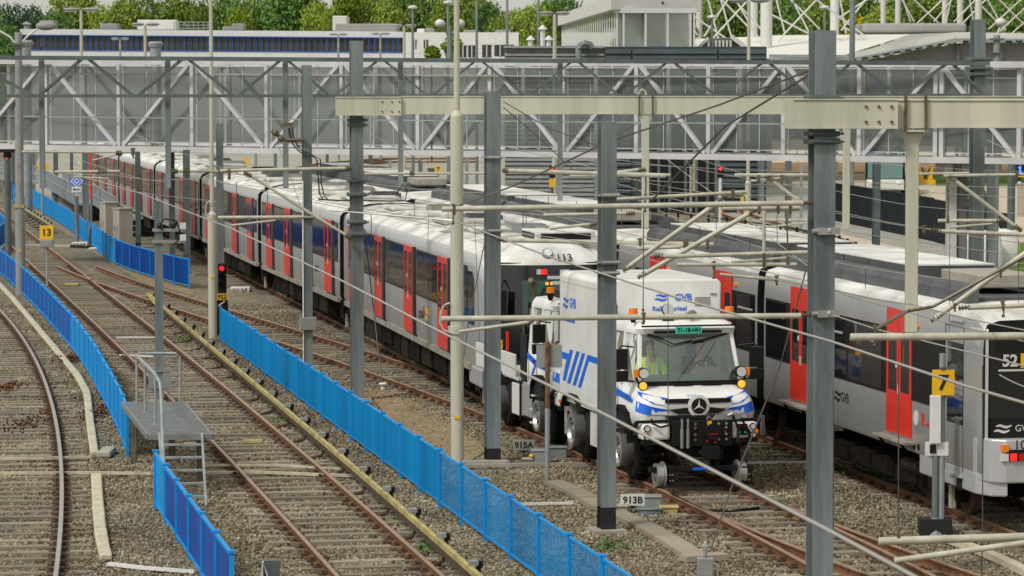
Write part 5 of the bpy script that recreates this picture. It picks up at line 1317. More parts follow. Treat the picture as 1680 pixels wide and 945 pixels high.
# tall grey lamp pole at the far left
P = G(34, 484); Y = P.y
t = E('light_pole', 'tall grey light pole with two lamp arms at the far left', 'light pole', P)
z1, z2 = D(34, 325, Y).z, D(34, 177, Y).z
for (a, b, r_, nm) in ((0, z1-.0, .17, 'lower_tube'), (z1, z2, .145, 'middle_tube'), (z2, D(34, 53, Y).z, .125, 'upper_tube')):
    mb = MB('grey_box'); mb.tube([(0, 0, a), (0, 0, b)], r_, 14); Lc(mb, nm, t, smooth=True)
zc = D(34, 72, Y).z; mb = MB('galv_dark'); mb.box(-.2, .2, -.2, .2, zc-.05, zc+.02); mb.box(-.2, .2, -.2, .2, zc-.13, zc-.1); Lc(mb, 'arm_clamp', t)
for s, pe in ((-1, (-8, 47)), (1, (62, 47))):
    e = D(*pe, Y)-P; mb = MB('number_grey'); mb.tube([(s*.1, 0, zc+.02), (s*.3, 0, zc+.25), (e.x, 0, e.z)], .035, 8); Lc(mb, 'arm', t, smooth=True)
    mb = MB('grey_box'); mb.sphere((e.x+s*.28, 0, e.z+.09), .36, 12, 7, (1, .45, .42)); Lc(mb, 'lamp_head', t, smooth=True)
mb = MB('sign_yellow'); mb.box(-.03, .03, -.18, -.16, 1.5, 1.6); mb.cur('third_rail'); mb.box(-.18, .18, -.18, .18, 3.0, 3.1); Lc(mb, 'tag_plate', t)
# grey lamp pole at right with a round head
P = G(1525, 440); Y = P.y; t = E('light_pole', 'grey pole with a bent arm and a round white lamp beside the lattice girder mast', 'light pole', P)
px = 1632
P = G(px, 446); t.location = P; Y = P.y; zt = D(px, 58, Y).z
mb = MB('grey_box'); mb.tube([(0, 0, 0), (0, 0, zt)], .13, 12); Lc(mb, 'pole_tube', t, smooth=True)
mb = MB('number_grey'); mb.tube([(0, 0, zt), (.12, 0, zt+.3)], .05, 8); mb.sphere((.14, 0, zt+.5), .22, 12, 8, (1, 1, .75)); Lc(mb, 'lamp_head', t, smooth=True)
mb = MB('galv_dark'); mb.box(-.25, .25, -.2, .2, D(px, 64, Y).z-.05, D(px, 64, Y).z+.03); mb.box(-.25, .25, -.2, .2, D(px, 86, Y).z-.05, D(px, 86, Y).z); Lc(mb, 'arm_clamp', t)
P = G(1658, 437); t = E('bollard_mast', 'thick grey tube mast with a black foot at the right edge', 'mast', P); zt = D(1658, 267, P.y).z
mb = MB('galv_dark'); mb.tube([(0, 0, .8), (0, 0, zt-.05), (0, 0, zt)], .16, 14, .15); Lc(mb, 'shaft', t, smooth=True); mb = MB('mast_black'); mb.tube([(0, 0, 0), (0, 0, .8)], .17, 14); Lc(mb, 'painted_base', t, smooth=True)

# ------------------------------------------------------------------ cantilever pipes
CN = 0
def pipes(label, Y, segs, ins=(), clamps=(), hooks=()):
    """segs: (x0,y0,x1,y1,r px). One assembly hangs together."""
    s = FPX/Y; a = D(segs[0][0], segs[0][1], Y)
    t = E('cantilever_arm', label, 'cantilever arm', a, group='cream cantilever pipes of the overhead line')
    for i, sg in enumerate(segs):
        x0, y0, x1, y1, r = sg[:5]; Yb = sg[5] if len(sg) > 5 else Y
        mb = MB('cream_pipe'); mb.tube([D(x0, y0, Y), D(x1, y1, Yb)], r/s, 10); W(mb, 'pipe', t, smooth=True)
    for x0, y0, x1, y1 in ins:
        A, B = D(x0, y0, Y), D(x1, y1, Y); mb = MB('insulator'); mb.tube([A, B], 2.2/s, 8)
        n = 4
        for k in range(n): c = A.lerp(B, (k+.5)/n); mb.disc(c, (B-A), 4.6/s, 1.6/s, 10)
        W(mb, 'insulator', t, smooth=False)
    for x, y in clamps:
        c = D(x, y, Y); mb = MB('insulator'); r = 2.4/s
        mb.box(c.x-r, c.x+r, c.y-r*2.2, c.y+r*2.2, c.z-2.2*r, c.z+2.2*r); mb.tube([c+Vector((-1.7*r, 0, 2.4*r)), c+Vector((1.7*r, 0, 2.6*r))], .7*r, 6); mb.sphere(c+Vector((.3*r, 0, -3.2*r)), r*.9, 8, 5); W(mb, 'clamp', t, bevel=.3*r)
    for x, y0, y1 in hooks:
        mb = MB('insulator'); mb.tube([D(x, y0, Y), D(x+1, (y0+y1)/2, Y), D(x, y1, Y)], 1.3/s, 6); mb.sphere(D(x, y1, Y), 3/s, 8, 5); mb.sphere(D(x, y0, Y), 2.6/s, 8, 5); W(mb, 'hanger', t)
    return t
pipes('long cream pipe at mid height reaching left from the tallest mast', 46.6, [(725, 343, 1318, 333, 4.6)], [(1317, 333, 1334, 333)], [(745, 343)], [(743, 336, 366), (1058, 330, 346)])
pipes('long cream pipe in front of the truck roofs reaching left from the tallest mast', 46.6, [(724, 523, 1314, 518, 4.8)], [(1312, 518, 1330, 516)], [(1056, 520)], [(1055, 508, 530)])
pipes('short thin cream arm from the light pole below the long front pipe', 60, [(754, 544, 872, 528, 3)], [(868, 531, 877, 522)], [])
pipes('thick cream pipe in front of the second red door with two clamps', 40, [(1395, 553, 1700, 551, 6.4)], [], [(1438, 556), (1483, 556)], [(1435, 535, 566), (1482, 545, 600)])
pipes('lowest cream pipe in the lower right corner', 38, [(1441, 888, 1700, 880, 6.8)], [], [(1474, 884)], [(1474, 868, 892)])
pipes('thinner cream pipe below the lowest pipe in the lower right corner', 37, [(1467, 920, 1700, 888, 5.0)], [], [(1480, 925)], [(1476, 918, 930)])
pipes('slanted cream strut from the thick hanging post up to the right edge', 46, [(1533, 523, 1700, 402, 4.4)], [(1527, 527, 1545, 515)], [(1566, 502), (1641, 446)])
pipes('cream pipe above the right train cab ending at the slanted strut', 45, [(1588, 505, 1700, 500, 4)], [(1572, 506, 1592, 504)], [(1645, 500)], [(1646, 502, 518)])
pipes('left slanted strut from the black footed mast up to the small upper pipes', 53, [(1028, 440, 1178, 332, 4.2)], [(1022, 445, 1034, 436), (1178, 331, 1190, 320)], [])
pipes('right slanted strut from the black footed mast, lower of the two', 52, [(1053, 452, 1230, 350, 4.2)], [(1046, 456, 1060, 447), (1228, 352, 1240, 343)], [])
pipes('short cream pipe above the strut tips left of the tallest mast', 54, [(1012, 327, 1225, 315, 3.2)], [], [(1202, 318)])
pipes('cream pipe just beneath the long mid height pipe', 48, [(1185, 342, 1312, 341, 3.8)], [], [(1245, 342), (1276, 342), (1296, 342)])
pipes('vertical cream hanger with two level pipes before the white train roofs', 51, [(1254, 343, 1253, 430, 2.8), (1082, 421, 1325, 414, 3.6), (1110, 434, 1307, 434, 3.4), (1200, 430, 1290, 423, 2.4)], [(1072, 421, 1088, 420)], [(1253, 420), (1253, 433), (1292, 428)], [(1291, 360, 428), (1171, 430, 455)])
pipes('white insulated bracket pipe by the box body roof', 54, [(1181, 450, 1272, 459, 2.6)], [], [(1171, 436), (1274, 459)])
pipes('cream pipe across the metro cab roof toward the right', 62, [(826, 394, 1170, 401, 3.6)], [(815, 393, 832, 395)], [(1126, 399), (1050, 398), (1160, 401)])
pipes('cream pipe beneath the cab roof pipe left of the box roof', 56, [(1045, 408, 1118, 405, 3)], [], [(1124, 403)])
pipes('small cream pipe over the far light rail roofs left of the black footed mast', 58, [(892, 353, 1030, 350, 3)], [(1026, 351, 1042, 350)], [])
pipes('thin slanting brown pipe over the second light rail cab', 60, [(902, 375, 975, 367, 2.4)], [(968, 369, 979, 367)], [])
pipes('cream pipe high above the white roofs between two masts', 62, [(830, 280, 1092, 288, 3.8)], [(824, 280, 834, 280)], [], [(1044, 285, 312), (1059, 286, 320)])
pipes('thin pipe parallel below the high pipe', 66, [(935, 289, 1100, 287, 2.4), (1013, 283, 1050, 278, 3)], [(1046, 279, 1060, 279)], [])
pipes('cream arm left of the black footed mast row, ending at the clamp mast', 80, [(598, 285, 802, 284, 2.4)], [(672, 284, 680, 284)], [])
pipes('upper cream arm between the light pole and the clamp mast with its long diagonal stay', 75, [(361, 280, 570, 276, 3), (408, 286, 514, 353, 2.6), (514, 353, 570, 387, 2.4)], [(566, 276, 578, 276), (400, 283, 412, 289), (566, 386, 576, 390)], [(376, 283)], [(376, 284, 292)])
pipes('lower cream arm between the light pole and the boxed mast', 84, [(358, 357, 504, 356, 3), (379, 370, 456, 361, 2)], [(500, 356, 513, 355), (452, 362, 460, 361)], [])
pipes('cream arm crossing the metro doors at the far left below the footbridge', 88, [(90, 282, 196, 281, 2.4), (120, 290, 178, 293, 1.6)], [(160, 281, 176, 281)], [])
pipes('cream arm under the left end of the footbridge by the cream pole', 95, [(36, 249, 222, 250, 2), (152, 263, 196, 252, 1.4)], [(190, 251, 200, 252)], [(218, 250)])
pipes('cream arm across the pair of masts at the left', 90, [(281, 281, 358, 281, 2.2), (275, 249, 300, 249, 1.6)], [(280, 281, 292, 281), (300, 281, 312, 281)], [(306, 282)])
pipes('cream arm at the far end left of the tallest mast with a stay to it', 70, [(1205, 287, 1328, 287, 2.8), (1262, 293, 1308, 327, 2.8), (1232, 297, 1281, 292, 1.8)], [(1258, 290, 1268, 297)], [(1244, 292), (1282, 292)])
pipes('short level pipe pair just left of the tallest mast at railing height', 66, [(1246, 361, 1326, 361, 2.4), (1246, 374, 1326, 365, 1.8)], [], [])
pipes('upper right cream pipe running to the right edge with a diagonal stay', 60, [(1548, 288, 1700, 286, 2.6), (1562, 292, 1668, 373, 3), (1500, 285, 1590, 284, 2)], [(1556, 289, 1568, 296), (1664, 370, 1676, 379)], [(1668, 287)], [(1555, 300, 360)])
pipes('short level pipe pair in front of the conifer at right', 62, [(1539, 362, 1640, 362, 3), (1558, 373, 1628, 367, 2)], [(1634, 362, 1648, 362)], [], [(1555, 356, 364)])
pipes('cream pipe fixed by insulators to the thick hanging post', 46.5, [(1540, 379, 1700, 386, 3.4)], [(1525, 377, 1545, 379)], [(1516, 377)])

# dark lattice girder
Yg = 88.2
g = E('lattice_girder', 'dark grey lattice girder of the overhead line in front of the white footbridge', 'lattice girder', D(0, 155, Yg))
def gz(x, top): return D(x, (94.5+x*.006) if top else (157.5-x*.0008), Yg)
for tp, nm in ((True, 'top_chord'), (False, 'bottom_chord')):
    mb = MB('galv_dark')
    for dy in (-.22, .22): mb.bar(gz(-60, tp)+Vector((0, dy, 0)), gz(1622, tp)+Vector((0, dy, 0)), .08, .11 if tp else .085)
    W(mb, nm, g)
nodes = [-70, 60, 140, 222, 304, 387, 466, 545, 625, 705, 785, 865, 943, 1020, 1100, 1178, 1256, 1333, 1400, 1478, 1558, 1618]
for i in range(len(nodes)-1):
    a, b = nodes[i], nodes[i+1]; up = i % 2 == 1
    A = gz(a+4, not up); B = gz(b-4, up); mb = MB('galv_dark')
    for dy in (-.20, .20): mb.bar(A+Vector((0, dy, 0)), B+Vector((0, dy, 0)), .05, .055)
    W(mb, 'diagonal', g)
for px, yb, y0 in ((68, 309, 97), (275, 309, 97), (468, 309, 97), (657, 307, 97), (919, 330, 97)):
    t = drop('hanging grey post from the dark girder, '+{68: 'leftmost, above the 13 sign', 275: 'second from the left', 468: 'above the two rusty tracks', 657: 'between the clamp mast and the tall cream pole', 919: 'above the red signal light'}[px], px, y0, yb, Yg, .14, 'galv')
mb = MB('galv_dark')

# ------------------------------------------------------------------ wires (each its own object)
def wire(label, pts, r=.012, m='wire', sag=0.0):
    P3 = [D(x, y, Y) for x, y, Y in pts]; out = []
    for a, b in zip(P3, P3[1:]):
        for k in range(7):
            u = k/6
            if k == 6 and b is not P3[-1]: continue
            out.append(a.lerp(b, u)-Vector((0, 0, sag*4*u*(1-u))))
    mb = MB(m); mb.tube(out, r, 5); 
    return one(mb, 'overhead_wire', label, 'wire', P3[0])
def WZ(x, y, z): p = G(x, y, z); return (x, y, p.y)
wire('thick contact wire running from the cream pipe over the truck box to the right edge', [WZ(540, 345, 4.9), WZ(745, 362, 4.75), WZ(907, 423, 4.7), WZ(1120, 491, 4.7), WZ(1367, 561, 4.7), WZ(1587, 634, 4.7), WZ(1720, 672, 4.7)], .014, 'wire_light')
wire('thick contact wire crossing low from the left masts past the truck nose to the bottom', [WZ(100, 280, 4.9), WZ(227, 316, 4.8), WZ(380, 375, 4.75), WZ(560, 460, 4.7), WZ(700, 533, 4.7), WZ(900, 632, 4.7), WZ(1120, 746, 4.7), WZ(1367, 874, 4.7), WZ(1530, 962, 4.7)], .013, 'wire_light')
wire('pale messenger wire climbing beside the tallest mast to the right edge', [(1367, 517, 45), (1437, 540, 42), (1680, 600, 36), (1760, 625, 35)], .010, 'wire_light')
wire('dark stay cable from the top of the tallest mast down left to the mid pipe', [(1329, 115, 46.8), (1180, 172, 52), (1000, 232, 60), (840, 306, 60), (745, 340, 48)], .016)
wire('dark stay cable from the tallest mast head down across the footbridge', [(1329, 122, 46.8), (1190, 207, 50), (1063, 335, 54)], .016)
wire('thin dark wire fanning right from the mast above the flatbed truck', [(826, 167, 63), (900, 210, 68), (975, 238, 75)], .010)
wire('thin dark wire fanning lower right from the mast above the flatbed truck', [(826, 176, 63), (880, 222, 66), (940, 279, 70)], .010)
wire('short dark wire joining the two fanning wires', [(938, 262, 72), (990, 232, 70), (1045, 203, 66)], .010)
wire('rusty stay rod slanting over the right train from the clamp to the right edge', [(1435, 540, 40), (1490, 510, 42), (1530, 503, 42), (1590, 470, 42), (1700, 410, 42)], .022, 'insulator')
wire('dark anchor cable falling steeply left of the red door to the cover stone', [(1325, 432, 55), (1280, 600, 55), (1200, 800, 52.5), (1158, 925, 49.8)], .014)
wire('anchor cable falling from the clamp mast to the white isolator on the ground', [(598, 375, 75.5), (612, 500, 75.5), (627, 628, 74.8)], .014)
wire('thin dark dropper crossing the metro cab side down toward the bumper', [(795, 398, 70), (770, 520, 69), (757, 612, 68)], .012)
wire('thin vertical dropper in front of the metro roof end', [(779, 362, 66), (787, 560, 66)], .006)
wire('thin vertical dropper at the first metro door', [(703, 350, 66), (702, 400, 66)], .006)
wire('long vertical dropper in front of the truck windscreen', [(1096, 487, 50), (1096, 690, 50)], .007)
wire('vertical dropper over the box body front', [(1056, 345, 49), (1055, 515, 49)], .008)
wire('vertical dropper between the two red doors of the right train', [(1367, 640, 46), (1367, 868, 46)], .009)
wire('vertical dropper in front of the second red door', [(1474, 600, 44), (1474, 870, 44)], .009)
wire('long thin dropper near the 52 sign down to the bottom right', [(1612, 600, 42), (1612, 880, 42), (1610, 960, 42)], .008)
wire('thin dropper left of the yellow 7 sign', [(1558, 380, 50), (1557, 610, 50)], .005)
wire('thin dropper at the right edge above the cab roof', [(1671, 395, 48), (1671, 505, 48)], .005)
specs = [
 ('pale messenger wire over the white roofs above the metro train', [(346, 295, 100), (500, 325, 85), (745, 365, 66)]),
 ('thin wire from the light pole across the metro roof', [(357, 296, 95), (470, 322, 88), (660, 358, 75), (800, 385, 66)]),
 ('thin sagging wire between the left masts below the footbridge', [(130, 262, 100), (240, 296, 98), (355, 290, 95)]),
 ('second sagging wire between the left masts', [(100, 284, 98), (190, 287, 97), (280, 299, 95)]),
 ('thin wire across the near white roofs to the black footed mast', [(640, 353, 72), (800, 372, 64), (985, 400, 56), (1120, 440, 52)]),
 ('thin wire skirting the light rail roof edge to the tallest mast', [(880, 372, 70), (1100, 405, 60), (1329, 462, 50)]),
 ('thin wire along the right train roof edge', [(1180, 438, 55), (1367, 475, 47), (1500, 500, 43), (1700, 545, 38)]),
 ('second thin wire along the right train roof edge', [(1367, 476, 48), (1460, 503, 46), (1680, 560, 42)]),
 ('thin pale wire high over the dark wall at right', [(1366, 312, 90), (1500, 338, 84), (1700, 352, 78)]),
 ('thin pale wire midway over the dark wall at right', [(1366, 345, 88), (1500, 372, 82), (1700, 402, 76)]),
 ('thin pale wire low over the dark wall at right', [(1366, 348, 90), (1480, 370, 84), (1700, 392, 78)]),
 ('thin pale wire from the gravel side fitting to the right', [(1366, 375, 80), (1545, 402, 72), (1700, 420, 66)]),
 ('thin wire skimming under the footbridge at the far right', [(1366, 296, 95), (1500, 302, 92), (1700, 308, 86)]),
 ('thin wire under the footbridge left of the tallest mast', [(1010, 262, 95), (1130, 275, 92), (1328, 310, 80)]),
 ('thin wire rising from the shed doors to the right', [(1060, 300, 92), (1200, 322, 85), (1329, 347, 78)]),
 ('fine wire in the tangle right of the black footed mast', [(1010, 292, 90), (1150, 300, 84), (1329, 302, 80)]),
 ('fine upper wire in the tangle right of the black footed mast', [(1010, 300, 88), (1120, 330, 80), (1329, 345, 70)]),
 ('fine wire slanting down through the light rail roofs', [(1090, 258, 85), (1200, 338, 70), (1330, 440, 54)]),
 ('fine wire crossing the louvre wall', [(826, 240, 80), (930, 262, 80), (1060, 300, 78)]),
 ('fine wire crossing the footbridge lower left', [(215, 218, 100), (330, 262, 95), (440, 300, 90)]),
 ('fine wire crossing the footbridge beside the clamp mast', [(598, 215, 80), (660, 245, 80), (740, 288, 78)]),
 ('fine wire left of the clamp mast toward the cables', [(455, 235, 84), (480, 300, 84), (496, 345, 84)]),
 ('fine wire at lower right over the gravel', [(1640, 615, 40), (1700, 640, 39)]),
 ('thin wire rising to the top right above the bridge', [(1620, 230, 70), (1700, 262, 66)]),
]
for lb, pts in specs: wire(lb, pts, .0085, 'wire_light', .02)
for lb, x, y0, y1, Y in (('short dropper over the third metro door of the front carriage', 566, 345, 370, 74), ('short dropper above the metro roof by the far light pole', 388, 298, 330, 92), ('short dropper at the boxed mast', 439, 315, 352, 86), ('short dropper on the metro roof left of the tall cream pole', 609, 352, 395, 72), ('dropper pair above the light rail roofs, left', 858, 320, 372, 66), ('dropper pair above the light rail roofs, right', 863, 320, 368, 66), ('fine dropper over the white light rail roof box', 1255, 440, 395, 60)):
    wire(lb, [(x, y0, Y), (x, y1, Y)], .010)
mb = MB('white_paint'); p = G(629, 641); mb.tube([p, p+Vector((0, 0, .12))], .06, 10); mb.sphere(p+Vector((0, 0, .16)), .11, 10, 6, (1, 1, .45)); one(mb, 'ground_isolator', 'small white capped isolator where the anchor cable meets the dirt', 'isolator', p, smooth=True)
mb = MB('grey_box'); p = G(1157, 945); mb.box(p.x-.12, p.x+.12, p.y-.1, p.y+.1, 0, .28); mb.box(p.x-.03, p.x+.03, p.y-.05, p.y+.05, .28, .45); one(mb, 'anchor_block', 'grey anchor foot of the cable at the bottom edge', 'anchor', p, bevel=.02)

# far masts and posts in the haze of steel under the bridge
for px, yt_, yb, w_, m_, lb in ((420, 246, 292, .2, 'galv_light', 'far thin mast left of the yellow four square board'), (452, 246, 300, .22, 'galv', 'far mast among the rusty tracks under the bridge'), (537, 246, 296, .2, 'galv_dark', 'far dark mast behind the three track workers'), (608, 250, 318, .24, 'galv_dark', 'far dark mast right of the clamp mast'), (640, 262, 300, .2, 'galv_light', 'far pale mast left of the small 9 sign'), (690, 262, 305, .26, 'galv', 'far mast between the 9 sign and the pale mast'), (766, 258, 318, .2, 'galv_light', 'far pale mast right of the tall cream pole'), (868, 258, 320, .2, 'galv_light', 'far pale mast before the louvre wall, left'), (940, 258, 330, .22, 'galv', 'far mast before the louvre wall, right'), (1248, 262, 350, .3, 'galv', 'far column before the dark slats beside the cream lamp post'), (1205, 262, 340, .12, 'galv_light', 'far thin tube post left of the cream lamp post'), (118, 246, 330, .18, 'galv_dark', 'far slim mast left of the cream pole at the left'), (56, 244, 318, .18, 'galv', 'far slim mast by the short platform at the left edge'), (172, 246, 330, .16, 'galv_dark', 'far slim dark mast behind the left cabinet'), (22, 244, 330, .2, 'galv_dark', 'far dark mast behind the tiny blue fence piece')):
    mast(lb, px, yt_, yb, w_=w_, m=m_)
rr_ = random.Random(4)
for k, (x, y, lb) in enumerate(((600, 300, 'left'), (668, 292, 'second'), (708, 300, 'third'), (748, 296, 'fourth'), (845, 318, 'fifth'), (955, 330, 'sixth'))):
    P = G(x, y+6); m_ = MB(['number_grey', 'beige_box', 'galv_dark'][k % 3]); w_ = rr_.uniform(.5, .9); h_ = rr_.uniform(.9, 1.7); m_.box(P.x-w_/2, P.x+w_/2, P.y, P.y+.6, 0, h_); m_.box(P.x-w_/2-.04, P.x+w_/2+.04, P.y-.04, P.y+.64, h_, h_+.06)
    one(m_, 'equipment_cabinet', 'small far equipment cabinet on the pale gravel, '+lb+' of six counted from the left', 'cabinet', P, group='far equipment cabinets on the gravel yard')
# ------------------------------------------------------------------ white footbridge
def brY(x): return 131.7+(108-131.7)*x/1680
def BP(x, v, dy=0.0):      # v: 0 bottom .. 1 top of the front truss; real plane through two depths
    zb, zt = 4.72, 7.88+(.25*(1-x/1680))
    Y = brY(x); d = ray(x, 135); X = (x-840)/FPX*Y
    return Vector((X, Y, zb+(zt-zb)*v))+NB*dy
A_, B_ = Vector(((0-840)/FPX*131.7, 131.7, 0)), Vector(((1680-840)/FPX*108, 108, 0))
dirb = (B_-A_).normalized(); NB = Vector((-dirb.y, dirb.x, 0))
br = E('footbridge', 'white steel truss footbridge with grey mesh panels spanning all the tracks', 'footbridge', BP(0, 0))
br.location.z = 4.5
for dy, sfx in ((0, 'front'), (2.3, 'rear')):
    for v, nm in ((0.0, 'bottom_chord'), (1.0, 'top_chord')):
        mb = MB('bridge_white'); mb.bar(BP(-60, v, dy), BP(1750, v, dy), .20, .20); W(mb, nm, br)
px_v = [-45, 78, 197, 317, 439, 562, 687, 805, 925, 1045, 1163, 1286, 1410, 1540, 1672]
for i, x in enumerate(px_v):
    for dy in (0, 2.3):
        xs = (x-5, x+5) if x == 1540 else (x,)
        for xx in xs: mb = MB('bridge_white'); mb.bar(BP(xx, .03, dy), BP(xx, .97, dy), .15, .17, up=NB); W(mb, 'upright', br)
    if i+1 < len(px_v):
        x2 = px_v[i+1]; topfirst = (i % 2 == 0)      # tops at 197, 439, 687...
        for dy in (0, 2.3):
            mb = MB('bridge_white'); a = (x+6, .03) if topfirst else (x+6, .97); b = (x2-6, .97) if topfirst else (x2-6, .03)
            mb.bar(BP(*a, dy), BP(*b, dy), .135, .14, up=NB); W(mb, 'diagonal', br)
            mb = MB('panel_mesh'); o = dy+.10 if dy == 0 else dy-.10
            p = [BP(x+5, .07, o), BP(x2-5, .07, o), BP(x2-5, .95, o), BP(x+5, .95, o)]; mb.add(p, [(0, 1, 2, 3)]); W(mb, 'mesh_panel', br)
            if dy == 0:
                mb = MB('bridge_white')
                for k in (0, .34, .67, 1):
                    xx = x+5+(x2-x-10)*k; mb.bar(BP(xx, .05, o-.02), BP(xx, .96, o-.02), .025, .02, up=NB)
                    for vv in (.06, .95): q = BP(xx, vv, o-.08); mb.box(q.x-.06, q.x+.06, q.y-.03, q.y+.03, q.z-.03, q.z+.05)
                for vv in (.07, .95): mb.bar(BP(x+5, vv, o-.02), BP(x2-5, vv, o-.02), .02, .035)
                W(mb, 'panel_frame', br)
mb = MB('galv'); mb.add([BP(-60, 0, .1), BP(1750, 0, .1), BP(1750, 0, 2.2), BP(-60, 0, 2.2)], [(0, 1, 2, 3)]); W(mb, 'deck', br)
mb = MB('galv_light'); mb.bar(BP(-60, .36, .25), BP(1750, .36, .25), .05); mb.bar(BP(-60, .36, 2.05), BP(1750, .36, 2.05), .05); W(mb, 'handrail', br)
mb = MB('roofing'); mb.bar(BP(-60, .86, 1.15), BP(1750, .86, 1.15), .5, .06); W(mb, 'cable_tray', br)
P = G(1546, 500); P = BP(1546, 0, 1.1); P.z = 0
t = E('bridge_pier', 'pale double pier under the right part of the footbridge', 'pier', P)
mb = MB('bridge_white'); mb.box(P.x-.32, P.x+.0, P.y-.3, P.y+.3, 0, 4.35); W(mb, 'pier_shaft', t, bevel=.03)
mb = MB('wall_grey'); mb.box(P.x+.03, P.x+.36, P.y-.2, P.y+.4, 0, 4.3); W(mb, 'pier_shaft', t, bevel=.03)
mb = MB('bridge_white'); mb.box(P.x-.55, P.x-.3, P.y-1.3, P.y+1.3, 4.3, 4.6); mb.box(P.x+.0, P.x+.3, P.y-1.4, P.y-1.0, 4.2, 4.6); mb.box(P.x-.3, P.x+1.0, P.y-.1, P.y+.3, 4.36, 4.6); W(mb, 'bearing_head', t)

# ------------------------------------------------------------------ far buildings
def wpt(x, y, Y): return D(x, y, Y)
# long office with a band of blue framed windows
def office():
    Y0, Y1 = 372, 345      # left end is farther
    def f(x, y, o=0): Y = Y0+(Y1-Y0)*(x-33)/(662-33); p = D(x, y, Y); return Vector((p.x, p.y+o, p.z))
    root = E('office_building', 'long low office with a band of blue framed windows and roof units', 'building', f(33, 135))
    root.location.z = 0
    def band(n, m, x0, x1, yl0, yl1, yr0, yr1, o=0, dep=.3):
        mb = MB(m); a, b, c, d = f(x0, yl0, o), f(x1, yr0, o), f(x1, yr1, o), f(x0, yl1, o)
        vs = [a, b, c, d]+[v+Vector((0, dep, 0)) for v in (a, b, c, d)]
        mb.add(vs, [(3, 2, 1, 0), (4, 5, 6, 7), (0, 1, 5, 4), (2, 3, 7, 6), (1, 2, 6, 5), (3, 0, 4, 7)]); return W(mb, n, root)
    def yt(x, yl, yr): return yl+(yr-yl)*(x-33)/(662-33)
    band('upper_wall', 'office_white', 33, 662, 48, 58, 62, 63, 0, 12) if 0 else None
    band('upper_wall', 'office_white', 33, 662, 47.5, 57, 52, 62)
    w_ = band('glass_band', 'office_glass', 33, 662, 57, 82, 62, 86, .5)
    band('lower_wall', 'office_white', 33, 662, 82, 96, 86, 98); band('wall', 'office_white', 33, 662, 96, 240, 98, 250, .2)
    band('frame_rail', 'office_blue', 33, 662, 56.6, 58.2, 61.6, 63.2, -.12); band('frame_rail', 'office_blue', 33, 662, 80.8, 82.4, 84.8, 86.4, -.12)
    xs = [33]
    while xs[-1] < 650: xs.append(xs[-1]+9.7)
    for i, x in enumerate(xs):
        a, b = f(x, yt(x, 57, 62), -.1), f(x, yt(x, 82, 86), -.1); mb = MB('office_blue'); wd = .055 if i % 4 else .12; mb.box(a.x-wd, a.x+wd*.3, a.y-.03, a.y+.03, b.z, a.z); W(mb, 'window_mullion', root)
    for i in range(0, len(xs)-1, 7):      # red blinds and bracing seen behind the panes
        x = xs[i]; mb = MB('rust_dark'); a, b = f(x+14, yt(x, 60, 64), .42), f(x+34, yt(x, 80, 84), .42); mb.bar(a, b, .2, .25); W(mb, 'inner_brace', root)
    for x0, x1 in ((66, 92), (100, 128), (145, 170)):
        mb = MB('number_grey'); a, b = f(x0, 62, .38), f(x1, 80, .38); mb.box(a.x, b.x, a.y, a.y+.05, b.z, a.z); W(mb, 'blind', root)
    mb = MB('roofing'); a, b, = f(33, 47.5), f(662, 52); mb.add([a, b, b+Vector((0, 14, 0)), a+Vector((0, 14, 0))], [(0, 1, 2, 3)]); W(mb, 'roof', root)
    def bx(n, m, x0, x1, y0, y1, dep=3, o=2):
        mb = MB(m); a, b = f(x0, y0, o), f(x1, y1, o); mb.box(a.x, b.x, a.y, a.y+dep, b.z, a.z); return W(mb, n, root, bevel=.1)
    bx('roof_unit', 'white_paint', 222, 282, 32, 48); bx('roof_unit', 'roofing', 60, 82, 33, 47); bx('roof_unit', 'grey_box', 160, 187, 38, 48); bx('roof_unit', 'grey_box', 378, 397, 38, 49); bx('roof_unit', 'grey_box', 362, 380, 43, 50)
    bx('roof_storey', 'roofing', 548, 647, 38, 53, 8, 3); bx('stair_house', 'number_grey', 543, 566, 25, 50, 6, 3)
    mb = MB('galv_light')
    for y_ in (36, 41, 46): mb.bar(f(284, y_, 1), f(345, y_, 1), .08)
    for x in range(284, 346, 8): mb.bar(f(x, 35, 1), f(x, 48, 1), .08)
    W(mb, 'roof_railing', root)
    for x, y, h in ((42, 38, 12),): 
        mb = MB('grey_box'); a = f(x, y+h, 1); mb.tube([a, a+Vector((0, 0, .7))], .35, 10); mb.tube([a+Vector((0, 0, .7)), a+Vector((0, 0, 1.0))], .6, 10, .15); W(mb, 'roof_vent', root)
office()
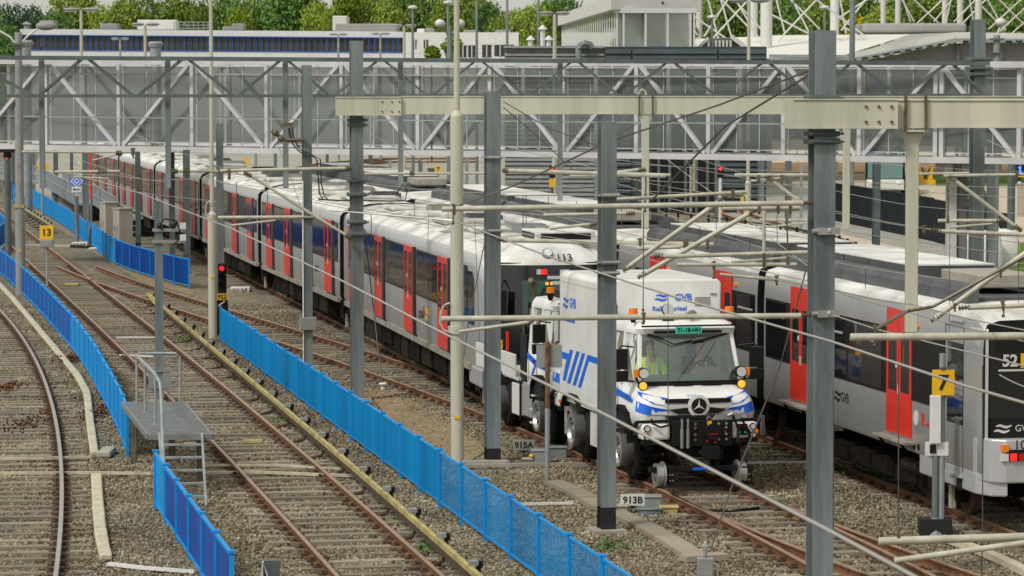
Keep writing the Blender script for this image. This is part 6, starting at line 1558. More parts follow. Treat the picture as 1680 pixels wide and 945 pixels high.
def white_block():
    Y = 330; root = E('office_building', 'white flat roofed block with dark windows right of the long office', 'building', (D(662, 135, Y).x, Y, 0))
    mb = MB('white_paint'); a, b = D(663, 53, Y), D(851, 55, Y); mb.box(a.x, b.x, Y, Y+14, 0, a.z); W(mb, 'wall', root)
    for x0, x1, y0, y1 in ((678, 683, 65, 79), (695, 702, 65, 79), (754, 765, 74, 94), (768, 780, 74, 94), (791, 806, 73, 94), (811, 830, 73, 92), (832, 842, 73, 92)):
        mb = MB('office_glass'); p, q = D(x0, y0, Y), D(x1, y1, Y); mb.box(p.x, q.x, Y-.05, Y+.1, q.z, p.z); wv = W(mb, 'window', root)
        mb = MB('number_grey'); mb.box(p.x, q.x, Y-.12, Y-.05, p.z-.04, p.z+.1); mb.box((p.x+q.x)/2-.05, (p.x+q.x)/2+.05, Y-.12, Y-.05, q.z, p.z); W(mb, 'frame', root)
    for x0, x1, y0 in ((684, 697, 47), (698, 712, 46), (760, 780, 49), (812, 838, 49)):
        mb = MB('grey_box' if x0 > 690 else 'white_paint'); p, q = D(x0, y0, Y+2), D(x1, 55, Y+2); mb.box(p.x, q.x, Y+2, Y+5, q.z, p.z); W(mb, 'roof_unit', root, bevel=.1)
    mb = MB('number_grey'); mb.box(a.x, b.x, Y-.02, Y-.0, a.z-2.1, a.z-2.05); W(mb, 'joint_line', root)
white_block()
def glass_block():
    root = E('glass_building', 'pale glass clad building with a mirrored louvre flank above the corrugated shed', 'building', (D(1010, 135, 215).x, 215, 0))
    c = D(1010, 20, 205); l = D(921, 20, 262); r = D(1138, 20, 208)
    cx, lx, rx = c.x, (921-840)/FPX*262, (1138-840)/FPX*208
    zt = D(1010, 16, 205).z; zc = D(1010, -6, 205).z
    mb = MB('pale_panel'); mb.add([(cx, 205, 0), (rx, 208, 0), (rx, 208, zt), (cx, 205, zt)], [(0, 1, 2, 3)]); mb.add([(rx, 208, 0), (rx+1, 262, 0), (rx+1, 262, zt), (rx, 208, zt)], [(0, 1, 2, 3)]); W(mb, 'front_wall', root)
    mb = MB('number_grey')
    for x in (1011, 1022, 1058, 1094, 1131, 1137): X = (x-840)/FPX*205.5; mb.box(X-.06, X+.06, 204.9, 206.5, 0, zt)
    mb.box(cx-.1, rx, 204.85, 205.2, zt-.2, zt+.1); W(mb, 'panel_joint', root)
    mb = MB('number_grey'); mb.prism([(cx-.3, 204.5), (rx+.3, 207.5), (rx+1.3, 262), (lx-.3, 262.3)], 'z', zt, zc); W(mb, 'roof_fascia', root)
    mb = MB('dark_glass'); MATS['mirror_glass'] = mat('mirror_glass', (.55, .6, .57), .03, .9); mb = MB('mirror_glass'); mb.add([(lx, 262, 0), (cx, 205, 0), (cx, 205, zt), (lx, 262, zt)], [(0, 1, 2, 3)]); W(mb, 'glass_flank', root)
    for k in range(27):
        u = (k+.5)/27; X = lx+(cx-lx)*u; Y = 262+(205-262)*u; mb = MB('number_grey'); mb.box(X-.035, X+.01, Y-.05, Y+.05, 0, zt); W(mb, 'mullion', root)
    mb = MB('black'); X = (1078-840)/FPX*207; mb.box(X-.35, X+.35, 206.2, 206.7, zc-.45, zc-.3); W(mb, 'camera_unit', root)
    for x in (1122, 1124): pass
glass_block()
def shed():
    Y = 185; root = E('shed', 'long corrugated shed, light slats on its left and dark slats with doors on its right', 'shed', (D(830, 135, Y).x, Y, 0))
    def X(x): return (x-840)/FPX*Y
    zt = D(900, 79, Y).z; zd = D(900, 76.5, Y).z
    mb = MB('slat_shadow'); mb.box(X(828), X(992), Y, Y+10, 0, zt); W(mb, 'wall', root)
    mb = MB('slate'); mb.box(X(992), X(1256), Y-.3, Y+10, 0, zd); W(mb, 'wall', root)
    z = .2
    while z < zt-.1:
        mb = MB('slat_light'); mb.prism([(Y-.14, z), (Y, z), (Y, z+.2), (Y-.05, z+.2)], 'x', X(828), X(991)); W(mb, 'slat', root); z += .245
    segs = [(992, 1036), (1036, 1177), (1177, 1256)]
    z = .2
    while z < zd-.1:
        for a, b in ((992, 1034), (1037, 1175), (1178, 1256)):
            if z < 6.0 and a == 1037: continue
            mb = MB('slate'); mb.prism([(Y-.46, z), (Y-.3, z), (Y-.3, z+.24), (Y-.36, z+.24)], 'x', X(a), X(b)); W(mb, 'slat', root)
        z += .30
    mb = MB('black'); mb.box(X(1068), X(1172), Y-.42, Y-.28, 0, 5.2); W(mb, 'door_opening', root)
    for x in (1080, 1098, 1124, 1142, 1160):
        mb = MB('galv_dark'); mb.box(X(x)-.08, X(x)+.08, Y-.5, Y-.4, 0, 5.2); W(mb, 'door_post', root)
    mb = MB('third_rail'); mb.box(X(1136), X(1142), Y-.46, Y-.42, 1.2, 4.2); mb.cur('insulator'); mb.box(X(1130), X(1136), Y-.46, Y-.42, .2, 2.4); W(mb, 'inner_light', root)
    mb = MB('galv_light'); mb.box(X(826), X(993), Y-.3, Y+10, zt, zt+.12); W(mb, 'roof_edge', root)
    mb = MB('galv'); mb.tube([D(x, y, Y-.6) for x, y in ((950, 98), (949, 82), (952, 74), (960, 71), (968, 73), (972, 79))], .18, 8); W(mb, 'duct', root, smooth=True)
    for x, h in ((891, 1.1), (871, .5), (901, .5)):
        mb = MB('number_grey'); mb.tube([(X(x), Y+3, zt), (X(x), Y+3, zt+h)], .14, 8); mb.tube([(X(x), Y+3, zt+h), (X(x), Y+3, zt+h+.25)], .28, 10, .05); W(mb, 'roof_vent', root)
shed()
# more long dark wall to the right of the shed under the bridge
def right_halls():
    Y = 240; root = E('tent_hall', 'hall with white tensioned roof and a grey gable with round edged slots at right', 'building', (D(1140, 135, Y).x, Y, 0))
    mb = MB('tent_white')
    def q(x, y, Yq): return D(x, y, Yq)
    mb.add([q(1134, 64, 262), q(1265, 59, 262), q(1262, 96, 240), q(1134, 96, 240)], [(0, 1, 2, 3)])
    mb.add([q(1262, 58, 262), q(1495, 56, 262), q(1380, 92, 238), q(1262, 96, 240)], [(0, 1, 2, 3)])
    W(mb, 'roof_skin', root)
    mb = MB('galv_light'); mb.bar(q(1262, 92, 239), q(1400, 93, 237), .15, .25); mb.bar(q(1262, 97, 239), q(1400, 97, 237), .1, .15); W(mb, 'gutter', root)
    mb = MB('number_grey'); mb.bar(q(1395, 92, 236), q(1566, 58, 236), .5, .45); mb.bar(q(1566, 58, 236), q(1720, 60, 236), .5, .45); W(mb, 'gable_edge', root)
    mb = MB('galv_light'); mb.bar(q(1405, 97, 235.8), q(1572, 66, 235.8), .4, .28); mb.bar(q(1572, 66, 235.8), q(1720, 67, 235.8), .4, .28); W(mb, 'slotted_edge', root)
    for i in range(8):
        u = (i+.5)/8; x, y = 1410+(1552-1410)*u, 97+(71-97)*u; mb = MB('black'); mb.bar(q(x-5, y+1, 235.5), q(x+5, y-1, 235.5), .1, .10); W(mb, 'slot', root)
    for x in (1585, 1606, 1655, 1672): mb = MB('black'); mb.bar(q(x-5, 68, 235.5), q(x+5, 68, 235.5), .1, .12); W(mb, 'slot', root)
    mb = MB('wall_grey'); a = [q(1425, 98, 236.4), q(1572, 71, 236.4), q(1760, 71, 236.4), q(1760, 240, 236.4), q(1425, 240, 236.4)]
    mb.add(a, [(0, 1, 2, 3, 4)]); W(mb, 'gable_wall', root)
    for x in (1572, 1643): mb = MB('slat_shadow'); mb.box(q(x, 80, 236).x-.12, q(x, 80, 236).x+.12, 236.1, 236.35, 1, q(x, 74, 236).z); W(mb, 'wall_joint', root)
    mb = MB('roofing'); a, b = q(1416, 38, 262), q(1586, 54, 262); mb.box(a.x, b.x, 262, 270, b.z, a.z); W(mb, 'plant_screen', root, bevel=.2)
    mb = MB('roofing'); mb.add([q(1495, 56, 262), q(1600, 52, 262), q(1566, 56, 236), q(1395, 92, 236)], [(0, 1, 2, 3)]); W(mb, 'roof_plane', root)
    mb = MB('slat_shadow'); mb.prism([(q(1148, 78, 239).x, q(1148, 78, 239).z), (q(1160, 64, 239).x, q(1160, 64, 239).z), (q(1200, 62, 239).x, q(1200, 62, 239).z), (q(1222, 78, 239).x, q(1222, 78, 239).z)], 'y', 237.5, 239); W(mb, 'roof_grille', root)
    mb = MB('number_grey'); mb.bar(q(1200, 60, 237.2), q(1226, 80, 237.2), .4, .3); mb.bar(q(1145, 79, 237.2), q(1162, 62, 237.2), .2, .2)
    for k in range(7): mb.box(q(1163+k*6, 68, 237).x-.07, q(1163+k*6, 68, 237).x+.07, 237.2, 237.5, q(0, 77, 237).z, q(0, 66, 237).z)
    W(mb, 'grille_frame', root)
right_halls()
# masts and crossed cables of the suspended roofs
for i, (x, y1, Y, w_) in enumerate(((1147, 64, 270, .55), (1235, 70, 262, .8), (1257, 92, 250, .95), (1369, 62, 262, .75), (1398, 97, 232, .42), (1449, 38, 300, .5), (1473, 38, 300, .55), (1550, 40, 300, .55), (1575, 40, 300, .6), (1605, 40, 290, .65))):
    mb = MB('number_grey' if x != 1398 else 'galv'); p = D(x, y1, Y); mb.tube([(p.x, Y, 0), (p.x, Y, 24)], w_/2, 10, w_/2*.9)
    one(mb, 'roof_mast', ['white mast beside the glass building', 'left white mast of the close pair behind the lamp post', 'thick white mast behind the lamp post', 'white mast right above the tallest galvanised mast', 'bluish slim mast beside the white mast over the girder', 'leftmost white mast above the grey plant screen', 'second white mast above the grey plant screen', 'left white mast of the pair beyond the plant screen end', 'right white mast of the pair beyond the plant screen end', 'white mast above the girder mast at right'][i], 'mast', (p.x, Y, 0), group='white masts of the suspended roofs', smooth=True)
cn = 0
def xcable(x0, y0, x1, y1, Y, lb):
    mb = MB('number_grey'); a, b = D(x0, y0, Y), D(x1, y1, Y); mb.tube([a, b], .07, 5); one(mb, 'stay_cable', lb, 'cable', a if a.z < b.z else b, group='crossed stay cables of the suspended roofs')
XC = [(1130, 22, 1190, 62), (1155, 60, 1200, -10), (1145, 58, 1110, 10), (1162, 0, 1178, 62), (1180, -5, 1245, 62), (1170, 62, 1235, -8), (1200, 60, 1180, -10), (1205, 0, 1258, 58), (1240, 55, 1200, -12),
 (1258, 20, 1340, 62), (1262, 82, 1345, -6), (1345, 48, 1290, -8), (1288, 56, 1272, -8), (1330, 58, 1300, 0), (1340, 0, 1420, 60), (1388, 55, 1378, -5), (1375, 30, 1440, -12), (1380, 50, 1420, 0), (1385, 45, 1460, 88), (1375, 62, 1420, 98),
 (1480, -5, 1494, 36), (1500, 36, 1475, -10), (1500, 0, 1540, 38), (1505, 38, 1555, -8), (1532, 36, 1570, -10), (1560, 0, 1552, 38), (1590, -5, 1598, 40), (1580, 38, 1625, -8), (1600, 0, 1650, 50), (1622, 48, 1680, -5), (1635, -5, 1680, 40), (1640, 52, 1690, 5), (1618, -5, 1640, 36), (1660, 55, 1700, 20), (1565, 36, 1600, 0)]
spots = ['beside the glass building', 'right of the first white mast', 'over the white tent roof', 'behind the lamp post', 'above the tallest galvanised mast', 'left of the yellow shrub', 'above the grey plant screen', 'right of the plant screen', 'at the top right corner']
for i, c in enumerate(XC):
    side = 'rising left' if (c[1]-c[3])*(c[0]-c[2]) > 0 else 'rising right'
    k = min(8, max(0, int((min(c[0], c[2])-1110)/62))); o = ['nearest', 'next', 'third', 'fourth', 'fifth', 'sixth', 'seventh', 'eighth', 'ninth'][sum(1 for q in XC[:i] if min(8, max(0, int((min(q[0], q[2])-1110)/62))) == k)]
    xcable(*c, 255 if c[0] < 1470 else 295, 'thin white stay cable '+side+', '+o+' of those '+spots[k])

# street lamps in the distance
def twin(label, x, y, yb, Y, hw_, m='galv_light', round_=False, hm='grey_box'):
    p = D(x, y, Y); t = E('street_lamp', label, 'street lamp', (p.x, Y, 0), group='distant twin headed street lamps')
    mb = MB(m); mb.tube([(0, 0, 0), (0, 0, p.z)], .13, 8, .09); Lc(mb, 'pole_tube', t, smooth=True)
    for s in (-1, 1):
        mb = MB(hm)
        if round_: mb.sphere((s*hw_*.6, 0, p.z+.1), hw_*.32, 10, 7, (1, 1, .8)); mb.cur(m); mb.tube([(0, 0, p.z-.5), (s*hw_*.5, 0, p.z-.05)], .05, 6)
        else: mb.sphere((s*hw_*.54, 0, p.z+.05), hw_*.5, 12, 6, (1, .4, .24)); mb.cur('lamp_glass'); mb.sphere((s*hw_*.56, 0, p.z-.04), hw_*.38, 10, 5, (1, .35, .16))
        Lc(mb, 'lamp_head', t, smooth=True)
twin('tallest of the twin street lamps before the long blue windowed office', 133, 17, 90, 190, .98, 'cream')
twin('twin street lamp with a pale pole before the middle of the long office', 238, 41, 90, 200, .86, 'cream')
twin('small low twin street lamp between the two pale poled ones', 197, 64, 90, 300, .82)
twin('twin street lamp where the long office meets the white block', 663, 43, 90, 230, .85, 'cream')
twin('small twin street lamp below the flat upper storey of the office', 624, 56, 90, 300, .85)
twin('smallest twin street lamp left of the clamp mast top', 555, 57, 95, 300, .80)
twin('twin lamp with round white heads before the white block', 738, 42, 90, 150, .75, 'galv', True, 'number_grey')
twin('cream twin street lamp left of the glass building', 910, 23, 95, 165, .75, 'cream')
for x, yb, lb in ((677, 12, 'thin pole with a small lamp left of the white block windows'), (735, 4, 'thin bluish pole behind the round headed lamp'), (782, -30, 'tall bluish pole left of the white block corner'), (832, -30, 'tall bluish pole at the right end of the white block'), (883, -30, 'tall bluish pole left of the cream twin lamp'), (1353, 12, 'small far lamp pole before the trees at right'), (1168, 28, 'small far lamp pole beside the crossed cables')):
    Y = 225; p = D(x, yb, Y); t = E('light_pole', lb, 'light pole', (p.x, Y, 0)); mb = MB('galv'); mb.tube([(0, 0, 0), (0, 0, p.z)], .12, 8, .08); Lc(mb, 'pole_tube', t, smooth=True)
    mb = MB('number_grey'); mb.sphere((0, 0, p.z), .35, 8, 5, (1, 1, .4)); Lc(mb, 'lamp_head', t, smooth=True)
for x, y0, y1, m_, lb in ((42, 66, 92, 'galv_light', 'round roof ventilator left before the office'), (255, 68, 92, 'galv_light', 'round roof ventilator in the middle before the office')):
    Y = 180; a, b = D(x, y0, Y), D(x, y1, Y); mb = MB('galv_light'); mb.tube([(a.x, Y, 0), (a.x, Y, a.z-.3)], .30, 12); mb.tube([(a.x, Y, a.z-.3), (a.x, Y, a.z-.1)], .38, 12, .42); mb.tube([(a.x, Y, a.z-.1), (a.x, Y, a.z)], .42, 12, .3); one(mb, 'ventilator', lb, 'ventilator', (a.x, Y, 0), smooth=True)

# ------------------------------------------------------------------ trees
def crown_mesh(name, seed, w_, h, n, leaf, m, squash=.75, lobes=9):
    r_ = np.random.RandomState(seed); L_ = []
    for k in range(lobes):
        th = r_.uniform(0, 2*math.pi); rr = r_.uniform(0, .62); zz = r_.uniform(.22, .86)
        L_.append((rr*w_/2*math.cos(th)*(1.1-zz*.5), rr*w_/2*math.sin(th)*(1.1-zz*.5), zz*h, r_.uniform(.16, .30)*w_*(1.15-zz*.45)))
    L_.append((0, 0, h*.80, w_*.20)); L_.append((0, 0, h*.45, w_*.30))
    P = []
    per = n//len(L_)
    for x, y, z, rad in L_:
        v = r_.normal(size=(per, 3)); v /= np.linalg.norm(v, axis=1)[:, None]; q = rad*np.clip(r_.normal(.86, .17, per), .2, 1.25)[:, None]
        P.append(np.array([x, y, z])+v*q*np.array([1, 1, squash]))
    P = np.concatenate(P); N_ = len(P)
    a = r_.normal(size=(N_, 3)); a /= np.linalg.norm(a, axis=1)[:, None]; b = np.cross(a, r_.normal(size=(N_, 3))); b /= np.linalg.norm(b, axis=1)[:, None]
    s = (leaf*r_.uniform(.55, 1.35, N_))[:, None]
    V = np.stack([P-a*s, P-b*s*.6, P+a*s, P+b*s*.6], 1).reshape(-1, 3)
    me = bpy.data.meshes.new(name); me.vertices.add(len(V)); me.vertices.foreach_set('co', V.ravel().astype('f'))
    me.loops.add(len(V)); me.loops.foreach_set('vertex_index', np.arange(len(V), dtype='i')); me.polygons.add(N_)
    me.polygons.foreach_set('loop_start', np.arange(0, 4*N_, 4, dtype='i')); me.polygons.foreach_set('loop_total', np.full(N_, 4, dtype='i'))
    me.materials.append(MATS[m]); me.update(); return me
def trunk_mesh(h, r0):
    mb = MB('bark'); mb.tube([(0, 0, 0), (.1, 0, h*.3), (-.1, .1, h*.6), (0, 0, h*.85)], r0, 8, r0*.3)
    for k in range(6):
        th = k*1.1; z = h*(.28+.09*k); mb.tube([(0, 0, z), (math.cos(th)*h*.12, math.sin(th)*h*.12, z+h*.10), (math.cos(th)*h*.2, math.sin(th)*h*.2, z+h*.22)], r0*.4, 6, r0*.12)
    return mb.mesh('trunk')
CR = {}
for k, m in enumerate(('leaf_a', 'leaf_b', 'leaf_c', 'leaf_d')):
    for v in range(2): CR[(m, v)] = crown_mesh('crown', 10+k*3+v, 15, 20, 9500, .30, m, lobes=13)
TM = trunk_mesh(18, .5)
def tree(label, x, ytop, Y, wpx, m, v=0, kind='tree', yb=None):
    p = D(x, ytop-5, Y); H_ = p.z; t = E('tree', label, kind, (p.x, Y, 0), group='broadleaf trees beyond the buildings')
    sx = wpx*1.18/FPX*Y/15; sz = H_/18.2
    o = link('crown', CR[(m, v)], t, (0, 0, 0), (0, 0, rnd.uniform(0, 6.28))); o.scale = (sx, sx, sz)
    o = link('trunk', TM, t); o.scale = (1, 1, H_/18.2)
    return t
TR = [(-25, 18, 470, 110, 'leaf_d', 0), (25, 12, 500, 90, 'leaf_d', 1), (55, 14, 520, 80, 'leaf_d', 0), (10, 45, 400, 110, 'leaf_a', 1), (118, -14, 460, 130, 'leaf_b', 0), (92, 25, 430, 90, 'leaf_a', 0), (165, 12, 440, 80, 'leaf_b', 1), (205, 2, 455, 110, 'leaf_b', 0), (240, -6, 470, 120, 'leaf_a', 1), (292, -4, 450, 130, 'leaf_b', 1), (330, 5, 440, 100, 'leaf_c', 0), (375, -2, 470, 120, 'leaf_a', 0), (395, 24, 410, 90, 'leaf_c', 1), (430, -16, 480, 140, 'leaf_a', 1), (480, -18, 470, 150, 'leaf_a', 0), (520, 10, 430, 90, 'leaf_b', 0), (540, 25, 400, 70, 'leaf_c', 0), (575, -6, 460, 110, 'leaf_c', 1), (610, -8, 470, 120, 'leaf_b', 1), (640, 6, 420, 90, 'leaf_b', 0), (665, -10, 480, 120, 'leaf_a', 0), (700, -24, 480, 130, 'leaf_a', 1), (730, 2, 430, 100, 'leaf_b', 1), (775, -8, 460, 110, 'leaf_b', 0), (800, 8, 440, 110, 'leaf_a', 1), (818, 30, 400, 80, 'leaf_b', 1), (852, 20, 420, 80, 'leaf_b', 0), (880, 10, 410, 90, 'leaf_b', 1), (900, 4, 430, 100, 'leaf_a', 0), (925, -8, 450, 100, 'leaf_a', 1), (1140, 5, 400, 110, 'leaf_a', 0), (1175, -20, 430, 130, 'leaf_a', 1), (1215, -14, 430, 120, 'leaf_b', 0), (1270, -10, 420, 120, 'leaf_a', 0), (1310, -12, 440, 120, 'leaf_a', 1), (1350, -5, 430, 120, 'leaf_b', 0), (1400, -14, 440, 130, 'leaf_a', 0), (1447, 14, 400, 110, 'leaf_b', 1), (1490, -3, 440, 110, 'leaf_a', 1), (1525, -10, 430, 120, 'leaf_b', 0), (1580, -16, 440, 130, 'leaf_a', 0), (1630, -12, 430, 130, 'leaf_a', 1), (1675, -14, 420, 130, 'leaf_a', 0), (1715, -10, 420, 120, 'leaf_d', 1)]
TN = {'leaf_a': 'mid green tree', 'leaf_b': 'fresh green tree', 'leaf_c': 'yellowish green tree', 'leaf_d': 'dark bluish green tree'}
def near(x):
    L_ = [(-30, 'at the far left edge'), (20, 'over the left end of the office'), (45, 'left of the first twin lamp, farther back'), (5, ''), (118, 'behind the tallest twin lamp'), (160, 'right of the tallest twin lamp'), (205, 'between the first two large lamps'), (240, 'behind the white roof unit'), (292, 'right of the white roof unit'), (330, 'left of the tall cream pole top'), (375, 'right of the tall cream pole top'), (400, 'low, over the round roof units'), (430, 'over the middle of the office'), (480, 'over the office right of its middle'), (520, 'left of the stair house'), (545, 'low, directly behind the stair house'), (575, 'over the flat upper storey'), (612, 'over the right half of the upper storey'), (640, 'above the join of office and white block'), (665, 'behind the lamp at the join'), (700, 'over the left windows of the white block'), (730, 'behind the round headed lamp'), (775, 'behind the tall cream pole, right side'), (800, 'over the right of the white block'), (818, 'low, at the white block corner'), (852, 'just past the white block'), (880, 'behind the cream twin lamp, left'), (900, 'behind the cream twin lamp'), (925, 'touching the glass building'), (1140, 'right behind the glass building corner'), (1175, 'behind the first crossed cables'), (1215, 'behind the lamp post head'), (1270, 'over the white tent roof'), (1310, 'over the tent roof toward the tallest mast'), (1350, 'above the tallest galvanised mast'), (1400, 'above the bluish slim mast'), (1447, 'low, behind the plant screen left end'), (1490, 'behind the plant screen middle'), (1525, 'behind the plant screen right half'), (1580, 'over the pair of white masts'), (1630, 'behind the round white lamp'), (1675, 'in the top right corner'), (1715, 'cut by the right edge')]
    return min(L_, key=lambda q: abs(q[0]-x))[1] or 'low at the left edge'
seen = set()
for i, (x, yt_, Y, wp, m, v) in enumerate(TR):
    lb = TN[m]+' '+near(x)
    if x == 10: lb = 'mid green tree low at the left edge beside the office wall'
    if x == 92: lb = 'mid green low tree left of the tallest twin lamp'
    if lb in seen: lb += ', nearer one'
    seen.add(lb); tree(lb, x, yt_, Y, wp, m, v)
# understorey: hedge mass that closes the gaps low down
for nm, x0, x1, Y, m, top, lb in (('hedge', -60, 1000, 540, 'leaf_b', 27, 'continuous mass of far woodland closing the gaps between the trees at left'), ('hedge', 1080, 1800, 500, 'leaf_a', 12, 'continuous mass of far woodland behind the crossed cables')):
    r_ = np.random.RandomState(5); a, b = D(x0, 135, Y).x, D(x1, 135, Y).x; n = 42000; zt = D(800, top, Y).z
    X = r_.uniform(a, b, n); Yy = Y+r_.uniform(-8, 8, n); hh = zt*(.85+.22*np.sin(X*.35)*np.sin(X*.13+1)+.08*np.sin(X*1.1)); Z = hh*np.sqrt(r_.uniform(0, 1, n)); P = np.stack([X, Yy, Z], 1)
    A2 = r_.normal(size=(n, 3)); A2 /= np.linalg.norm(A2, axis=1)[:, None]; B3 = np.cross(A2, r_.normal(size=(n, 3))); B3 /= np.linalg.norm(B3, axis=1)[:, None]; s = r_.uniform(.4, .9, n)[:, None]
    V = np.stack([P-A2*s, P-B3*s*.6, P+A2*s, P+B3*s*.6], 1).reshape(-1, 3); me = bpy.data.meshes.new(nm); me.from_pydata(V.tolist(), [], np.arange(4*n).reshape(-1, 4).tolist()); me.materials.append(MATS[m]); o = link('woodland', me); tag(o, lb, kind='stuff')
def shrub(label, x, yt_, yb, Y, wpx, m, cat='shrub', name='shrub', n=1500, leaf=.22):
    p, q = D(x, yt_, Y), D(x, yb, Y); h = p.z-max(0, q.z); w_ = wpx/FPX*Y; t = E(name, label, cat, (p.x, Y, max(0, q.z)))
    me = crown_mesh('foliage', int(x), w_, h*1.02, n, leaf, m, lobes=7); Lk = link('foliage', me, t); mb = MB('bark'); mb.tube([(0, 0, -max(0, q.z)), (0, 0, h*.6)], .08, 6); Lc(mb, 'stem', t); return t
shrub('yellow flowering shrub behind the roof left of the plant screen', 1400, 32, 62, 270, 70, 'leaf_y', n=2600)
shrub('lone yellow green bush before the white block windows', 741, 56, 98, 300, 38, 'leaf_b', n=1800)
shrub('low pale bush at the left foot of the white block', 708, 78, 98, 300, 36, 'leaf_c', n=1200)
shrub('small yellow bush at the right corner of the glass building', 1138, 44, 66, 262, 20, 'leaf_y', n=500)
# two conifers in front of the yard
P = G(1592, 345); t = E('conifer', 'cone shaped clipped conifer half hidden by the girder mast at right', 'conifer', P); h = D(1592, 285, P.y).z
r_ = np.random.RandomState(8); n = 6000; u = r_.uniform(0, 1, n)**.6; zz = h*(1-u*.95); rad = 1.25*u*r_.uniform(.7, 1.05, n)*(P.y/160); th = r_.uniform(0, 6.28, n); Pp = np.stack([rad*np.cos(th), rad*np.sin(th), zz], 1)
A2 = r_.normal(size=(n, 3)); A2 /= np.linalg.norm(A2, axis=1)[:, None]; B3 = np.cross(A2, r_.normal(size=(n, 3))); B3 /= np.linalg.norm(B3, axis=1)[:, None]; V = np.stack([Pp-A2*.12, Pp-B3*.08, Pp+A2*.12, Pp+B3*.08], 1).reshape(-1, 3); me = bpy.data.meshes.new('foliage'); me.from_pydata(V.tolist(), [], np.arange(4*n).reshape(-1, 4).tolist()); me.materials.append(MATS['leaf_a']); link('foliage', me, t); mb = MB('bark'); mb.tube([(0, 0, 0), (0, 0, h*.5)], .15, 6); Lc(mb, 'trunk', t)

# ------------------------------------------------------------------ right yard: screen wall, railing, bus, van
P0, P1, P2 = G(1232, 333), G(1364, 361), G(1530, 396); P3 = G(1660, 432)
sw = E('screen_wall', 'long dark slatted screen wall beyond the gravel slope at right', 'wall', P0)
for a, b, h in ((P1, P2, 1.95), (P2, P3, 1.9)):
    d = (b-a); n = int(d.length/.55); n = min(n, 60)
    for k in range(n):
        p, q = a.lerp(b, k/n), a.lerp(b, (k+.93)/n); mb = MB('screen_dark'); mb.bar(p+Vector((0, 0, h/2)), q+Vector((0, 0, h/2)), .06, h); W(mb, 'panel', sw)
    mb = MB('screen_dark'); mb.bar(a+Vector((0, 0, h+.02)), b+Vector((0, 0, h+.02)), .12, .08); mb.bar(a+Vector((0, -.05, h*.72)), b+Vector((0, -.05, h*.72)), .05, .05); W(mb, 'top_rail', sw)
rl = E('railing', 'black posted railing with pale pipes behind the right hand trains', 'railing', G(1364, 385, 1.1)-Vector((0, 0, 1.1)))
rp = [G(x, y, 1.1) for x, y in ((1090, 345), (1130, 352), (1250, 367), (1364, 385), (1430, 411), (1500, 432), (1590, 450), (1720, 470))]
rp = [Vector((p.x, p.y, 0)) for p in rp]
for z, m_, r0 in ((1.1, 'screen_dark', .035), (.72, 'galv_light', .05), (.35, 'galv_light', .045)):
    mb = MB(m_); mb.tube([p+Vector((0, 0, z)) for p in rp], r0, 6); W(mb, 'rail_pipe', rl)
for p, d in resample(rp, 2.6, .4): mb = MB('screen_dark'); mb.box(p.x-.05, p.x+.05, p.y-.05, p.y+.05, 0, 1.2); W(mb, 'post', rl)
for px, py in ((1422, 408), (1184, 348)):
    p = D(px, py, G(px, py+5, 1.1).y); mb = MB('orange'); mb.box(p.x-.06, p.x+.06, p.y-.12, p.y-.06, p.z-.08, p.z+.08); one(mb, 'reflector', 'small orange reflector on the railing, '+('right one near the screen wall' if px > 1300 else 'left one by the lamp post'), 'reflector', p)
# bus
P = G(1452, 322); t = E('bus', 'bus with a big teal tinted windscreen parked behind the screen wall', 'bus', P, rz=-.12)
m = MB('dark_glass'); prof = [(-1.25, .35), (-1.27, .6), (-1.27, 1.2), (-1.22, 2.75), (-1.1, 2.95), (1.1, 2.95), (1.22, 2.75), (1.27, 1.2), (1.27, .6), (1.25, .35)]
m = MB('screen_dark'); m.prism(prof[::-1], 'y', .25, 10.5); Lc(m, 'body', t, bevel=.08)
glass_mat('teal_glass', (.25, .42, .42), .25)
m = MB('pale_panel'); mat('bus_glass', (.16, .26, .27), .08, coat=.4); m = MB('bus_glass'); m.box(-1.12, 1.12, .12, .26, 1.12, 2.78); Lc(m, 'windscreen', t, bevel=.05)
m = MB('number_grey'); m.box(-1.22, 1.22, .05, .30, .40, 1.08); Lc(m, 'front_panel', t, bevel=.08)
for s in (-1, 1):
    m = MB('lamp_glass'); m.sphere((s*.88, .05, .86), .20, 10, 6, (1, .3, .7)); Lc(m, 'headlight', t, smooth=True)
m = MB('screen_dark')
for y in (2.4, 7.8):
    for s in (-1, 1): m.disc((s*1.15, y, .48), (1, 0, 0), .48, .3, 18)
Lc(m, 'wheel', t); m = MB('bus_glass'); m.box(-1.30, -1.26, .8, 9.5, 1.3, 2.6); Lc(m, 'side_window', t); m = MB('insulator'); m.box(-1.31, -1.29, 1.0, 1.8, 1.2, 2.1); Lc(m, 'side_door_panel', t)
# van
P = G(1474, 305); t = E('van', 'white van with a dark bumper driving beyond the bus', 'van', P, rz=-.25)
m = MB('white_paint'); sec = [(0, .45), (0, .95), (.25, 1.15), (1.0, 1.35), (1.75, 2.05), (4.6, 2.1), (4.7, .45)]
m.prism([(y, z) for y, z in sec], 'x', -.92, .92); Lc(m, 'body', t, bevel=.10)
m = MB('bus_glass'); m.add([(-.8, .98, 1.37), (.8, .98, 1.37), (.72, 1.68, 2.0), (-.72, 1.68, 2.0)], [(0, 1, 2, 3)]); m.v = [(x, y-.03, z+.02) for x, y, z in m.v]; Lc(m, 'windshield', t)
m = MB('black'); m.box(-.94, .94, -.08, .1, .40, .68); Lc(m, 'bumper', t, bevel=.04); m = MB('sign_yellow'); m.box(-.26, .26, -.10, -.08, .50, .62); Lc(m, 'number_plate', t)
m = MB('lamp_glass'); m.box(-.88, -.55, -.02, .05, .78, .95); m.box(.55, .88, -.02, .05, .78, .95); Lc(m, 'headlight', t, bevel=.02)
